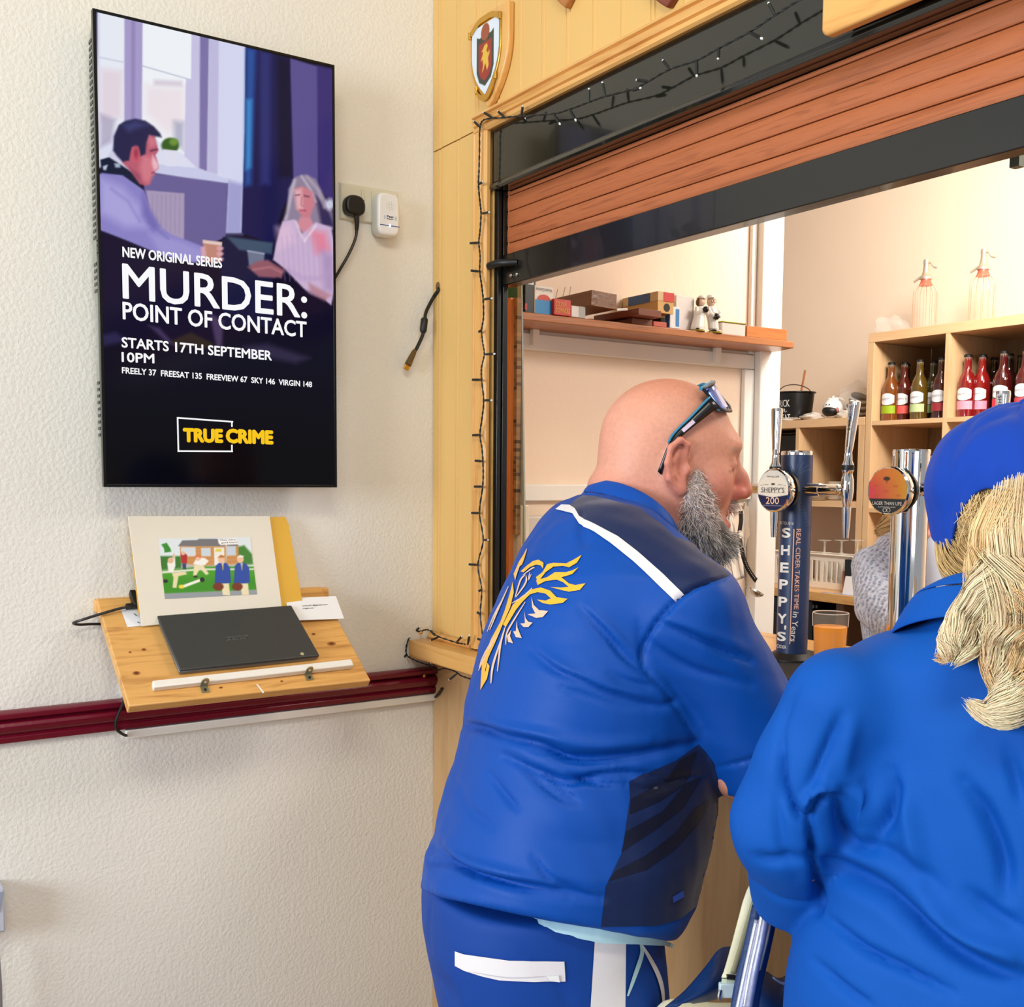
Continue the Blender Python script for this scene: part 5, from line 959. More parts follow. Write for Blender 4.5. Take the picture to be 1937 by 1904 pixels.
for s_ in (-1, 1): MB().ball((c_[0]+s_*.033, YK+.055, zl+r_*.95), (.010, .010, .014), 10, 8).build('cheek', mat('toy_pink', (196, 110, 96), .5), toy); MB().lathe((c_[0]+s_*.008+.006, YK+.07-r_*.92, zl+r_*1.48), (.15, -1, .2), [(.0026, 0), (.0026, .003)], 8).build('eye', M_blackpl, toy); MB().ball((c_[0]+s_*.016, YK+.07, zl+r_*2.08), (.016, .008, .007), 10, 8).build('ear', M_white_pl, toy)
MB().ball((c_[0], YK+.07, zl+r_*2.2), (.007, .006, .01), 10, 8).build('tuft', M_white_pl, toy)
for k, (px, py, rx, rz_, lab) in enumerate(((1497, 780, .05, .010, 'clear wrapped cutlery pack in front of the black bucket'), (1536, 772, .06, .018, 'crinkled clear packet between the bucket and the toy'), (1600, 765, .045, .022, 'crinkled clear packet right of the round toy'))): c_ = ony(px, py, YK+.03+.012*k); lump('clear_packet', lab, 'packet', (c_[0], YK+.03+.012*k, zl+rz_*.85), (rx, .025, rz_), mat('milky_packet', (222, 212, 200), .2, var=.15, vscale=50, Coat_Weight=.5), 20+k, .3)
c_ = ony(1622, 745, YK+.19); bg = thing('striped_hat', 'black and white striped hat wrapped in clear plastic beside the tall shelving', 'hat', (c_[0], YK+.19, zl))
for k in range(9):
    f_ = k/9; MB().lathe(V3(c_[0]-.018+.03*f_, YK+.19, zl+.004+.012*k), unit(V3(.45, -.1, .9)), [(.052-.018*f_, 0), (.054-.018*f_, .006), (.050-.018*f_, .0118)], 18).build('stripe', M_blackpl if (k % 2 == 0 or k < 3) else M_white_pl, bg)
lump('wrapper', '', '', (c_[0]-.005, YK+.18, zl+.075), (.072, .06, .088), M_film, 9, .3, bg)
# ---- inside the low unit and on the back counter
c_ = ony(1583, 900, YK+.2); mg = thing('white_mug', 'white china mug in the low shelving behind the tap', 'mug', (c_[0], YK+.2, zsh)); mh = .085
MB().lathe((c_[0], YK+.2, zsh+.0005), (0, 0, 1), [(.034, 0), (.038, .004), (.040, mh), (.037, mh), (.034, .006), (.001, .006)], 24, caps=False).build('cup', mat('mug_white', (214, 200, 182), .25), mg)
MB().tube(catmull([V3(c_[0]-.036, YK+.19, zsh+.066), V3(c_[0]-.058, YK+.185, zsh+.062), V3(c_[0]-.064, YK+.18, zsh+.042), V3(c_[0]-.052, YK+.185, zsh+.022), V3(c_[0]-.036, YK+.19, zsh+.018)], 5), .005, 8).build('handle', MATS['mug_white'], mg)
c_ = ony(1546, 925, YK+.07); pt_ = thing('plate_stack', 'short stack of white dishes in the low shelving', 'dishes', (c_[0], YK+.07, zsh))
for k in range(5): MB().lathe((c_[0], YK+.07, zsh+.0005+k*.009), (0, 0, 1), [(.034, 0), (.052, .006), (.054, .008), (.034, .003), (.001, .003)], 28, caps=False).build('dish', mat('dish_white', (216, 202, 186), .25), pt_)
db = MB().box((xr-1.1, YK+.08, zsh+.0005), (xm-.03, YK+.36, zl-.06)).build('dark_crate', mat('dark_crate', (34, 28, 24), .5), bevel=.003); tag(db, 'dark crate in the left bay of the low shelving', 'crate')
yc_ = ony(1449, 868, YK+.05); yl = MB().box((yc_[0]-.03, YK+.03, zsh+.0005), (ony(1450, 868, YK+.03)[0], YK+.075, yc_[2])).build('yellow_carton', mat('yellow_carton', (214, 160, 40), .5)); tag(yl, 'small yellow carton at the edge of the white post', 'box')
c_ = ony(1446, 1020, 2.5); bb = thing('blue_bottle', 'dark blue bottle on the back counter next to the white post', 'bottle', (c_[0], 2.5, CZ)); MB().lathe((c_[0]-.01, 2.5, CZ+.0005), (0, 0, 1), [(.03, 0), (.034, .01), (.034, .13), (.02, .16), (.012, .17), (.012, .19)], 20).build('bottle_body', mat('blue_glass', (40, 60, 96), .15), bb); MB().lathe((c_[0]-.01, 2.5, CZ+.19), (0, 0, 1), [(.014, 0), (.014, .02)], 14).build('cap', M_blackpl, bb)
yb_ = 2.36; x0b, x1b = ony(1466, 1080, yb_)[0], ony(1612, 1080, yb_)[0]; zbt = ony(1540, 1047, yb_)[2]; bh = zbt-CZ
bs = thing('plastic_basket', 'white plastic basket with slotted sides on the back counter', 'basket', ((x0b+x1b)/2, yb_+.04, CZ)); M_bsk = mat('basket_white', (238, 226, 210), .4)
MB().box((x0b, yb_, CZ+.0005), (x1b, yb_+.085, CZ+.006)).build('floor', M_bsk, bs)
for nm, (ax0, ax1), fix, horiz in (('front', (x0b, x1b), yb_, True), ('back', (x0b, x1b), yb_+.085, True), ('left', (yb_, yb_+.085), x0b, False), ('right', (yb_, yb_+.085), x1b, False)):
    m_ = MB()
    def bb_(a, b, z0, z1, m_=m_, fix=fix, horiz=horiz): m_.box((a, fix-.0015, z0), (b, fix+.0015, z1)) if horiz else m_.box((fix-.0015, a, z0), (fix+.0015, b, z1))
    bb_(ax0, ax1, CZ+.006, CZ+bh*.22); bb_(ax0, ax1, CZ+bh*.82, zbt); n_ = 16 if horiz else 10
    for k in range(n_+1):
        wd_ = .016 if k % 5 == 0 else .006; a = ax0+(ax1-ax0)*k/n_; bb_(max(ax0, a-wd_/2), min(ax1, a+wd_/2), CZ+bh*.22, CZ+bh*.82)
    m_.build('side', M_bsk, bs)
m_ = MB().tube([(x0b-.004, yb_-.004, zbt), (x1b+.004, yb_-.004, zbt), (x1b+.004, yb_+.0854, zbt), (x0b-.004, yb_+.0854, zbt), (x0b-.004, yb_-.004, zbt)], .004, 8).build('rim', M_bsk, bs)
M_gl = glass('drinking_glass', (236, 232, 220), .03, alpha=.3)
for k, (px, lab) in enumerate(((1560, 'upturned stemmed glass at the left in the white basket'), (1592, 'upturned stemmed glass in the middle of the white basket'), (1622, 'upturned glass at the right end of the white basket'))):
    c_ = ony(px, 1030, yb_+.045); g = thing('wine_glass', lab, 'glass', (c_[0], yb_+.045, CZ+.006), 'glasses drying in the basket'); zz = ony(px, 1021, yb_+.045)[2]-CZ
    MB().lathe((c_[0], yb_+.045, CZ), (0, 0, 1), [(.024, .007), (.028, .05), (.027, zz*.62), (.014, zz*.72), (.005, zz*.76)], 20, caps=False).build('glass_bowl', M_gl, g); MB().lathe((c_[0], yb_+.045, CZ), (0, 0, 1), [(.005, zz*.76), (.004, zz*.9), (.006, zz*.97), (.030, zz*.99), (.030, zz)], 20).build('foot', M_gl, g)
c_ = ony(1620, 1110, 2.29); rf = thing('raffle_card', 'white folded card lettered RAFFLE on the back counter', 'card', (c_[0], 2.29, CZ)); xw = ony(1598, 1110, 2.29)[0]; zr_ = ony(1615, 1092, 2.29)[2]
MB().prism([(xw, 2.275, CZ+.0005), (xw, 2.277, CZ+.0005), (xw, 2.293, zr_), (xw, 2.309, CZ+.0005), (xw, 2.311, CZ+.0005), (xw, 2.293, zr_+.003)], (.17, 0, 0)).build('folded_card', mat('white_card', (232, 226, 222), .5), rf)
text_on('card_words', 'RAFFLE', M_black, rf, (xw+.018, 2.2795, CZ+.010), (xw+.12, 2.2795, CZ+.010), (xw+.018, 2.2865, CZ+.030), .0)
xk = ony(1608, 1075, 2.36)[0]; zk = ony(1620, 1058, 2.36)[2]; bk2 = MB().box((xk, 2.325, CZ+.0005), (xk+.1, 2.345, zk)).build('tea_box', mat('black_box', (22, 24, 28), .4), bevel=.001); tag(bk2, 'black box with small white print behind the raffle card', 'box')
text_on('box_words', 'TRIPLE', mat('white_ink', (220, 220, 220), .5), bk2, (xk+.02, 2.3246, CZ+.035), (xk+.08, 2.3246, CZ+.035), (xk+.02, 2.3246, CZ+.045)); MB().box((xk+.035, 2.324, CZ+.06), (xk+.05, 2.3247, CZ+.075)).build('white_mark', mat('white_ink', (220, 220, 220)), bk2)
o = MB().box((xk-.016, 2.335, CZ+.0005), (xk-.003, 2.36, CZ+.09)).build('orange_packet', mat('orange_packet', (206, 120, 60), .5)); tag(o, 'thin orange packet leaning by the black box', 'packet')
bp_ = MB().box((xw-.1, 2.262, CZ+.0003), (xw+.16, 2.274, CZ+.0016)).build('blue_paper', mat('blue_paper', (150, 170, 222), .6)); tag(bp_, 'pale blue paper lying at the edge of the back counter', 'paper')
c_ = ony(1652, 1030, 2.4); yt = thing('yellow_capped_bottle', 'bottle with bright yellow cap beside the tall shelving', 'bottle', (c_[0], 2.4, CZ)); MB().lathe((c_[0], 2.4, CZ+.0005), (0, 0, 1), [(.03, 0), (.03, .12), (.012, .15)], 16).build('bottle_body', mat('pale_bottle', (226, 222, 210), .3), yt); MB().lathe((c_[0], 2.4, CZ+.15), (0, 0, 1), [(.016, 0), (.016, .03), (.01, .045)], 14).build('cap', mat('yellow_cap', (240, 196, 20), .4), yt)

# ================================================================== taps on the bar
M_chrome = mat('chrome', (226, 226, 226), .06, 1.0, var=.02); M_navy = mat('navy_print', (30, 52, 92), .35, var=.12, vscale=40); M_wh = mat('white_print', (240, 238, 234), .5); M_pink = mat('salmon_print', (232, 176, 150), .5)
def tap(parent, base, d, L, hz0, htop, name_on=None, lean=0.):
    """base = point on the column, d = direction of the arm"""
    d = unit(d); e = base+d*L
    MB().tube([base, base+d*L*.35, base+d*L*.36, base+d*L*.8, base+d*L*.82, e], [.014, .014, .012, .012, .0085, .0085], 16).build('tap_arm', M_chrome, parent)
    bd_ = MB().lathe(e, (0, 0, 1), [(.0075, -.034), (.0115, -.018), (.0135, 0), (.0125, .022), (.0095, .034), (.012, .040), (.012, .052), (.0085, .06), (.008, .075)], 18).build('tap_body', M_chrome, parent)
    MB().lathe(e, (0, 0, 1), [(.0125, .041), (.0128, .046), (.0125, .051)], 18, caps=False).build('black_ring', M_blackpl, bd_)
    MB().lathe(e, (0, 0, 1), [(.0092, -.034), (.0085, -.06), (.0058, -.098), (.0045, -.098)], 16).build('spout', M_chrome, bd_)
    hb_ = e+V3(0, 0, .075); ht = V3(e[0]+lean, e[1], htop); ax = unit(ht-hb_); u_ = unit(np.cross(ax, V3(0, 1, 0))); v_ = np.cross(ax, u_)
    H = np.linalg.norm(ht-hb_); m_ = MB(); R_ = []
    for f_, w_, th_ in ((0, .006, .006), (.12, .0075, .007), (.5, .0095, .0085), (.92, .0115, .0095), (.98, .011, .009), (1.0, .007, .005)): R_.append([hb_+ax*H*f_+u_*w_*math.copysign(abs(math.cos(a))**.6, math.cos(a))+v_*th_*math.copysign(abs(math.sin(a))**.6, math.sin(a)) for a in np.linspace(0, 2*math.pi, 16, endpoint=False)])
    for i in range(len(R_)-1): m_.add(R_[i]+R_[i+1], [(j, (j+1) % 16, 16+(j+1) % 16, 16+j) for j in range(16)])
    m_.add(R_[-1], [tuple(range(16))]); hd = m_.build('handle', M_chrome, parent)
    if name_on:
        o_ = hb_+ax*H*.93-V3(0, 1, 0)*.0105; w2 = V3(1, 0, 0)
        MB().add([o_-w2*.006+V3(0, .0006, 0), o_+w2*.006+V3(0, .0006, 0), o_+w2*.0052-ax*H*.55+V3(0, .003, 0), o_-w2*.0052-ax*H*.55+V3(0, .003, 0)], [(0, 1, 2, 3)]).build('handle_plate', mat('handle_plate', (206, 208, 212), .25, .3), hd)
        text_on('handle_words', name_on, mat('handle_ink', (50, 52, 60), .4), hd, o_-V3(0, .0006, 0)-ax*H*.03-w2*.003, o_+V3(0, .0012, 0)-ax*H*.5-w2*.003, o_-V3(0, .0006, 0)-ax*H*.03+w2*.004, .0)
    return e
def badge(parent, c, r, paint):
    n_ = 64; d = V3(0, -1, 0)
    rim = MB().lathe(c, d, [(r*.82, -.022), (r*.95, -.012), (r, -.002), (r*.99, .004), (r*.93, .006)], 40).build('badge_rim', M_chrome, parent)
    MB().lathe(c-d*.023, d, [(r*.84, -.010), (r*.9, .0)], 30).build('badge_back', M_blackpl, parent)
    g = np.linspace(-1, 1, n_); GX_, GZ_ = np.meshgrid(g, g); P = np.stack([c[0]+GX_*r*.93, np.full_like(GX_, c[1]-.0064), c[2]+GZ_*r*.93], -1)
    p = Paint(GX_*100, -GZ_*100, (220, 214, 206)); paint(p); ins = GX_**2+GZ_**2 <= 1.0; I = np.arange(n_*n_).reshape(n_, n_)
    fc = [(int(I[i, j]), int(I[i, j+1]), int(I[i+1, j+1]), int(I[i+1, j])) for i in range(n_-1) for j in range(n_-1) if ins[i:i+2, j:j+2].sum() >= 3]
    o = link_mesh('badge_face', P.reshape(-1, 3), fc, vcol('badge_print', .15, coat=.5), parent, smooth=False, fix=False); paint_attr(o, p.lin().reshape(-1, 3)); return o
def btext(parent, c, r, s_, x0, x1, zb, zt2, m, bold=0.): y_ = c[1]-.0072; text_on('badge_words', s_, m, parent, (c[0]+x0*r, y_, c[2]+zb*r), (c[0]+x1*r, y_, c[2]+zb*r), (c[0]+x0*r, y_, c[2]+zt2*r), bold)
def tower(base, H, r, navy, label, name):
    t = thing(name, label, 'beer tap', base); x, y, z = base
    MB().lathe((x, y, z), (0, 0, 1), [(r*1.55, 0), (r*1.55, .004), (r*1.3, .012), (r*1.15, .016)], 32).build('base_flange', M_blackpl, t)
    MB().lathe((x, y, z), (0, 0, 1), [(r, .012), (r, H-.008)], 40).build('column', M_navy if navy else M_chrome, t)
    MB().lathe((x, y, z), (0, 0, 1), [(r*1.02, H-.0085), (r*1.03, H-.004), (r*1.0, H), (r*.5, H+.001)], 40).build('top_cap', M_chrome, t); return t
LT = LZ+.0065
b1 = onz(1497, 1246, LT); H1 = att(1508, 854, proj(b1)[2])[2]-LT; r1 = .033
tw = tower(b1, H1, r1, True, 'navy cider font with white upright lettering, round badge and chrome taps', 'cider_tower')
za = ony(1467, 928, b1[1]-.06)[2]
tap(tw, V3(b1[0]+r1*.9, b1[1], za+.003), (1, 0, 0), .105, 0, ony(1615, 757, b1[1])[2], "SHEPPY'S", .012)
MB().tube([V3(b1[0]-r1*.9, b1[1], za+.003), V3(b1[0]-.07, b1[1], za+.003), V3(b1[0]-.071, b1[1], za+.003), V3(b1[0]-.125, b1[1], za+.003), V3(b1[0]-.127, b1[1], za+.003)], [.013, .013, .011, .011, .006], 16).build('tap_arm', M_chrome, tw)
ef = tap(tw, V3(b1[0], b1[1]-r1*.9, za), (0, -1, 0), .036, 0, ony(1466, 771, b1[1]-.066)[2], None)
def pnt(p):
    p.poly([(-100, 20), (0, 34), (100, 20), (100, 110), (-100, 110)], (24, 28, 70), 1.5); p.poly([(-90, -40), (-50, -66), (0, -76), (50, -66), (90, -40), (100, 20), (0, 34), (-100, 20)], (232, 222, 206), 2); p.line([(-80, -24), (-30, -28)], 2, (120, 110, 100)); p.line([(30, -28), (80, -24)], 2, (120, 110, 100)); p.line([(-80, 12), (80, 12)], 2, (140, 130, 120)); p.ell(0, -30, 12, 5, (60, 56, 56)); p.line([(-60, 74), (60, 74)], 4, (190, 180, 180), 1.5, .6)
bcx = V3(ony(1466, 927, b1[1]-.085)[0], b1[1]-.085, ony(1466, 927, b1[1]-.085)[2]); badge(tw, bcx, .046, pnt)
btext(tw, bcx, .043, "SHEPPY'S", -.74, .74, -.10, .14, mat('ink_dark', (50, 48, 50), .5)); btext(tw, bcx, .043, '200', -.42, .42, -.66, -.34, mat('ink_salmon', (255, 206, 170), .5), .0); btext(tw, bcx, .043, 'VINTAGE CIDER', -.4, .4, .62, .70, mat('ink_dark', (50, 48, 50)))
# lettering on the column, bent round it
vd = unit(np.array([CAM[0]-b1[0], CAM[1]-b1[1]])); sdv = np.array([-vd[1], vd[0]])
sdv = sdv if (sdv@RT[:2]) > 0 else -sdv
def wrap(p_, r_=r1+.0016):
    q_ = np.asarray(p_[:2])-b1[:2]; u = np.clip(q_@sdv, -r_*.98, r_*.98); f_ = math.sqrt(r_*r_-u*u); xy = b1[:2]+sdv*u+vd*f_; return V3(xy[0], xy[1], p_[2])
def colp(px, py):
    n_ = V3(vd[0], vd[1], 0); return onp(px, py, V3(b1[0], b1[1], 0)+n_*r1, n_)
def ctext(s_, bl_, br_, tl_, m, bold=0., nm='column_words'): text_on(nm, s_, m, tw, colp(*bl_), colp(*br_), colp(*tl_), bold, 0., wrap)
for s_, x_, y_, h in (('S', 1487, 1017, 19), ('H', 1485.5, 1050, 19), ('E', 1483.5, 1083, 19), ('P', 1482, 1115, 19), ('P', 1480.5, 1148, 19), ('Y', 1479, 1180, 19), ("'", 1485, 1191, 8), ('S', 1478, 1213, 18)):
    w_ = 8.5 if s_ != "'" else 2; ctext(s_, (x_-w_, y_), (x_+w_, y_), (x_-w_+.6, y_-h), M_wh, .03)
ctext('CIDER', (1468.5, 1226), (1487, 1227), (1469, 1220), M_wh); ctext('ESTD.1816', (1475, 991.5), (1501, 992.5), (1475.3, 986), M_wh)
ctext('REAL CIDER TAKES TIME', (1506.5, 1000), (1501.5, 1152), (1515.5, 1000), M_pink, .01); ctext('in Years', (1500, 1156), (1495, 1212), (1511, 1158), M_wh)
ln = [wrap(colp(1502-(k/12)*8, 1000+k/12*218)) for k in range(13)]; m_ = MB(); s3 = V3(sdv[0], sdv[1], 0)*.0011; m_.grid([[a-s3+V3(vd[0], vd[1], 0)*.0004, a+s3+V3(vd[0], vd[1], 0)*.0004] for a in ln]).build('column_line', M_pink, tw, fix=False)
M_leaf = mat('leaf_line', (84, 108, 146), .4)
for k in range(6):
    a0 = (1508, 900); ang = -2.4+k*.32; pts = [wrap(colp(a0[0]+j*5*math.cos(ang+j*.06), a0[1]+j*5*math.sin(ang+j*.06)), r1+.0004) for j in range(7)]; MB().tube(pts, .00045, 4).build('leaf_line', M_leaf, tw)
for k in range(8): MB().tube([wrap(colp(1512+9*math.cos(a)+k*1.5, 960+k*6+9*math.sin(a)), r1+.0004) for a in np.linspace(-1.5, .6, 6)], .0003, 4).build('leaf_line', M_leaf, tw)
tb = att(1725, 850, 2.02); b2 = V3(tb[0], tb[1], LT); H2 = tb[2]-LT
tw2 = tower(b2, H2, .0335, False, 'polished chrome lager font with round sunset coloured badge', 'lager_tower')
za2 = ony(1683, 928, b2[1]-.07)[2]
tap(tw2, V3(b2[0]+.03, b2[1], za2+.003), (1, 0, 0), .15, 0, ony(1832, 742, b2[1])[2], "SHEPPY'S")
MB().tube([V3(b2[0], b2[1]-.03, za2), V3(b2[0], b2[1]-.07, za2)], .012, 16).build('badge_stem', M_blackpl, tw2)
def pnt2(p):
    for k in range(24): f_ = k/23; p.poly([(-100+200*f_-8, -110), (-100+200*f_+14, -110), (-100+200*f_+14, 40), (-100+200*f_-8, 40)], (232-8*f_, 62+100*f_, 92-60*f_), 4)
    p.poly([(-110, -110), (110, -110), (110, -40), (-110, -40)], (236, 150, 40), 40, .6); p.poly([(-110, 34), (110, 34), (110, 110), (-110, 110)], (30, 32, 38), 1)
    p.ell(-6, -52, 17, 9, (70, 44, 30), 1.5); p.line([(-6, -52), (-4, -34)], 3, (70, 44, 30))
    for x_, y_ in ((-60, -22), (40, -20), (-10, 2), (-56, 22), (54, 20)): p.ell(x_, y_, 14, 6, (200, 90, 50), 2, .5)
bc2 = V3(ony(1683, 928, b2[1]-.085)[0], b2[1]-.085, ony(1683, 928, b2[1]-.085)[2]); badge(tw2, bc2, .0455, pnt2)
btext(tw2, bc2, .042, 'LAGER THAN LIFE', -.76, .76, -.62, -.47, M_wh); btext(tw2, bc2, .042, 'SUSTAINABLE LAGER', -.45, .45, -.73, -.68, M_wh)
for s_ in (-1, 1): MB().tube([V3(bc2[0]+(s_*.1+.09*math.cos(a))*.042, bc2[1]-.0073, bc2[2]+(-.84+.09*math.sin(a))*.042) for a in np.linspace(0, 2*math.pi, 12)], .0005, 4).build('badge_mark', M_wh, tw2)
# ---- glass of orange squash
gx = onz(1568, 1272, LT); gt = ony(1568, 1158, gx[1])[2]-LT; gr_ = .036*.98
og = thing('juice_glass', 'straight glass of orange squash on the bar between the two fonts', 'glass', (gx[0], gx[1], LT))
MB().lathe((gx[0], gx[1], LT), (0, 0, 1), [(gr_*.86, 0), (gr_*.88, .002), (gr_, gt), (gr_*.95, gt), (gr_*.84, .01), (.001, .008)], 36, caps=False).build('tumbler', glass('tumbler_glass', (246, 240, 230), .02, alpha=.05), og)
jl = ony(1568, 1184, gx[1])[2]-LT
MB().lathe((gx[0], gx[1], LT), (0, 0, 1), [(.001, .0095), (gr_*.82, .0105), (gr_*.925, jl), (gr_*.90, jl+.0006), (.001, jl+.0006)], 36, caps=False).build('squash', mat('orange_squash', (255, 156, 0), .2, var=.04), og)
MB().tube([V3(gx[0]+gr_*.98*math.cos(a), gx[1]+gr_*.98*math.sin(a), LT+gt) for a in np.linspace(0, 2*math.pi, 37)], .0011, 6).build('rim', mat('glass_rim', (226, 214, 206), .1), og)
for s_ in (-1, 1): MB().tube([V3(gx[0], gx[1], LT+h)+V3(sdv[0], sdv[1], 0)*s_*gr_*(.86+.14*h/gt) for h in (jl, (jl+gt)/2, gt)], .0007, 5).build('glass_edge', mat('glass_rim', (226, 214, 206)), og)

# ================================================================== people: shared tools
def mixc(a, b, t): return np.asarray(a)+(np.asarray(b)-np.asarray(a))*np.asarray(t)[..., None]
def LIN(c): c = np.asarray(c, float)/255; return np.where(c > .04045, ((c+.055)/1.055)**2.4, c/12.92)
def snoise(P, sc, seed=0):
    rg = np.random.default_rng(seed); o = np.zeros(len(P))
    for k in range(7): o += np.sin(P@rg.normal(size=3)*sc*(1+.35*k)+rg.uniform(0, 6.3))/(1+.4*k)
    return o/3.2
class Frame:
    """local axes of a head or body: f forward, r to the person's right, u up"""
    def __init__(s, O, yaw, pitch=0., roll=0.):
        s.O = np.asarray(O, float); y, p = math.radians(yaw), math.radians(pitch)
        s.f = V3(math.sin(y)*math.cos(p), math.cos(y)*math.cos(p), math.sin(p)); s.r = unit(np.cross(s.f, (0, 0, 1))); s.u = np.cross(s.r, s.f)
        if roll: a = math.radians(roll); s.r, s.u = s.r*math.cos(a)+s.u*math.sin(a), s.u*math.cos(a)-s.r*math.sin(a)
    def loc(s, P): q = np.asarray(P)-s.O; return np.stack([q@s.f, q@s.r, q@s.u], -1)
    def w(s, f, r, u): return s.O+s.f*f+s.r*r+s.u*u
def head_sdf(Lq, k=1., wide=1., male=True):
    """head in local metres (origin between the ear holes)"""
    Q = Lq/k; Q = Q*V3(1, 1/wide, 1); A = np.abs(Q[:, 1]); M_ = Q.copy(); M_[:, 1] = A
    d = d_ell(Q, (.001, 0, .046), (.0985, .078, .0895))
    d = smin(d, d_ell(Q, (.040, 0, -.012), (.064, .060, .098)), .03)
    d = smin(d, d_cone(M_, (.0, .050, -.038), (.066, .016, -.098), .024, .022), .03)
    d = smin(d, d_ell(Q, (.070, 0, -.098), (.026, .026, .022)), .02)
    d = smin(d, d_ell(Q, (.091, 0, .038), (.020, .046, .016)), .022)
    d = smin(d, d_ell(M_, (.060, .046, -.020), (.026, .022, .030)), .02)
    d = smax(d, -d_ell(M_, (.114, .035, .012), (.016, .019, .010)), .014)
    d = smin(d, d_ell(M_, (.084, .033, .010), (.016, .017, .014)), .004)
    d = smax(d, -d_ell(M_, (.100, .034, .0045), (.007, .014, .0013)), .002)
    d = smin(d, d_chain(Q, [V3(.102, 0, .016), V3(.1155, 0, -.010), V3(.1215, 0, -.028)], [.0105, .0118, .0142], .008), .010)
    d = smin(d, d_ell(M_, (.107, .0140, -.033), (.015, .0095, .0105)), .006)
    d = smax(d, -d_ell(M_, (.114, .008, -.0435), (.008, .0048, .0045)), .003)
    d = smin(d, d_ell(Q, (.091, 0, -.0585), (.013, .026, .0065)), .006); d = smin(d, d_ell(Q, (.088, 0, -.0800), (.014, .024, .0085)), .006)
    d = smax(d, -d_ell(Q, (.102, 0, -.0695), (.018, .022, .0045)), .003)
    ear = d_ell(M_, (-.004, .0795, .005), (.017, .0062, .036)); ear = smin(ear, d_chain(M_, [V3(*q) for q in ((.011, .077, .018), (.011, .085, .036), (-.002, .090, .0425), (-.015, .091, .032), (-.0195, .091, .010), (-.0155, .088, -.012), (-.004, .084, -.026))], [.0038, .0042, .0046, .0047, .0047, .0044, .004]), .003)
    ear = smin(ear, d_ell(M_, (.003, .0815, -.027), (.0085, .0052, .0095)), .006); ear = smin(ear, d_chain(M_, [V3(-.001, .084, .028), V3(-.0095, .086, .013), V3(-.008, .085, -.006), V3(.003, .083, -.016)], [.003, .0038, .0038, .003]), .004)
    ear = smax(ear, -d_ell(M_, (.003, .088, .003), (.0085, .0075, .0135)), .004); ear = smin(ear, d_ell(M_, (.0125, .080, .001), (.0055, .005, .007)), .004)
    return smin(d, ear, .006)*k
def near(P, c, R, fn):
    dc = np.linalg.norm(P-c, axis=1); out = dc-R+.02; m_ = dc < R+.05
    if m_.any(): out[m_] = np.minimum(fn(P[m_]), dc[m_]+9)
    return out
def hand_sdf(P, w0, d, s_, n, curl=.5, k=1.):
    d, s_, n = unit(d), unit(s_), unit(n); A = np.stack([d, s_, n]); r = d_ell(P, w0+d*.045*k, V3(.050, .041, .015)*k, A)
    for off, L, rr in ((.029, .068, .0088), (.010, .078, .0092), (-.010, .072, .0088), (-.028, .056, .0078)):
        p0 = w0+(d*.070+s_*off)*k; pts = [p0]; a = 0.
        for q, fr in enumerate((.45, .30, .25)): a += curl*(.35+.25*q); pts.append(pts[-1]+(d*math.cos(a)-n*math.sin(a)+s_*off*.6)*L*fr*1.25*k)
        r = smin(r, d_chain(P, pts, [rr*k, rr*.95*k, rr*.88*k, rr*.72*k], .003), .006*k)
    t0 = w0+(d*.018+s_*.030)*k; return smin(r, d_chain(P, [t0, t0+(d*.026+s_*.026)*k, t0+(d*.056+s_*.030-n*.008)*k, t0+(d*.076+s_*.026-n*.014)*k], [.0125*k, .011*k, .0095*k, .008*k], .004), .010*k)
def ring_table(rows, yaw):
    """solve centre and depth of horizontal body sections so their outlines meet the traced pixel columns; rows: y, left px, right px, half width, distance"""
    y = math.radians(yaw); Vv = np.array([math.sin(y), math.cos(y)]); U = np.array([math.cos(y), -math.sin(y)]); th = np.linspace(0, 2*math.pi, 120); out = []
    for py, L, R, a, t in rows:
        m, b = (L+R)/2, .16; z = (CAM+ray(m, py)*t)[2]
        for _ in range(30):
            c = (CAM+ray(m, py)*t)[:2]; P = np.concatenate([c+a*np.cos(th)[:, None]*U+b*np.sin(th)[:, None]*Vv, np.full((120, 1), z)], 1); x = proj(P)[0]
            m -= ((x.min()-L)+(x.max()-R))/2*.8; b = max(.03, b*(1+((R-L)/(x.max()-x.min())-1)*.9))
        out.append((z, c[0], c[1], a, b))
    return np.array(sorted(out)), U, Vv
def d_rings(P, T, U, Vv, n=2.4):
    z = P[:, 2]; c = np.stack([np.interp(z, T[:, 0], T[:, 1]), np.interp(z, T[:, 0], T[:, 2])], 1); a = np.interp(z, T[:, 0], T[:, 3]); b = np.interp(z, T[:, 0], T[:, 4]); q = P[:, :2]-c
    u, v = np.abs(q@U), np.abs(q@Vv); k = ((u/a)**n+(v/b)**n)**(1/n)+1e-9; d = (k-1)*np.hypot(u, v)/k; d = np.where(k < .15, -np.minimum(a, b)*.9, d)
    return d*.92
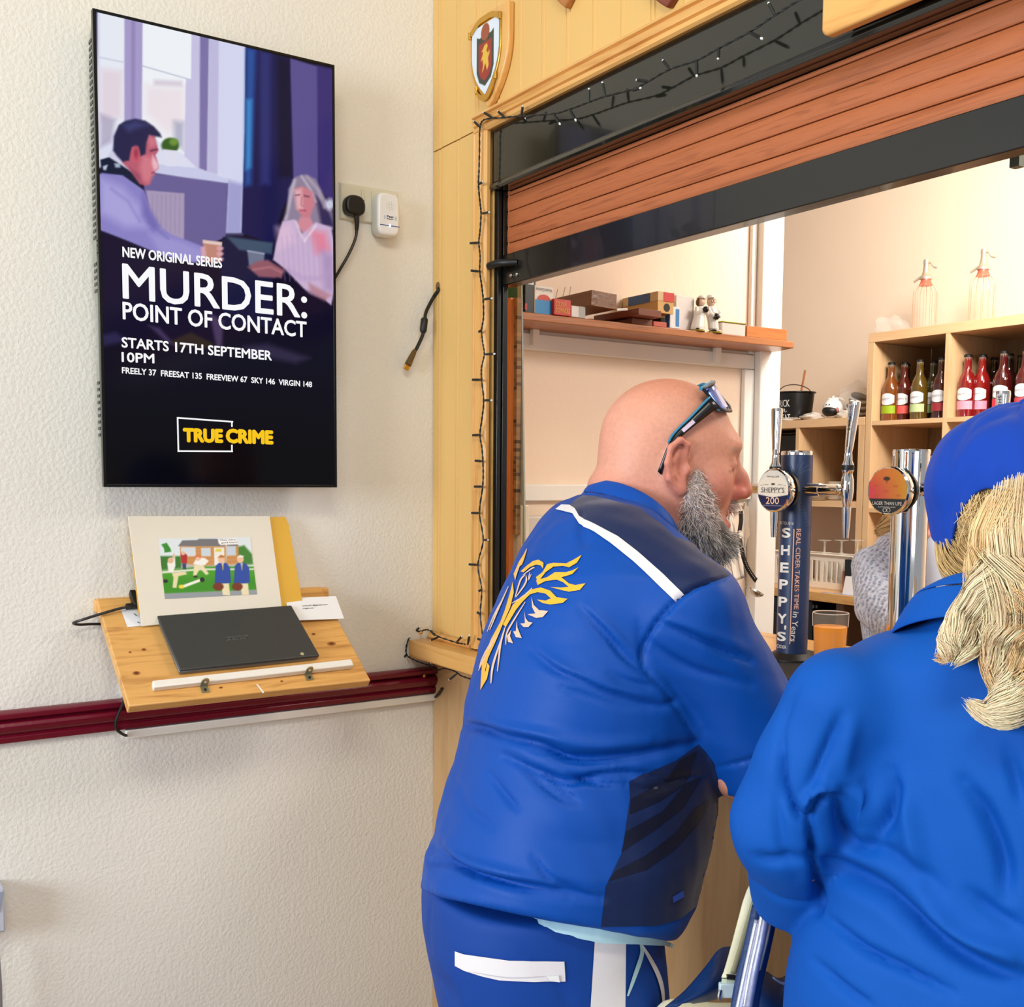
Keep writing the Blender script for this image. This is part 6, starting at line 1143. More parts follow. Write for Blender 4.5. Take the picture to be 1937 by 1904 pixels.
def strands(name, G, rad, cols, m, parent, origin=None):
    """G (n strands, k points, 3): three sided tapering hairs"""
    n, k = G.shape[:2]; D = np.gradient(G, axis=1); D /= np.linalg.norm(D, axis=2, keepdims=True)+1e-9; h = np.array([.31, .22, .92]); Uv = np.cross(D, h); Uv /= np.linalg.norm(Uv, axis=2, keepdims=True)+1e-9; W = np.cross(D, Uv)
    tp = rad*np.array([1.]*(k-2)+[.75, .25])[None, :, None]; P = np.stack([G+tp*(math.cos(a)*Uv+math.sin(a)*W) for a in (0, 2.09, 4.19)], 2)
    base = (np.arange(n)*k*3)[:, None, None]; i = np.arange(k-1)[None, :, None]*3; j = np.arange(3)[None, None, :]; a = base+i+j; b = base+i+(j+1) % 3; Q = np.stack([a, b, b+3, a+3], -1).reshape(-1, 4)
    o = link_mesh(name, P.reshape(-1, 3), Q, m, parent, smooth=True, angle=180, origin=origin, fix=False); paint_attr(o, np.repeat(cols, k*3, axis=0)); o['kind'] = 'stuff'; return o
def lock(guide, R0, n, k=14, wav=.004, prof=None, seed=0):
    rg = np.random.default_rng(seed); C = catmull(guide, 8); s0 = np.linspace(0, 1, len(C)); s1 = np.linspace(0, 1, k); C = np.stack([np.interp(s1, s0, C[:, i]) for i in range(3)], 1)
    D = np.gradient(C, axis=0); D /= np.linalg.norm(D, axis=1, keepdims=True); Uv = np.cross(D, V3(.2, .1, .97)); Uv /= np.linalg.norm(Uv, axis=1, keepdims=True); W = np.cross(D, Uv)
    pr = (np.array([1, 1, .9, .75, .5, .18]) if prof is None else np.array(prof)); R = R0*np.interp(s1, np.linspace(0, 1, len(pr)), pr)
    a = rg.uniform(0, 6.283, n); q = np.sqrt(rg.uniform(0, 1, n)); ph = rg.uniform(0, 6.283, n); sh = rg.normal(0, .03, n)
    wv = wav*np.sin(s1[None]*rg.uniform(5, 11, n)[:, None]+ph[:, None])*s1[None]
    return C[None]+((q*np.cos(a))[:, None]*R[None]+wv)[..., None]*Uv[None]+((q*np.sin(a))[:, None]*R[None]+wv*.6)[..., None]*W[None]+D[None]*(sh[:, None]*.1*s1[None])[..., None]
def cloth_mat(name, rgb, rough=.5, sheen=.25, weave=900.):
    if name in MATS: return MATS[name]
    m = mat(name, rgb, rough, 0., var=.05, vscale=6, bump=.10, bscale=weave, Sheen_Weight=sheen, Sheen_Roughness=.4, Specular_IOR_Level=.22); return m
M_hairv = vcol('hair_strand', .45, spec=.35)
def skin_mat():
    k = NT('skin'); at = k.n('ShaderNodeAttribute', attribute_name='Col'); tc = k.n('ShaderNodeTexCoord'); no = k.n('ShaderNodeTexNoise', i_Scale=180.0, i_Detail=4.0); k.l(tc.outputs['Object'], no.inputs['Vector'])
    mx = k.n('ShaderNodeMix', data_type='RGBA', blend_type='MULTIPLY'); rp = k.n('ShaderNodeMapRange'); rp.inputs['To Min'].default_value = .82; rp.inputs['To Max'].default_value = 1.12; k.l(no.outputs['Fac'], rp.inputs['Value']); mx.inputs['Factor'].default_value = 1.0
    k.l(at.outputs['Color'], mx.inputs['A']); k.l(rp.outputs['Result'], mx.inputs['B']); k.l(mx.outputs['Result'], k.b.inputs['Base Color']); k.set(Roughness=.52); k.b.inputs['Subsurface Weight'].default_value = .12; k.b.inputs['Subsurface Radius'].default_value = (.012, .005, .003); k.b.inputs['Subsurface Scale'].default_value = .6
    bp = k.n('ShaderNodeBump', i_Strength=.08, i_Distance=.002); k.l(no.outputs['Fac'], bp.inputs['Height']); k.l(bp.outputs['Normal'], k.b.inputs['Normal']); return k.m
M_skin = skin_mat()
def ribbon(pts, w0):
    P = catmull([(a, b, 0) for a, b in pts], 4)[:, :2]; D = np.gradient(P, axis=0); N = np.stack([-D[:, 1], D[:, 0]], 1)/(np.linalg.norm(D, axis=1)[:, None]+1e-9); s_ = np.linspace(0, 1, len(P)); w_ = w0/2*(1-.6*np.abs(2*s_-1)**2)[:, None]
    return np.concatenate([P+N*w_, (P-N*w_)[::-1]])

# ================================================================== the man leaning at the bar
YAW = 22.
ROWS = [(940, 1085, 1185, .07, 1.57), (950, 1062, 1205, .09, 1.565), (962, 1047, 1222, .11, 1.56), (990, 1022, 1252, .145, 1.55), (1024, 1001, 1290, .172, 1.54), (1068, 978, 1338, .192, 1.53), (1115, 957, 1366, .203, 1.53), (1177, 928, 1368, .207, 1.53), (1230, 910, 1368, .207, 1.52), (1283, 898, 1366, .206, 1.52), (1339, 882, 1360, .204, 1.52), (1374, 880, 1357, .203, 1.52), (1400, 873, 1355, .204, 1.52), (1459, 861, 1350, .206, 1.51), (1500, 843, 1347, .207, 1.51), (1560, 828, 1337, .207, 1.5), (1600, 822, 1326, .206, 1.5), (1630, 806, 1319, .205, 1.5), (1664, 800, 1310, .203, 1.5), (1700, 797, 1292, .2, 1.5), (1725, 797, 1268, .196, 1.5), (1760, 799, 1250, .19, 1.5)]
TS, US, VS = ring_table(ROWS, YAW)
TT, _, _ = ring_table([(1640, 806, 1256, .186, 1.5), (1697, 799, 1249, .188, 1.5), (1747, 800, 1248, .188, 1.5), (1803, 810, 1254, .187, 1.5), (1895, 829, 1262, .184, 1.5), (2000, 850, 1262, .174, 1.5)], YAW)
U3, W3 = V3(US[0], US[1], 0), V3(VS[0], VS[1], 0)
SR, ER = att(1301, 1168, 1.375), att(1456, 1440, 1.40)
cS = V3(np.interp(SR[2], TS[:, 0], TS[:, 1]), np.interp(SR[2], TS[:, 0], TS[:, 2]), SR[2]); SL = SR-U3*2*((SR-cS)@U3); EL = ER-U3*2*((ER-cS)@U3)*.9
HM = Frame(att(1257, 890, 1.60), 27., 0.)
neckb = HM.w(-.075, 0, -.135)
_h = [att(800, 1686, 1.50), att(1000, 1730, 1.36), att(1250, 1772, 1.47)]; hem_n = unit(np.cross(_h[1]-_h[0], _h[2]-_h[0])); hem_n = hem_n if hem_n[2] > 0 else -hem_n; hem_p = _h[0]
def f_shirt(P):
    d = d_rings(P, TS, US, VS)
    d = smin(d, d_chain(P, [cS+V3(0, 0, .09)+U3*.05, SR+V3(0, 0, .012)], [.05, .066]), .05); d = smin(d, d_cone(P, cS+V3(0, 0, .09)-U3*.05, SL+V3(0, 0, .012), .05, .066), .05)
    d = smin(d, d_cone(P, SR, ER+unit(ER-SR)*.03, .070, .073), .022); d = smin(d, d_cone(P, SL, EL+unit(EL-SL)*.03, .070, .073), .022)
    for S_, E_ in ((SR, ER), (SL, EL)):
        ax = unit(E_-S_); tilt = unit(ax+.12*W3); near = np.linalg.norm(P-E_, axis=1) < .16; d = np.where(near & (d_cone(P, S_, E_+ax*.03, .080, .083) < .006), np.maximum(d, (P-E_)@tilt), d)
    d = smax(d, -(P-hem_p)@hem_n, .006); return smax(d, (P[:, 2]-TS[-1, 0]-.004), .02)
lo, hi = cS+V3(-.42, -.36, -.52), cS+V3(.42, .42, .2)
V, Q = surface(f_shirt, lo, hi, .0042); V = relax(V, Q, 2); N = vnormals(V, Q)
def px(z, x0=860, y0=880, k=3.4): return [(x0+a/k, y0+b/k) for a, b in z]
FM = [(px([(810, 920), (980, 1090), (1100, 1230), (1250, 1340)]), 8, -.006), (px([(850, 900), (1010, 1060), (1130, 1190)]), 9, .003), (px([(490, 1190), (640, 1310), (820, 1385), (1000, 1470), (1300, 1545), (1420, 1520)]), 8, -.006), (px([(560, 1200), (760, 1330), (1000, 1430), (1250, 1490)]), 10, .003), (px([(680, 1430), (860, 1485), (1050, 1540), (1250, 1560)]), 6, -.004),
      (px([(100, 1690), (330, 1745), (560, 1800), (720, 1875), (1000, 1885), (1300, 1840), (1550, 1790)]), 11, -.010), (px([(150, 1640), (350, 1690), (600, 1740), (900, 1800), (1250, 1770)]), 13, .005), (px([(480, 1830), (620, 1850), (760, 1900), (1000, 1920)]), 7, -.006), (px([(1000, 1340), (1150, 1400), (1300, 1430)]), 7, -.004),
      (px([(530, 90), (700, 170), (900, 235), (1100, 195), (1300, 190), (1500, 230)], 780, 1400, 3.027), 8, -.008), (px([(650, 170), (780, 280), (900, 360)], 780, 1400, 3.027), 8, -.005), (px([(440, 190), (520, 300), (600, 390)], 780, 1400, 3.027), 8, -.004), (px([(900, 200), (1050, 240), (1220, 250)], 780, 1400, 3.027), 6, -.006), (px([(760, 200), (880, 300), (960, 370)], 780, 1400, 3.027), 7, -.004),
      (px([(150, 600), (220, 690), (350, 765), (600, 825), (900, 875), (1090, 905)], 780, 1400, 3.027), 9, -.009), (px([(90, 690), (200, 700), (380, 780), (640, 860), (900, 920)], 780, 1400, 3.027), 7, -.006), (px([(200, 600), (300, 690), (520, 760), (800, 820)], 780, 1400, 3.027), 12, .005), (px([(690, 670), (790, 790), (960, 860)], 780, 1400, 3.027), 8, -.005), (px([(260, 250), (330, 400), (460, 500)], 780, 1400, 3.027), 10, -.003), (px([(1230, 250), (1350, 280), (1500, 230), (1650, 200)], 780, 1400, 3.027), 9, -.006),
      (px([(1320, 1015), (1600, 1130), (1900, 1260)]), 8, -.007), (px([(1330, 970), (1600, 1070), (1880, 1190)]), 12, .003), (px([(1240, 1130), (1500, 1300), (1900, 1410)]), 10, -.005), (px([(1250, 1230), (1450, 1480), (1600, 1700)]), 14, -.004),
      (px([(1760, 712), (1640, 750), (1475, 830), (1300, 1010), (1205, 1200), (1240, 1320), (1400, 1520), (1620, 1880)]), 4.5, -.006), (px([(1180, 1010), (1200, 1150), (1240, 1290)]), 9, -.003), ([(868, 1372), (900, 1374), (940, 1384)], 9, -.008), ([(1100, 960), (1098, 1000), (1104, 1030)], 8, -.004), ([(1352, 1452), (1420, 1436), (1500, 1404)], 4, -.003)]
V = folds(V, N, [(c_, w_*.85, d_*1.35) for c_, w_, d_ in FM]); V = relax(V, Q, 1, .2); V += vnormals(V, Q)*(snoise(V, 38., 3)*.0012)[:, None]
M_blue = cloth_mat('royal_blue_jersey', (2, 72, 164), .5, .0)
# ---- the body under the clothes: one surface from head to hands
ELB = att(1392, 1453, 1.40); WRR = V3(1.30, -.045, LZ+.040); hdir = unit(V3(-.55, .8, 0)); ELBL = ELB-U3*2*((ELB-cS)@U3)*.9; WRL = V3(WRR[0]-.42, -.045, LZ+.040)
pel = V3(TT[1, 1], TT[1, 2], .86)
def f_body(P):
    d = near(P, HM.O, .18, lambda q: head_sdf(HM.loc(q)))
    d = smin(d, d_cone(P, HM.w(-.034, 0, -.012), neckb, .066, .070), .03); d = smin(d, d_ell(P, HM.w(-.083, 0, -.022), V3(.03, .05, .02), np.stack([HM.f, HM.r, HM.u])), .018); d = smin(d, d_cone(P, HM.w(-.01, 0, -.06), HM.w(-.03, 0, -.14), .056, .066), .03)
    c2 = cS+V3(0, 0, -.03); d = smin(d, d_cone(P, neckb, c2, .066, .07), .02); d = smin(d, d_cone(P, c2, pel, .09, .10), .03)
    for S_, E_, W_, sg, hd in ((SR, ELB, WRR, -1, hdir), (SL, ELBL, WRL, 1, unit(V3(.35, .94, 0)))):
        d = smin(d, d_cone(P, c2, S_, .06, .05), .02); Mx = S_+((ER if S_ is SR else EL)-S_)*.72; d = smin(d, d_chain(P, [S_, Mx, E_, E_+(W_-E_)*.35, W_], [.048, .042, .034, .038, .027], .02), .02); d = smin(d, near(P, W_+hd*.08, .16, lambda q: hand_sdf(q, W_, hd, np.cross((0, 0, 1), hd)*sg, V3(0, 0, 1), .35)), .02)
    return d
bx0 = np.minimum.reduce([cS-.35, WRL-.15, pel-.16]); bx1 = np.maximum.reduce([HM.O+.18, WRR+.2, ELB+.06])
VB, QB = surface(f_body, bx0, bx1, .003); VB = relax(VB, QB, 1, .35)
man = organic('person', VB, QB, M_skin, None, V3(pel[0], pel[1], 0))
tag(man, 'bald bearded man in blue bowls shirt leaning forward at the bar', 'person')
Lq = HM.loc(VB); base = np.tile(LIN((220, 154, 130)), (len(VB), 1)); sm = lambda x, a, b: np.clip((x-a)/(b-a), 0, 1)
hot = np.exp(-((Lq[:, 0]-.115)/.022)**2-((Lq[:, 2]+.03)/.02)**2); base = mixc(base, LIN((202, 104, 92)), np.clip(hot, 0, 1)*.8)
base = mixc(base, LIN((204, 116, 102)), np.clip(np.exp(-((Lq[:, 0]-.07)/.03)**2-((Lq[:, 2]+.02)/.03)**2), 0, 1)*.5)
base = mixc(base, LIN((204, 116, 100)), (np.abs(Lq[:, 1]) > .081)*(np.abs(Lq[:, 0]) < .03)*(np.abs(Lq[:, 2]) < .06)*.55); base = mixc(base, LIN((198, 112, 104)), sm(-Lq[:, 2], .0, .06)*sm(-Lq[:, 0], -.03, .05)*.75)
base = mixc(base, LIN((186, 138, 118)), np.clip(snoise(Lq, 60., 5)*.5, 0, 1)*sm(-Lq[:, 0], -.05, .02)*sm(Lq[:, 2], .0, .05)*.5); base = mixc(base, LIN((196, 120, 88)), sm(Lq[:, 2], .10, .135)*.5)
base = mixc(base, LIN((196, 92, 86)), ((np.abs(Lq[:, 2]+.069) < .017) & (Lq[:, 0] > .080) & (np.abs(Lq[:, 1]) < .027))*.85); base = mixc(base, LIN((120, 44, 40)), ((np.abs(Lq[:, 2]+.069) < .004) & (Lq[:, 0] > .08) & (np.abs(Lq[:, 1]) < .02))*.7)
base = mixc(base, LIN((150, 100, 84)), ((np.abs(Lq[:, 2]-.004+.25*(np.abs(Lq[:, 1])-.034)) < .0022) & (Lq[:, 0] > .072) & (np.abs(np.abs(Lq[:, 1])-.036) < .022))*.75); base = mixc(base, LIN((176, 112, 92)), ((np.abs(Lq[:, 2]-.016) < .0022) & (Lq[:, 0] > .080) & (np.abs(np.abs(Lq[:, 1])-.034) < .018))*.45); base = mixc(base, LIN((186, 150, 130)), ((np.abs(Lq[:, 2]-.030) < .0045) & (Lq[:, 0] > .085) & (np.abs(np.abs(Lq[:, 1])-.034) < .022))*.5); paint_attr(man, base)
shirt = organic('bowls_shirt', V, Q, M_blue, man)
SK = Skin(V, Q); M_navyc = cloth_mat('navy_jersey', (14, 34, 78), .5); M_whitec = cloth_mat('white_piping_cloth', (226, 222, 226), .55); M_dkc = cloth_mat('dark_stripe_print', (8, 14, 40), .5); M_pal = cloth_mat('pale_blue_tape', (176, 214, 226), .55)
yk_up = px([(735, 262), (775, 225), (825, 195), (900, 200), (1000, 225), (1180, 270), (1330, 380), (1410, 460), (1500, 490), (1670, 590), (1785, 700), (1620, 760), (1475, 830)]); st_up = px([(690, 256), (740, 258), (775, 280), (800, 330), (900, 380), (1050, 460), (1180, 560), (1340, 700), (1475, 830)]); st_lo = px([(1420, 875), (1290, 750), (1150, 620), (1000, 500), (900, 430), (800, 380), (760, 312), (652, 285)])
SK.patch('navy_yoke', yk_up+st_up[::-1][1:-1], M_navyc, shirt, .0010, 4.); SK.patch('white_stripe', st_up+st_lo, M_whitec, shirt, .0016, 7.)
z5 = lambda L_: px(L_, 780, 1400, 3.027)
SK.patch('navy_side_panel', z5([(1240, 235), (1330, 190), (1500, 120), (1640, 20), (1720, 120), (1770, 300), (1760, 420), (1700, 650), (1670, 800), (1620, 950), (1530, 1020), (1400, 1060), (1080, 1066), (1105, 840), (1200, 640), (1245, 330)]), M_navyc, shirt, .0010, 4.)
for s_ in ([(1250, 335), (1440, 240), (1530, 110), (1625, 60), (1560, 250), (1410, 350), (1243, 425)], [(1222, 520), (1430, 405), (1560, 250), (1650, 210), (1550, 380), (1400, 500), (1195, 640)], [(1165, 745), (1330, 660), (1500, 530), (1610, 390), (1700, 330), (1650, 450), (1500, 620), (1340, 740), (1118, 805)]): SK.patch('dark_stripe', z5(s_), M_dkc, shirt, .0016, 7.)
SK.patch('hem_tab', z5([(1484, 890), (1545, 855), (1550, 890), (1488, 925)]), cloth_mat('bright_blue_tab', (30, 80, 190), .5), shirt, .0022, 6.)
M_or = cloth_mat('orange_print', (240, 178, 52), .5); M_pe = cloth_mat('peach_print', (226, 190, 164), .5)
for s_ in ([(530, 720), (570, 690), (600, 640), (640, 630), (720, 635), (770, 610), (820, 580), (790, 630), (740, 660), (700, 650), (640, 655), (590, 690), (560, 730), (540, 755)], [(530, 742), (600, 722), (650, 690), (720, 690), (760, 680), (800, 660), (760, 702), (692, 722), (740, 762), (780, 772), (845, 760), (810, 802), (740, 814), (690, 803), (620, 785), (690, 788), (738, 783), (700, 752), (660, 737), (590, 747), (540, 772)], [(380, 900), (430, 850), (500, 800), (560, 788), (620, 808), (660, 850), (730, 860), (700, 886), (620, 897), (570, 887), (535, 865), (590, 872), (625, 858), (590, 827), (540, 817), (490, 832), (440, 882), (400, 932), (335, 1042), (318, 1025)],
           [(380, 750), (360, 830), (330, 930), (300, 1010), (240, 1120), (190, 1250), (178, 1330), (197, 1340), (222, 1240), (272, 1130), (322, 1010), (362, 920), (387, 820)], [(185, 1240), (172, 1445), (215, 1372), (232, 1290), (217, 1270), (205, 1330)], [(430, 684), (470, 648), (510, 618), (545, 610), (577, 630), (574, 667), (558, 647), (530, 642), (490, 657), (450, 690)], [(470, 545), (455, 600), (440, 640), (415, 660), (408, 700), (395, 740), (385, 700), (420, 620)]): SK.patch('phoenix_print', px(s_), M_or, shirt, .0016, 6.)
for s_ in ([(500, 850), (515, 900), (550, 933), (607, 938), (572, 977), (530, 983), (476, 960), (525, 953), (505, 915)], [(455, 940), (462, 985), (480, 1008), (507, 1014), (480, 1042), (450, 1042), (428, 1020), (458, 1018)], [(405, 1000), (410, 1045), (437, 1112), (400, 1107), (383, 1070), (400, 1068)], [(370, 1060), (362, 1100), (382, 1147), (350, 1137), (343, 1100)]): SK.patch('phoenix_feather', px(s_), M_pe, shirt, .0016, 6.)
for s_, w_ in (([(470, 540), (420, 650), (398, 720)], 3), ([(352, 780), (285, 930), (232, 1060)], 3), ([(332, 830), (262, 960), (216, 1070)], 2.5), ([(300, 1060), (222, 1190), (160, 1320)], 3), ([(332, 1040), (302, 1150), (282, 1325)], 3.5), ([(302, 1130), (252, 1290), (240, 1402)], 4), ([(460, 880), (385, 1000), (342, 1080), (335, 1155)], 3), ([(462, 705), (430, 740), (395, 850)], 3), ([(467, 712), (462, 760), (400, 850)], 3), ([(445, 708), (500, 668), (520, 660)], 2.5), ([(505, 790), (440, 850), (372, 890)], 2.5), ([(260, 1100), (190, 1230), (165, 1300)], 2.5), ([(490, 690), (480, 740), (500, 700)], 2)): SK.patch('phoenix_line', ribbon(px(s_), w_), M_pe, shirt, .0016, 6.)
# ---- stand collar
Bk, Fr = att(1127, 905, 1.575), att(1270, 1022, 1.565); Bk2, Fr2 = att(1099, 951, 1.575), att(1272, 1026, 1.565)
def loop(B, Fq, bw, bulge, n=48):
    c = (B+Fq)/2; s_ = (B-Fq)/2; upn = unit(np.cross(U3, -s_)); upn = upn if upn[2] > 0 else -upn
    return [c+s_*math.cos(a)+U3*bw*math.sin(a)+upn*bulge*abs(math.sin(a))**1.5 for a in np.linspace(0, 2*math.pi, n, endpoint=False)]
L1, L2 = loop(Bk2, Fr2, .094, .006), loop(Bk, Fr, .078, .018); L0 = [a*.55+b*.45+unit(a-(Bk+Fr)/2)*.006 for a, b in zip(L1, L2)]; m_ = MB(); n_ = 48
for A_, B_ in ((L1, L0), (L0, L2)): m_.add(A_+B_, [(j, (j+1) % n_, n_+(j+1) % n_, n_+j) for j in range(n_)])
o = m_.build('collar', M_blue, man, angle=180); md = o.modifiers.new('t', 'SOLIDIFY'); md.thickness = .004; md.offset = -1; o.modifiers.new('s', 'SUBSURF').levels = 1
# ---- trousers and shoes
hipR, hipL = pel+U3*.088-V3(0, 0, .16), pel-U3*.088-V3(0, 0, .16); ftR, ftL = V3(hipR[0]+.04, hipR[1]-.0, .05), V3(hipL[0]+.02, hipL[1]+.02, .05)
def f_tr(P):
    d = smax(d_rings(P, TT, US, VS), -(P[:, 2]-.70), .03); d = smax(d, P[:, 2]-.905, .01)
    for h_, f_ in ((hipR, ftR), (hipL, ftL)): d = smin(d, d_chain(P, [h_, (h_+f_)/2+W3*.01, f_+V3(0, 0, .02)], [.098, .078, .068]), .03)
    return d
VT, QT = surface(f_tr, pel+V3(-.3, -.3, -.87), pel+V3(.34, .3, .08), .006); VT = relax(VT, QT, 2); NT_ = vnormals(VT, QT); VT = folds(VT, NT_, [([(990, 1810), (1060, 1870), (1080, 1904)], 12, -.003), ([(812, 1830), (845, 1870), (860, 1904)], 12, -.004), ([(816, 1700), (810, 1760), (815, 1800)], 3, -.003)])
M_trs = cloth_mat('trouser_blue', (10, 62, 146), .6, .0); tr = organic('trousers', VT, QT, M_trs, man); ST = Skin(VT, QT)
ST.patch('white_pocket', z5([(250, 1205), (300, 1222), (560, 1258), (868, 1263), (876, 1375), (700, 1380), (500, 1370), (400, 1347), (300, 1315), (250, 1288)]), M_whitec, tr, .002, 8.); ST.patch('pocket_zip', ribbon(z5([(330, 1318), (540, 1352), (760, 1348)]), 1.6), mat('zip_grey', (190, 186, 194), .5), tr, .003, 8.); ST.patch('zip_pull', z5([(772, 1338), (835, 1335), (845, 1372), (780, 1366)]), M_white_pl, tr, .0045, 8.)
ST.patch('side_stripe', z5([(1045, 1100), (1220, 1100), (1216, 1530), (1018, 1530)]), M_whitec, tr, .0015, 8.)
wbp = z5([(400, 935), (520, 925), (700, 985), (900, 1040), (1060, 1075), (1250, 1095), (1390, 1128), (1440, 1160), (1462, 1197), (1400, 1165), (1250, 1150), (1060, 1143), (750, 1080), (500, 990)])
wb_ = [(catmull([att(a, b, 1.33+.012*k) for k, (a, b) in enumerate(z5([(405, 940), (560, 980), (750, 1042), (930, 1090), (1060, 1112), (1240, 1122)]))], 4))]
ST.patch('waistband_tape', wbp, M_pal, tr, .012, 8.)
for s_ in ([(1300, 1160), (1308, 1220), (1270, 1340), (1228, 1460)], [(1302, 1160), (1350, 1240), (1400, 1340), (1425, 1430), (1432, 1525)]): ST.patch('pocket_piping', ribbon(z5(s_), 8), M_pal if s_[0][0] == 1300 else M_whitec, tr, .002, 8.)
for f_ in (ftR, ftL):
    def f_sh(P, f_=f_): return smax(smin(d_ell(P, f_+W3*.06+V3(0, 0, -.005), V3(.13, .048, .045), np.stack([W3, U3, V3(0, 0, 1)])), d_cone(P, f_, f_+V3(0, 0, .06), .05, .05), .03), -(P[:, 2]-.004), .004)
    vs_, qs_ = surface(f_sh, f_+V3(-.2, -.2, -.06), f_+V3(.2, .25, .1), .008); organic('shoe', vs_, qs_, mat('white_shoe', (226, 226, 228), .5), man)
# ---- beard: a soft mass with hairs on it
def f_be(P):
    L_ = HM.loc(P); M2 = L_.copy(); M2[:, 1] = np.abs(M2[:, 1]); d = d_chain(M2, [V3(.030, .063, -.004), V3(.028, .061, -.036), V3(.038, .052, -.076), V3(.066, .018, -.098)], [.009, .021, .028, .029], .012); d = smin(d, d_ell(L_, (.062, 0, -.100), (.034, .036, .026)), .015)
    d = smin(d, d_chain(M2, [V3(.101, .003, -.0485), V3(.092, .019, -.054)], [.006, .006], .006), .006); return smax(d+snoise(L_, 130., 2)*.0022, -d_ell(L_, (.098, 0, -.071), (.020, .030, .016)), .004)
VE, QE = surface(f_be, HM.O+V3(-.12, -.12, -.17), HM.O+V3(.14, .16, .03), .003); be = organic('beard', VE, QE, vcol('beard_mass', .8, spec=.2), man); LE = HM.loc(VE)
def beard_col(L_, rg): g = sm(-L_[:, 2], .06, .13); c = mixc(np.tile(LIN((196, 178, 172)), (len(L_), 1))*1.12, LIN((96, 142, 152)), g*.9); dk = np.exp(-((L_[:, 0]-.074)/.012)**2-((L_[:, 2]+.095)/.022)**2); return mixc(c, LIN((34, 32, 30)), np.clip(dk*.8, 0, .8))
paint_attr(be, beard_col(LE, rng)*.6)
NE = vnormals(VE, QE); ok = np.where(~((LE[:, 2] < -.058) & (LE[:, 2] > -.088) & (LE[:, 0] > .056)))[0]; rg = np.random.default_rng(11); ii = rg.choice(ok, 7000); RO = VE[ii]; LR = HM.loc(RO); NR = NE[ii]; n_ = len(ii)
fl_ = unit(HM.f*.35-HM.u*1.0); L_h = (.007+.012*sm(-LR[:, 2], .02, .11))*rg.uniform(.6, 1.35, n_); s1 = np.linspace(0, 1, 6)[None, :, None]
D0 = NR*.8+fl_*.7+rg.normal(0, .45, (n_, 3)); D0 /= np.linalg.norm(D0, axis=1)[:, None]; cu = rg.normal(0, 1, (n_, 1, 3)); G = RO[:, None]+D0[:, None]*(s1*L_h[:, None, None])+fl_*(s1**2*L_h[:, None, None]*.15)+cu*np.sin(s1*4.2+rg.uniform(0, 6, (n_, 1, 1)))*.0030*s1
cb_ = beard_col(LR, rg)*rg.uniform(.45, 1.8, (n_, 1)); w_ = rg.uniform(0, 1, n_) < .34; cb_[w_] = LIN((228, 220, 216))*rg.uniform(.7, 1.1, (w_.sum(), 1)); strands('beard_hairs', G, .00042, np.clip(cb_, 0, 1), M_hairv, be)
# ---- sunglasses pushed up on the head
sg = thing('sunglasses', 'blue mirrored wraparound sunglasses pushed up on the bald head', 'sunglasses', HM.w(.05, 0, .1)); M_frm = mat('frame_black', (16, 18, 26), .3); M_trq = mat('frame_turquoise', (36, 130, 170), .35)
for s_ in (1, -1):
    C = catmull([HM.w(*q) for q in ((-.028, .079*s_, -.004), (-.016, .084*s_, .030), (-.005, .085*s_, .048), (.022, .083*s_, .072), (.050, .077*s_, .096))], 5); up_ = unit(np.cross(HM.r, unit(C[-1]-C[5]))); up_ = up_ if up_@HM.u > 0 else -up_
    wd = np.interp(np.linspace(0, 1, len(C)), [0, .3, .7, 1], [.0032, .0038, .0058, .009]); P = np.array([[c-up_*w2, c+up_*w2] for c, w2 in zip(C, wd)]); o = MB().grid(P).build('temple_arm', M_frm, sg, fix=False); md = o.modifiers.new('t', 'SOLIDIFY'); md.thickness = .0035; md.offset = 0
    P = np.array([[c+up_*w2, c+up_*(w2+.0028)] for c, w2 in zip(C, wd)])[6:]; o = MB().grid(P+HM.r*(.0012*s_)).build('turquoise_edge', M_trq, sg, fix=False); md = o.modifiers.new('t', 'SOLIDIFY'); md.thickness = .005; md.offset = 0
    o = MB().obox(C[13]+HM.r*.0026*s_, unit(C[14]-C[12]), up_, HM.r, .011, .0028, .0006).build('silver_inlay', mat('inlay', (190, 170, 186), .25, .6), sg)
    # wrap lens: an arc from the hinge round to the bridge
    nl = 15; ang = np.linspace(0.50, 1.50, nl); ctr0 = V3(.012, 0, 0); top, bot = [], []
    for k, a in enumerate(ang):
        f_, r_ = .017+.064*math.sin(a), .079*math.cos(a)*s_; e_ = k/(nl-1); h_ = .021*(1-.25*(1-e_)**3)*(1-.35*max(0, e_-.8)/.2); cz = .098+.012*e_; top.append(HM.w(f_-.012, r_*.98, cz+h_+.002)); bot.append(HM.w(f_+.014, r_*1.02, cz-h_*.95+.004*(1-e_)))
    P = np.array([[t_+(b_-t_)*v for v in np.linspace(0, 1, 5)] for t_, b_ in zip(top, bot)]); k_ = NT('mirror_lens'); k_.set(Roughness=.06, Metallic=.9); k_.b.inputs['Base Color'].default_value = S(40, 90, 190); k_.b.inputs['Coat Weight'].default_value = .6
    o = MB().grid(P).build('lens', MATS.setdefault('mirror_lens', k_.m), sg, fix=False); md = o.modifiers.new('t', 'SOLIDIFY'); md.thickness = .002
    ed = list(P[:, 0])+list(P[-1, 1:])+list(P[::-1, -1])+list(P[0, ::-1][1:]); MB().tube(ed+[ed[0]], .0022, 6).build('rim', M_frm, sg); MB().tube([p_-HM.f*.003 for p_ in P[:, 0]], .0030, 6).build('turquoise_rim', M_trq, sg); MB().tube([p_-HM.f*.003 for p_ in P[:, -1]], .0026, 6).build('turquoise_rim', M_trq, sg)

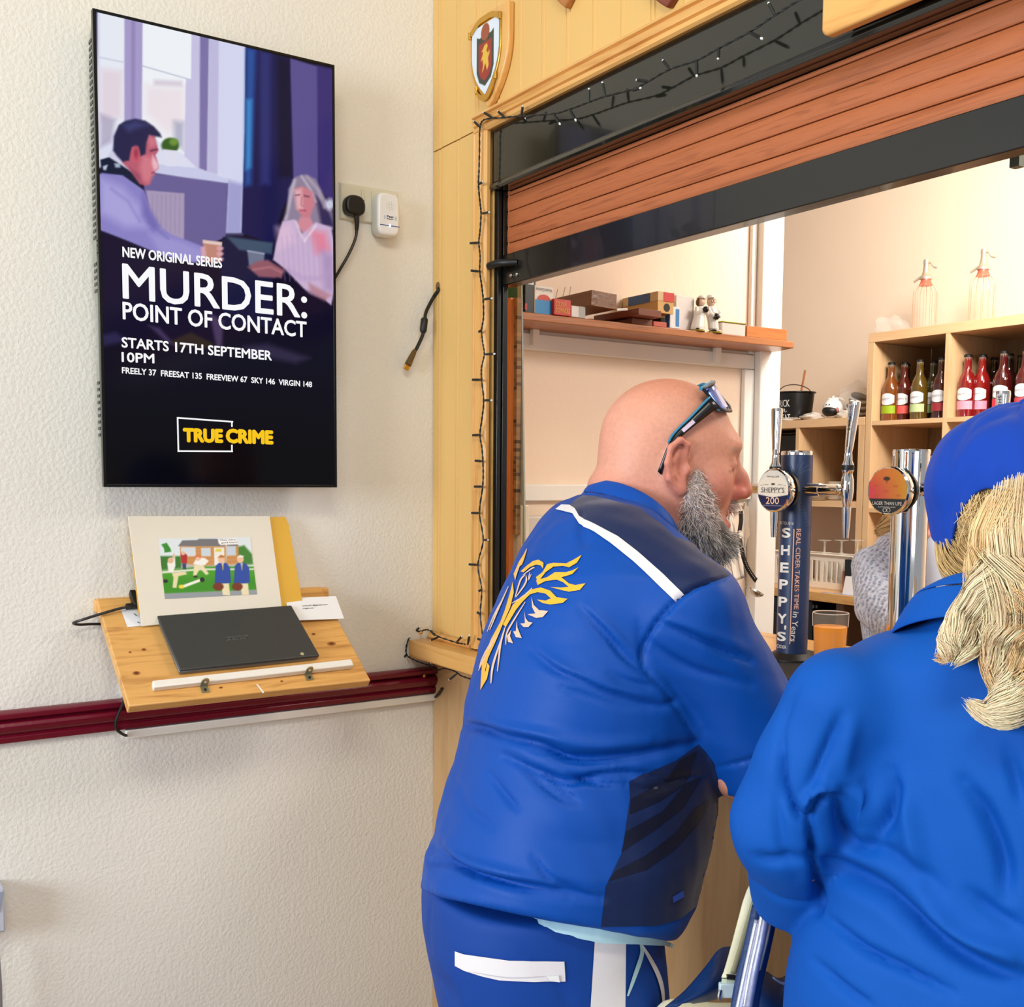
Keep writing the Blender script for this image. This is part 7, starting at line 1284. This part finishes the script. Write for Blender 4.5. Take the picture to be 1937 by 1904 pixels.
# ================================================================== the woman in the foreground, back to us
YW = -20.; yw = math.radians(YW); VW, UW = np.array([math.sin(yw), math.cos(yw)]), np.array([math.cos(yw), -math.sin(yw)]); UW3, VW3 = V3(UW[0], UW[1], 0), V3(VW[0], VW[1], 0)
CW = att(1885, 1500, 1.06); TWt = []
for py, L, b in ((1150, 1800, .065), (1185, 1742, .078), (1210, 1672, .088), (1240, 1610, .096), (1290, 1570, .104), (1360, 1552, .112), (1440, 1545, .118), (1540, 1545, .122), (1640, 1548, .126), (1720, 1547, .13), (1763, 1528, .134), (1797, 1516, .138), (1843, 1503, .142), (1904, 1495, .146), (1990, 1490, .146)):
    z = (CAM+ray(1885, py)*1.06)[2]; a = (1885-L)/F*1.06
    for _ in range(25):
        th = np.linspace(0, 2*math.pi, 90); P = np.concatenate([CW[:2]+a*np.cos(th)[:, None]*UW+b*np.sin(th)[:, None]*VW, np.full((90, 1), z)], 1); a *= 1+((1885-L)/(1885-proj(P)[0].min())-1)*.8
    TWt.append((z, CW[0], CW[1], a, b))
TWt = np.array(sorted(TWt))
wS, wE, wH = att(1592, 1332, 1.06), att(1492, 1560, 1.10), att(1510, 1690, 1.17)
wSr = wS+UW3*2*(-(wS-CW)@UW3); wEr = wE+UW3*2*(-(wE-CW)@UW3); wHr = wH+UW3*2*(-(wH-CW)@UW3)
def f_wsh(P):
    d = d_rings(P, TWt, UW, VW, 2.3)
    for S_, E_, H_ in ((wS, wE, wH), (wSr, wEr, wHr)):
        arm = d_chain(P, [S_, S_+(E_-S_)*.55, E_, H_], [.056, .053, .052, .050], .03); ax = unit(H_-E_); arm = smax(arm, (P-H_-ax*.012)@unit(ax+V3(0, 0, -.25)), .008); kz = np.interp(P[:, 2], [E_[2], S_[2]], [.003, .03]); d = smin(d, arm, kz)
    return smax(d, P[:, 2]-TWt[-1, 0]-.01, .015)
V2, Q2 = surface(f_wsh, CW+V3(-.36, -.3, -.42), CW+V3(.36, .36, .32), .0042); V2 = relax(V2, Q2, 2); N2 = vnormals(V2, Q2)
w6 = lambda L_: px(L_, 1380, 1100, 2.368)
FWo = [(w6([(505, 940), (500, 1010), (510, 1090), (545, 1175), (690, 1205)]), 15, -.010), (w6([(725, 860), (742, 960), (700, 1080), (630, 1165)]), 16, -.010), (w6([(560, 900), (590, 1000), (600, 1100)]), 22, .008), (w6([(228, 720), (238, 900), (300, 1040), (352, 1062)]), 9, -.011), (w6([(345, 1050), (345, 980), (410, 922), (500, 950)]), 8, .009), (w6([(360, 1070), (375, 1000), (430, 955), (490, 970)]), 8, -.010), (w6([(352, 1060), (380, 1200), (398, 1400), (392, 1480)]), 9, -.012),
       (w6([(390, 1240), (520, 1300), (700, 1400), (900, 1570), (1100, 1700), (1319, 1780)]), 20, -.014), (w6([(430, 1500), (600, 1640), (800, 1740), (1000, 1840)]), 9, -.009), (w6([(760, 900), (800, 1050), (830, 1200), (850, 1320)]), 24, .008), (w6([(1050, 900), (1150, 1050), (1230, 1250), (1240, 1400)]), 18, -.011), (w6([(850, 1400), (1000, 1570), (1200, 1650), (1319, 1690)]), 22, .010), (w6([(500, 600), (420, 780), (350, 950)]), 12, -.006), (w6([(560, 620), (520, 760), (500, 880)]), 16, .004), (w6([(640, 1180), (800, 1260), (940, 1380)]), 18, -.006), (w6([(1080, 1400), (1180, 1480), (1319, 1560)]), 16, -.007), (w6([(220, 800), (215, 1000), (240, 1180), (300, 1320)]), 14, -.004), (w6([(110, 1230), (200, 1250), (340, 1240)]), 12, -.005), (w6([(90, 1330), (220, 1420), (390, 1440)]), 5, -.003), (w6([(380, 1700), (520, 1820), (640, 1900)]), 9, -.006), (w6([(300, 480), (240, 620), (228, 740)]), 8, -.003), (w6([(1250, 760), (1290, 900), (1319, 1000)]), 14, -.006)]
V2 = folds(V2, N2, [(c_, w_*.9, d_*1.5) for c_, w_, d_ in FWo]); V2 = relax(V2, Q2, 1, .4); V2 += vnormals(V2, Q2)*(snoise(V2, 26., 8)*.0018)[:, None]
HW = Frame(att(1938, 1020, 1.10), -14., 2.)
nkb = V3(CW[0], CW[1], TWt[-1, 0])+VW3*.005
wrW, wrWr = V3(1.45, -.27, .985), V3(1.96, -.25, .99)
def f_wb(P):
    d = near(P, HW.O, .18, lambda q: head_sdf(HW.loc(q), .93, .96)); d = smin(d, d_cone(P, HW.w(-.02, 0, -.04), nkb, .052, .055), .03); d = smin(d, d_cone(P, nkb, CW-V3(0, 0, .3), .055, .09), .02)
    for S_, E_, H_, W_, sg_ in ((wS, wE, wH, wrW, 1), (wSr, wEr, wHr, wrWr, -1)):
        d = smin(d, d_cone(P, nkb-V3(0, 0, .1), S_, .03, .03), .02); d = smin(d, d_chain(P, [S_, E_+(H_-E_)*.4, H_+V3(0, 0, .004), W_], [.030, .034, .035, .025], .02), .02); hd = unit(V3(.2*sg_, .97, 0)); d = smin(d, near(P, W_+hd*.08, .16, lambda q: hand_sdf(q, W_, hd, np.cross((0, 0, 1), hd)*(-sg_), V3(0, 0, 1), .6, .9)), .02)
    return d
b0_, b1_ = np.minimum.reduce([CW-.34, wrW-.14, wS-.06]), np.maximum.reduce([HW.O+.17, wrWr+.14, CW+.05, wSr+.06]); VBw, QBw = surface(f_wb, b0_, b1_, .004)
wom = organic('person', VBw, QBw, M_skin, None, V3(CW[0], CW[1], 0)); tag(wom, 'blonde woman in blue polo shirt and cap seen from behind', 'person')
cw_ = np.tile(LIN((220, 164, 132)), (len(VBw), 1)); cw_ = mixc(cw_, LIN((206, 126, 108)), np.clip(snoise(VBw, 40., 4)*.4+.2, 0, .6)); paint_attr(wom, cw_)
M_blue2 = cloth_mat('polo_blue', (0, 82, 176), .7, .0); pol = organic('polo_shirt', V2, Q2, M_blue2, wom); SW = Skin(V2, Q2)
# collar lying round the neck
Bk, Fq = nkb-VW3*.066+V3(0, 0, .03), nkb+VW3*.07-V3(0, 0, .03)
def wl(B, Fr_, bw, n=48): c = (B+Fr_)/2; s_ = (B-Fr_)/2; return [c+s_*math.cos(a)+UW3*bw*math.sin(a) for a in np.linspace(0, 2*math.pi, n, endpoint=False)]
T1, T0 = wl(Bk+V3(0, 0, .014), Fq, .066), wl(Bk-VW3*.024-V3(0, 0, .028), Fq+VW3*.03-V3(0, 0, .03), .112); Tm = [a*.5+b*.5+V3(0, 0, .009) for a, b in zip(T1, T0)]; T0 = [p_-V3(0, 0, .016*abs(math.sin(2*math.pi*k/48))**1.5) for k, p_ in enumerate(T0)]; m_ = MB()
for A_, B_ in ((T0, Tm), (Tm, T1)): m_.add(A_+B_, [(j, (j+1) % 48, 48+(j+1) % 48, 48+j) for j in range(48)])
o = m_.build('polo_collar', M_blue2, wom, angle=180); md = o.modifiers.new('t', 'SOLIDIFY'); md.thickness = .004; o.modifiers.new('s', 'SUBSURF').levels = 1
# trousers
def f_wt(P):
    h = CW-V3(0, 0, .52); h[2] = .78; d = d_ell(P, h, V3(.19, .15, .16), np.stack([UW3, VW3, V3(0, 0, 1)]))
    for s_ in (-1, 1): d = smin(d, d_chain(P, [h+UW3*.09*s_-V3(0, 0, .05), V3(h[0], h[1], .42)+UW3*.085*s_, V3(h[0], h[1], .07)+UW3*.085*s_], [.098, .072, .058]), .03)
    return d
vt, qt = surface(f_wt, V3(CW[0]-.3, CW[1]-.3, 0), V3(CW[0]+.3, CW[1]+.3, .99), .009); organic('trousers', vt, qt, cloth_mat('grey_trousers', (150, 152, 160), .7, 0.), wom)
for s_ in (-1, 1):
    f0 = V3(CW[0], CW[1], .04)+UW3*.085*s_
    def f_sh2(P, f0=f0): return smax(d_ell(P, f0+VW3*.05, V3(.12, .044, .05), np.stack([VW3, UW3, V3(0, 0, 1)])), -(P[:, 2]-.004), .004)
    vs_, qs_ = surface(f_sh2, f0-V3(.2, .2, .05), f0+V3(.2, .2, .09), .009); organic('shoe', vs_, qs_, MATS['white_shoe'], wom)
# cap with the open arch at the back
CC = HW.w(-.004, 0, .045); rl, rs, ru = .0850, .104, .090; nt, npn = 120, 30; PC = np.zeros((nt+1, npn, 3))
for i in range(nt+1):
    th = 2*math.pi*i/nt; sx, cx_ = math.sin(th), math.cos(th)           # th 0 = front, pi = back
    back = abs(((th-math.pi+math.pi) % (2*math.pi))-math.pi); e = -.22-.46*max(0, -cx_)
    if back < .46: e = e+.80*(math.cos(back/.46*math.pi/2))**.6
    for j in range(npn):
        v_ = j/(npn-1); ph = math.pi/2+(e-math.pi/2)*v_; puff = 1+.035*math.sin(th*3+1)*math.sin(v_*3.1)+.016*math.sin(th*7+v_*6)+.010*math.sin(th*13+v_*11+1)+.008*math.sin(th*5-v_*17)+(.03 if .35 < v_ < .8 else 0)*math.sin(math.pi*(v_-.35)/.45); sq = max(0, math.cos(ph)) if ph > 0 else math.cos(ph)*.25+.75
        PC[i, j] = CC+HW.f*(rs*cx_*sq*puff)+HW.r*(rl*sx*sq*puff)+HW.u*((ru if ph > 0 else ru*.95)*math.sin(ph)*puff)
M_cap = cloth_mat('cap_blue', (10, 62, 168), .75, .1); o = MB().grid(PC).build('cap', M_cap, wom, angle=180, fix=False); md = o.modifiers.new('t', 'SOLIDIFY'); md.thickness = .004; o.modifiers.new('s', 'SUBSURF').levels = 1
for k in range(6): i = int(nt*(k+.5)/6); MB().tube([PC[i, j]+unit(PC[i, j]-CC)*.001 for j in range(0, npn)], .0011, 5).build('cap_seam', M_cap, o)
MB().lathe(PC[0, 0]+HW.u*.002, HW.u, [(.008, 0), (.008, .003), (.003, .006)], 14).build('cap_button', M_cap, o)
bs_ = [];
for a in np.linspace(-1.1, 1.1, 15): bs_.append([HW.w(.10*math.cos(a)*1.0-.004, .0835*math.sin(a), .02), HW.w(.10*math.cos(a)+.07*math.cos(a)**2, .0835*math.sin(a), .005)])
o2 = MB().grid(bs_).build('cap_peak', M_cap, o, fix=False); md = o2.modifiers.new('t', 'SOLIDIFY'); md.thickness = .004
# hair: swept to a ponytail through the arch
def g(L_): return [att(a, b, t) for a, b, t in L_]
HL = []; HC = []
def addlock(L_, R, n, seed, tone, wav=.004, prof=None):
    n = int(n*1.7); G_ = lock(g(L_), R, n, 16, wav, prof, seed); HL.append(G_); rg_ = np.random.default_rng(seed+99); HC.append(np.clip(LIN(tone)*rg_.uniform(.8, 1.3, (n, 1)), 0, 1))
B1, B2, B3 = (254, 210, 158), (255, 228, 192), (216, 160, 104)
addlock([(1938, 965, .985), (1915, 1010, .955), (1895, 1070, .955), (1885, 1150, .955), (1888, 1220, .955), (1884, 1275, .95)], .034, 420, 1, B1)
addlock([(1950, 955, .98), (1940, 1040, .94), (1925, 1120, .94), (1915, 1200, .945), (1912, 1270, .945), (1900, 1320, .945)], .038, 480, 2, B2, .005)
addlock([(1915, 1040, .95), (1880, 1090, .945), (1850, 1140, .95), (1818, 1178, .955), (1796, 1212, .955), (1795, 1242, .955)], .020, 240, 3, B2, .003)
addlock([(1905, 1060, .95), (1865, 1120, .95), (1835, 1170, .955), (1805, 1205, .96), (1790, 1238, .96), (1780, 1242, .96)], .014, 150, 4, B1, .004)
addlock([(1900, 1080, .95), (1870, 1140, .95), (1850, 1190, .955), (1830, 1230, .955), (1812, 1250, .955)], .016, 160, 5, B2, .003)
addlock([(1945, 1160, .94), (1935, 1240, .94), (1925, 1300, .935), (1900, 1335, .935), (1868, 1350, .94), (1838, 1334, .945)], .022, 260, 6, B2, .003)
addlock([(1950, 1100, .94), (1945, 1200, .935), (1938, 1290, .93), (1915, 1345, .93), (1880, 1356, .935), (1850, 1345, .94)], .020, 240, 7, (244, 226, 188), .003)
addlock([(1895, 1150, .95), (1886, 1210, .95), (1884, 1262, .95), (1893, 1300, .95), (1905, 1308, .95)], .016, 150, 8, B1, .003)
addlock([(1980, 960, .98), (1985, 1080, .93), (1975, 1200, .93), (1960, 1300, .93), (1935, 1340, .93)], .045, 420, 9, B1)
addlock([(1900, 1120, .95), (1893, 1180, .95), (1875, 1240, .955), (1880, 1280, .955)], .014, 120, 14, B3, .004)
for k, (a, b, c, d) in enumerate((((1800, 970, 1.10), (1826, 1040, 1.055), (1870, 1080, 1.01), (1905, 1070, .97)), ((1830, 985, 1.08), (1850, 1045, 1.03), (1880, 1065, 1.0), (1912, 1050, .965)), ((1795, 985, 1.10), (1812, 1065, 1.06), (1850, 1105, 1.02), (1895, 1095, .97)), ((1860, 1000, 1.06), (1875, 1045, 1.01), (1895, 1045, .98), (1920, 1020, .96)), ((1800, 1000, 1.10), (1832, 1080, 1.045), (1870, 1110, 1.0), (1900, 1105, .965)), ((1900, 960, 1.02), (1910, 975, 1.0), (1925, 985, .98), (1940, 990, .965)), ((1885, 990, 1.025), (1900, 1000, 1.0), (1920, 1005, .975), (1938, 1005, .96)), ((1905, 950, 1.02), (1920, 960, .99), (1935, 985, .97), (1945, 1010, .95)), ((1930, 935, 1.02), (1938, 950, .99), (1945, 980, .965), (1950, 1020, .945)), ((1872, 1020, 1.03), (1890, 1025, 1.0), (1912, 1022, .97), (1932, 1015, .955)), ((1960, 935, 1.02), (1962, 955, .985), (1962, 990, .96), (1960, 1030, .94)))): addlock([(a[0], a[1], a[2]+(.045 if k >= 5 else .0)), b, c, d], .020, 200, 20+k, (222, 190, 134) if k < 5 else B1, .002, [.7, 1, .9, .6])
cap_hair = np.concatenate(HL); strands('hair', cap_hair, .00036, np.concatenate(HC), M_hairv, wom)
def f_hc(P): L_ = HW.loc(P); return smax(d_ell(L_, (-.012, 0, .026), (.094, .0765, .088)), L_[:, 0]-.03, .02)
vh, qh = surface(f_hc, HW.O-V3(.14, .14, .11), HW.O+V3(.14, .14, .13), .005); o = organic('hair_base', vh, qh, mat('blonde_base', (226, 194, 140), .6, var=.2, vscale=80), wom)
rg = np.random.default_rng(5); Lh = HW.loc(vh); ii = rg.choice(np.where((Lh[:, 0] < -.066) & (Lh[:, 2] < .07) & (Lh[:, 2] > -.03) & (np.abs(Lh[:, 1]) < .036))[0], 1000); R0 = vh[ii]; Nh = vnormals(vh, qh)[ii]; pr0 = HW.w(-.112, 0, .012); s1 = np.linspace(0, 1, 9)[None, :, None]; T_ = pr0+rg.normal(0, .008, (len(ii), 3)); G = R0[:, None]*(1-s1)+T_[:, None]*s1; rr_ = G-HW.w(-.012, 0, .026); G = HW.w(-.012, 0, .026)+rr_*(1+.05*np.sin(np.pi*s1)*np.minimum(1, np.linalg.norm(T_-R0, axis=1)/.1)[:, None, None])+Nh[:, None]*.0015
strands('swept_hair', G, .00045, np.clip(LIN((236, 204, 150))*rg.uniform(.6, 1.25, (len(ii), 1)), 0, 1), M_hairv, wom)

# ================================================================== bag hanging from her arm
bg = thing('sports_bag', 'navy and cream sports bag hanging from the woman\'s arm', 'bag', att(1400, 1904, 1.32)); M_bn = cloth_mat('navy_nylon', (22, 52, 104), .4, .0, 300.); M_cr = cloth_mat('cream_canvas', (232, 228, 196), .6, 0., 400.)
def BT(L_, t): return [att(a, b, t+dt) for a, b, dt in L_]
zq = lambda x, y: (1220+x/5.697, 1640+y/5.697)
# body of the bag: a soft box, its cream panel facing us
bc0 = att(1415, 2100, 1.30)
def f_bag(P): q = np.stack([(P-bc0)@_r, (P-bc0)@V3(0, 0, 1), (P-bc0)@np.cross(_r, V3(0, 0, 1))], 1); a = np.abs(q)-V3(.085, .085, .05); return np.linalg.norm(np.maximum(a, 0), axis=1)+np.minimum(a.max(1), 0)-.025+snoise(P, 22., 6)*.004
vb, qb = surface(f_bag, bc0-V3(.24, .24, .16), bc0+V3(.24, .24, .16), .006); organic('cream_body', vb, qb, M_cr, bg)
def sheet(name, rows, m, th=.003, n=6):
    P = np.array([catmull(r_, n) for r_ in rows]); P2 = np.array([catmull(P[:, j], 4) for j in range(P.shape[1])]); o = MB().grid(P2).build(name, m, bg, angle=180, fix=False); md = o.modifiers.new('t', 'SOLIDIFY'); md.thickness = th; return o
sheet('navy_flap', [[att(*zq(215, 1500), 1.24), att(*zq(420, 1330), 1.25), att(*zq(640, 1080), 1.27), att(*zq(800, 880), 1.30), att(*zq(950, 850), 1.33)], [att(*zq(330, 1480), 1.22), att(*zq(520, 1340), 1.235), att(*zq(700, 1180), 1.25), att(*zq(830, 1020), 1.28), att(*zq(950, 930), 1.32)], [att(*zq(470, 1460), 1.23), att(*zq(640, 1380), 1.235), att(*zq(800, 1290), 1.25), att(*zq(900, 1160), 1.275), att(*zq(960, 1060), 1.31)], [att(*zq(520, 1470), 1.27), att(*zq(700, 1440), 1.28), att(*zq(860, 1380), 1.29), att(*zq(930, 1300), 1.30), att(*zq(970, 1200), 1.31)]], M_bn)
sheet('navy_pocket', [[att(*zq(1210, 1050), 1.33), att(*zq(1330, 1130), 1.335), att(*zq(1460, 1190), 1.34), att(*zq(1640, 1060), 1.34)], [att(*zq(1190, 1180), 1.30), att(*zq(1320, 1250), 1.30), att(*zq(1470, 1290), 1.305), att(*zq(1640, 1220), 1.31)], [att(*zq(1170, 1360), 1.28), att(*zq(1320, 1400), 1.275), att(*zq(1480, 1430), 1.28), att(*zq(1640, 1400), 1.29)], [att(*zq(1150, 1560), 1.27), att(*zq(1320, 1580), 1.265), att(*zq(1480, 1600), 1.27), att(*zq(1640, 1600), 1.28)]], M_bn)
sheet('grey_edge', [[att(*zq(1380, 1175), 1.30), att(*zq(1500, 1235), 1.30), att(*zq(1610, 1200), 1.30)], [att(*zq(1400, 1200), 1.298), att(*zq(1500, 1262), 1.298), att(*zq(1600, 1250), 1.298)]], cloth_mat('reflective_grey', (120, 136, 176), .4, 0.), .002)
def strap(name, C, wv, m, th=.003):
    P = catmull(C, 6); o = MB().grid(np.array([[p_-wv*.5, p_-wv*.17+FW*(-.001), p_+wv*.17+FW*(-.001), p_+wv*.5] for p_ in P])).build(name, m, bg, angle=180, fix=False); md = o.modifiers.new('t', 'SOLIDIFY'); md.thickness = th; return o
strap('cream_strap', [att(*zq(1250, 180), 1.21), att(*zq(1175, 330), 1.20), att(*zq(1110, 560), 1.20), att(*zq(1030, 860), 1.21), att(*zq(960, 1100), 1.22), att(*zq(930, 1180), 1.22)], RT*.0225, M_cr, .004); strap('cream_strap_seam', [att(*zq(1180, 360), 1.195), att(*zq(1120, 560), 1.195), att(*zq(1030, 870), 1.205), att(*zq(950, 1130), 1.215)], RT*.0014, mat('seam_grey', (140, 138, 110), .7))
strap('strap_keeper', [att(*zq(882, 1178), 1.212), att(*zq(975, 1190), 1.212)], DN*.006, M_blackpl); strap('cream_strap_end', [att(*zq(922, 1195), 1.218), att(*zq(915, 1270), 1.218)], RT*.020, cloth_mat('green_cream', (190, 200, 176), .6, 0.)); MB().obox(att(*zq(905, 1320), 1.215), RT, DN, FW, .0115, .0085, .004).build('plastic_buckle', mat('pale_buckle', (196, 214, 220), .3), bg, bevel=.002); MB().tube(catmull([att(*zq(850, 1300), 1.215), att(*zq(815, 1330), 1.212), att(*zq(800, 1390), 1.21), att(*zq(805, 1430), 1.21)], 4), .002, 6).build('buckle_ring', M_steel, bg)
M_sil = mat('silver_reflective', (186, 190, 214), .25, .6, var=.3, vscale=160); strap('blue_strap', [att(*zq(1300, 400), 1.19), att(*zq(1250, 640), 1.185), att(*zq(1180, 960), 1.18), att(*zq(1110, 1250), 1.175), att(*zq(1060, 1560), 1.17)], RT*.030, M_bn, .003)
strap('silver_stripe', [att(*zq(1225, 560), 1.182), att(*zq(1160, 860), 1.178), att(*zq(1090, 1180), 1.172), att(*zq(1010, 1560), 1.166)], RT*.009, M_sil); strap('silver_stripe', [att(*zq(1300, 440), 1.182), att(*zq(1240, 760), 1.178), att(*zq(1170, 1080), 1.172), att(*zq(1080, 1560), 1.166)], RT*.010, M_sil); strap('clear_edge', [att(*zq(1340, 490), 1.184), att(*zq(1300, 740), 1.18), att(*zq(1210, 1100), 1.174)], RT*.0025, mat('pale_grey_edge', (170, 172, 170), .4))

# ================================================================== server behind the bar
HS = Frame(att(1752, 962, 2.72), 150., -18.); nb_ = att(1738, 1010, 2.76)
TSV = []
for py, L, b in ((1000, 1702, .06), (1015, 1668, .08), (1040, 1650, .10), (1070, 1639, .115), (1110, 1630, .125), (1150, 1628, .13), (1190, 1634, .13), (1230, 1640, .13), (1320, 1640, .135)): p_ = att(1740, py, 2.78); TSV.append((p_[2], p_[0], p_[1], (1740-L)/F*2.78, b))
TSV = np.array(sorted(TSV)); Us, Vs = np.array([RT[0], RT[1]]), np.array([-FW[0], -FW[1]]); Us = unit(Us); Vs = unit(Vs); s3r = V3(Us[0], Us[1], 0)
def f_cd(P): d = d_rings(P, TSV, Us, Vs, 2.2); e = att(1648, 1070, 2.76); d = smin(d, d_chain(P, [e, att(1655, 1150, 2.66), att(1690, 1190, 2.60)], [.05, .048, .042]), .03); e2 = e+s3r*.25; d = smin(d, d_chain(P, [e2, e2-V3(0, 0, .12), e2-V3(.03, .05, .2)], [.05, .048, .042]), .03); return smax(smax(d, P[:, 2]-TSV[-1, 0]-.01, .01), -(P[:, 2]-.78), .01)
cs_ = V3(TSV[4, 1], TSV[4, 2], TSV[4, 0]); vc, qc = surface(f_cd, cs_-V3(.32, .32, .5), cs_+V3(.34, .32, .3), .006)
k = NT('grey_cable_knit'); tc = k.n('ShaderNodeTexCoord'); wv = k.n('ShaderNodeTexWave', i_Scale=26.0, i_Distortion=7.0, i_Detail=2.0); vo = k.n('ShaderNodeTexVoronoi', i_Scale=120.0); k.l(tc.outputs['Object'], wv.inputs['Vector']); k.l(tc.outputs['Object'], vo.inputs['Vector']); mx = k.n('ShaderNodeMix', data_type='RGBA'); mx.inputs['A'].default_value = S(108, 118, 146); mx.inputs['B'].default_value = S(206, 212, 228); ad = k.n('ShaderNodeMath', operation='MULTIPLY_ADD'); ad.inputs[1].default_value = .5; k.l(wv.outputs['Fac'], ad.inputs[0]); k.l(vo.outputs['Distance'], ad.inputs[2]); k.l(ad.outputs[0], mx.inputs['Factor']); k.l(mx.outputs['Result'], k.b.inputs['Base Color']); bp = k.n('ShaderNodeBump', i_Strength=.9, i_Distance=.004); k.l(ad.outputs[0], bp.inputs['Height']); k.l(bp.outputs['Normal'], k.b.inputs['Normal']); k.set(Roughness=.9)
def f_sb(P):
    d = near(P, HS.O, .18, lambda q: head_sdf(HS.loc(q), .95, .97)); d = smin(d, d_cone(P, HS.w(-.03, 0, -.04), nb_-V3(0, 0, .03), .05, .055), .03); d = smin(d, d_cone(P, nb_-V3(0, 0, .03), V3(nb_[0], nb_[1], .9), .055, .08), .02)
    for E_ in (att(1690, 1190, 2.60), cs_+s3r*.12+V3(.0, -.05, -.15)): W_ = E_+unit(V3(.6, -.5, .02))*.1; d = smin(d, d_cone(P, V3(nb_[0], nb_[1], 1.15), E_, .04, .03), .02); d = smin(d, d_cone(P, E_, W_, .03, .024), .01); hd = unit(V3(.6, -.5, 0)); d = smin(d, near(P, W_+hd*.08, .15, lambda q: hand_sdf(q, W_, hd, np.cross((0, 0, 1), hd), V3(0, 0, 1), .6, .85)), .015)
    for s_ in (-.08, .08): d = smin(d, d_cone(P, V3(nb_[0], nb_[1], .86)+s3r*s_, V3(nb_[0], nb_[1], .07)+s3r*s_, .085, .055), .03)
    return d
vsb, qsb = surface(f_sb, V3(nb_[0]-.4, nb_[1]-.42, 0), V3(nb_[0]+.42, nb_[1]+.25, HS.O[2]+.17), .005)
sv_ = organic('person', vsb, qsb, M_skin, None, V3(nb_[0], nb_[1], 0)); tag(sv_, 'server in pale grey knitted cardigan behind the chrome lager font', 'person')
lsv = vsb[:, 2] < .95; cs2 = np.tile(LIN((226, 160, 140)), (len(vsb), 1)); cs2[lsv] = LIN((40, 44, 60)); paint_attr(sv_, cs2); organic('cardigan', vc, qc, k.m, sv_)
bl_ = MB(); C0 = catmull([att(1745, 1000, 2.69), att(1760, 1010, 2.66), att(1772, 1060, 2.63), att(1778, 1140, 2.61), att(1775, 1240, 2.60)], 5); o = bl_.grid(np.array([[c-RT*.03, c-FW*.006, c+RT*.03] for c in C0])).build('pale_top', cloth_mat('pale_blue_top', (214, 222, 238), .8, 0.), sv_, fix=False); md = o.modifiers.new('t', 'SOLIDIFY'); md.thickness = .004
def f_hs(P): L_ = HS.loc(P); d = d_ell(L_, (-.008, 0, .034), (.100, .083, .098)); d = smax(d, L_[:, 0]-.05+.4*np.maximum(0, -L_[:, 2]), .015); return smax(d, -(L_[:, 2]+.055), .01)+snoise(L_, 90., 4)*.002
vh, qh = surface(f_hs, HS.O-V3(.14, .14, .13), HS.O+V3(.14, .14, .15), .005); hb2 = organic('hair', vh, qh, mat('silver_blonde', (188, 166, 142), .6, var=.25, vscale=60, bump=.4, bscale=200), sv_)
rg = np.random.default_rng(31); HN = vnormals(vh, qh); ii = rg.choice(len(vh), 1500); R0 = vh[ii]; n_ = len(ii); dn = -HS.u*.8-HS.f*.2; D0 = HN[ii]*.35+dn+rg.normal(0, .2, (n_, 3)); D0 /= np.linalg.norm(D0, axis=1)[:, None]; s1 = np.linspace(0, 1, 5)[None, :, None]; G = R0[:, None]+D0[:, None]*s1*.03; cc_ = np.clip(LIN((206, 182, 156))*rg.uniform(.6, 1.2, (n_, 1)), 0, 1); strands('hair_strands', G, .0006, cc_, M_hairv, hb2)
tf = [att(1700, 965, 2.68), att(1682, 985, 2.66), att(1668, 1000, 2.66), att(1660, 1010, 2.67)]; G = lock(tf, .022, 260, 10, .004, None, 77); strands('hair_flick', G, .0007, np.clip(LIN((226, 186, 130))*rg.uniform(.6, 1.25, (260, 1)), 0, 1), M_hairv, hb2)
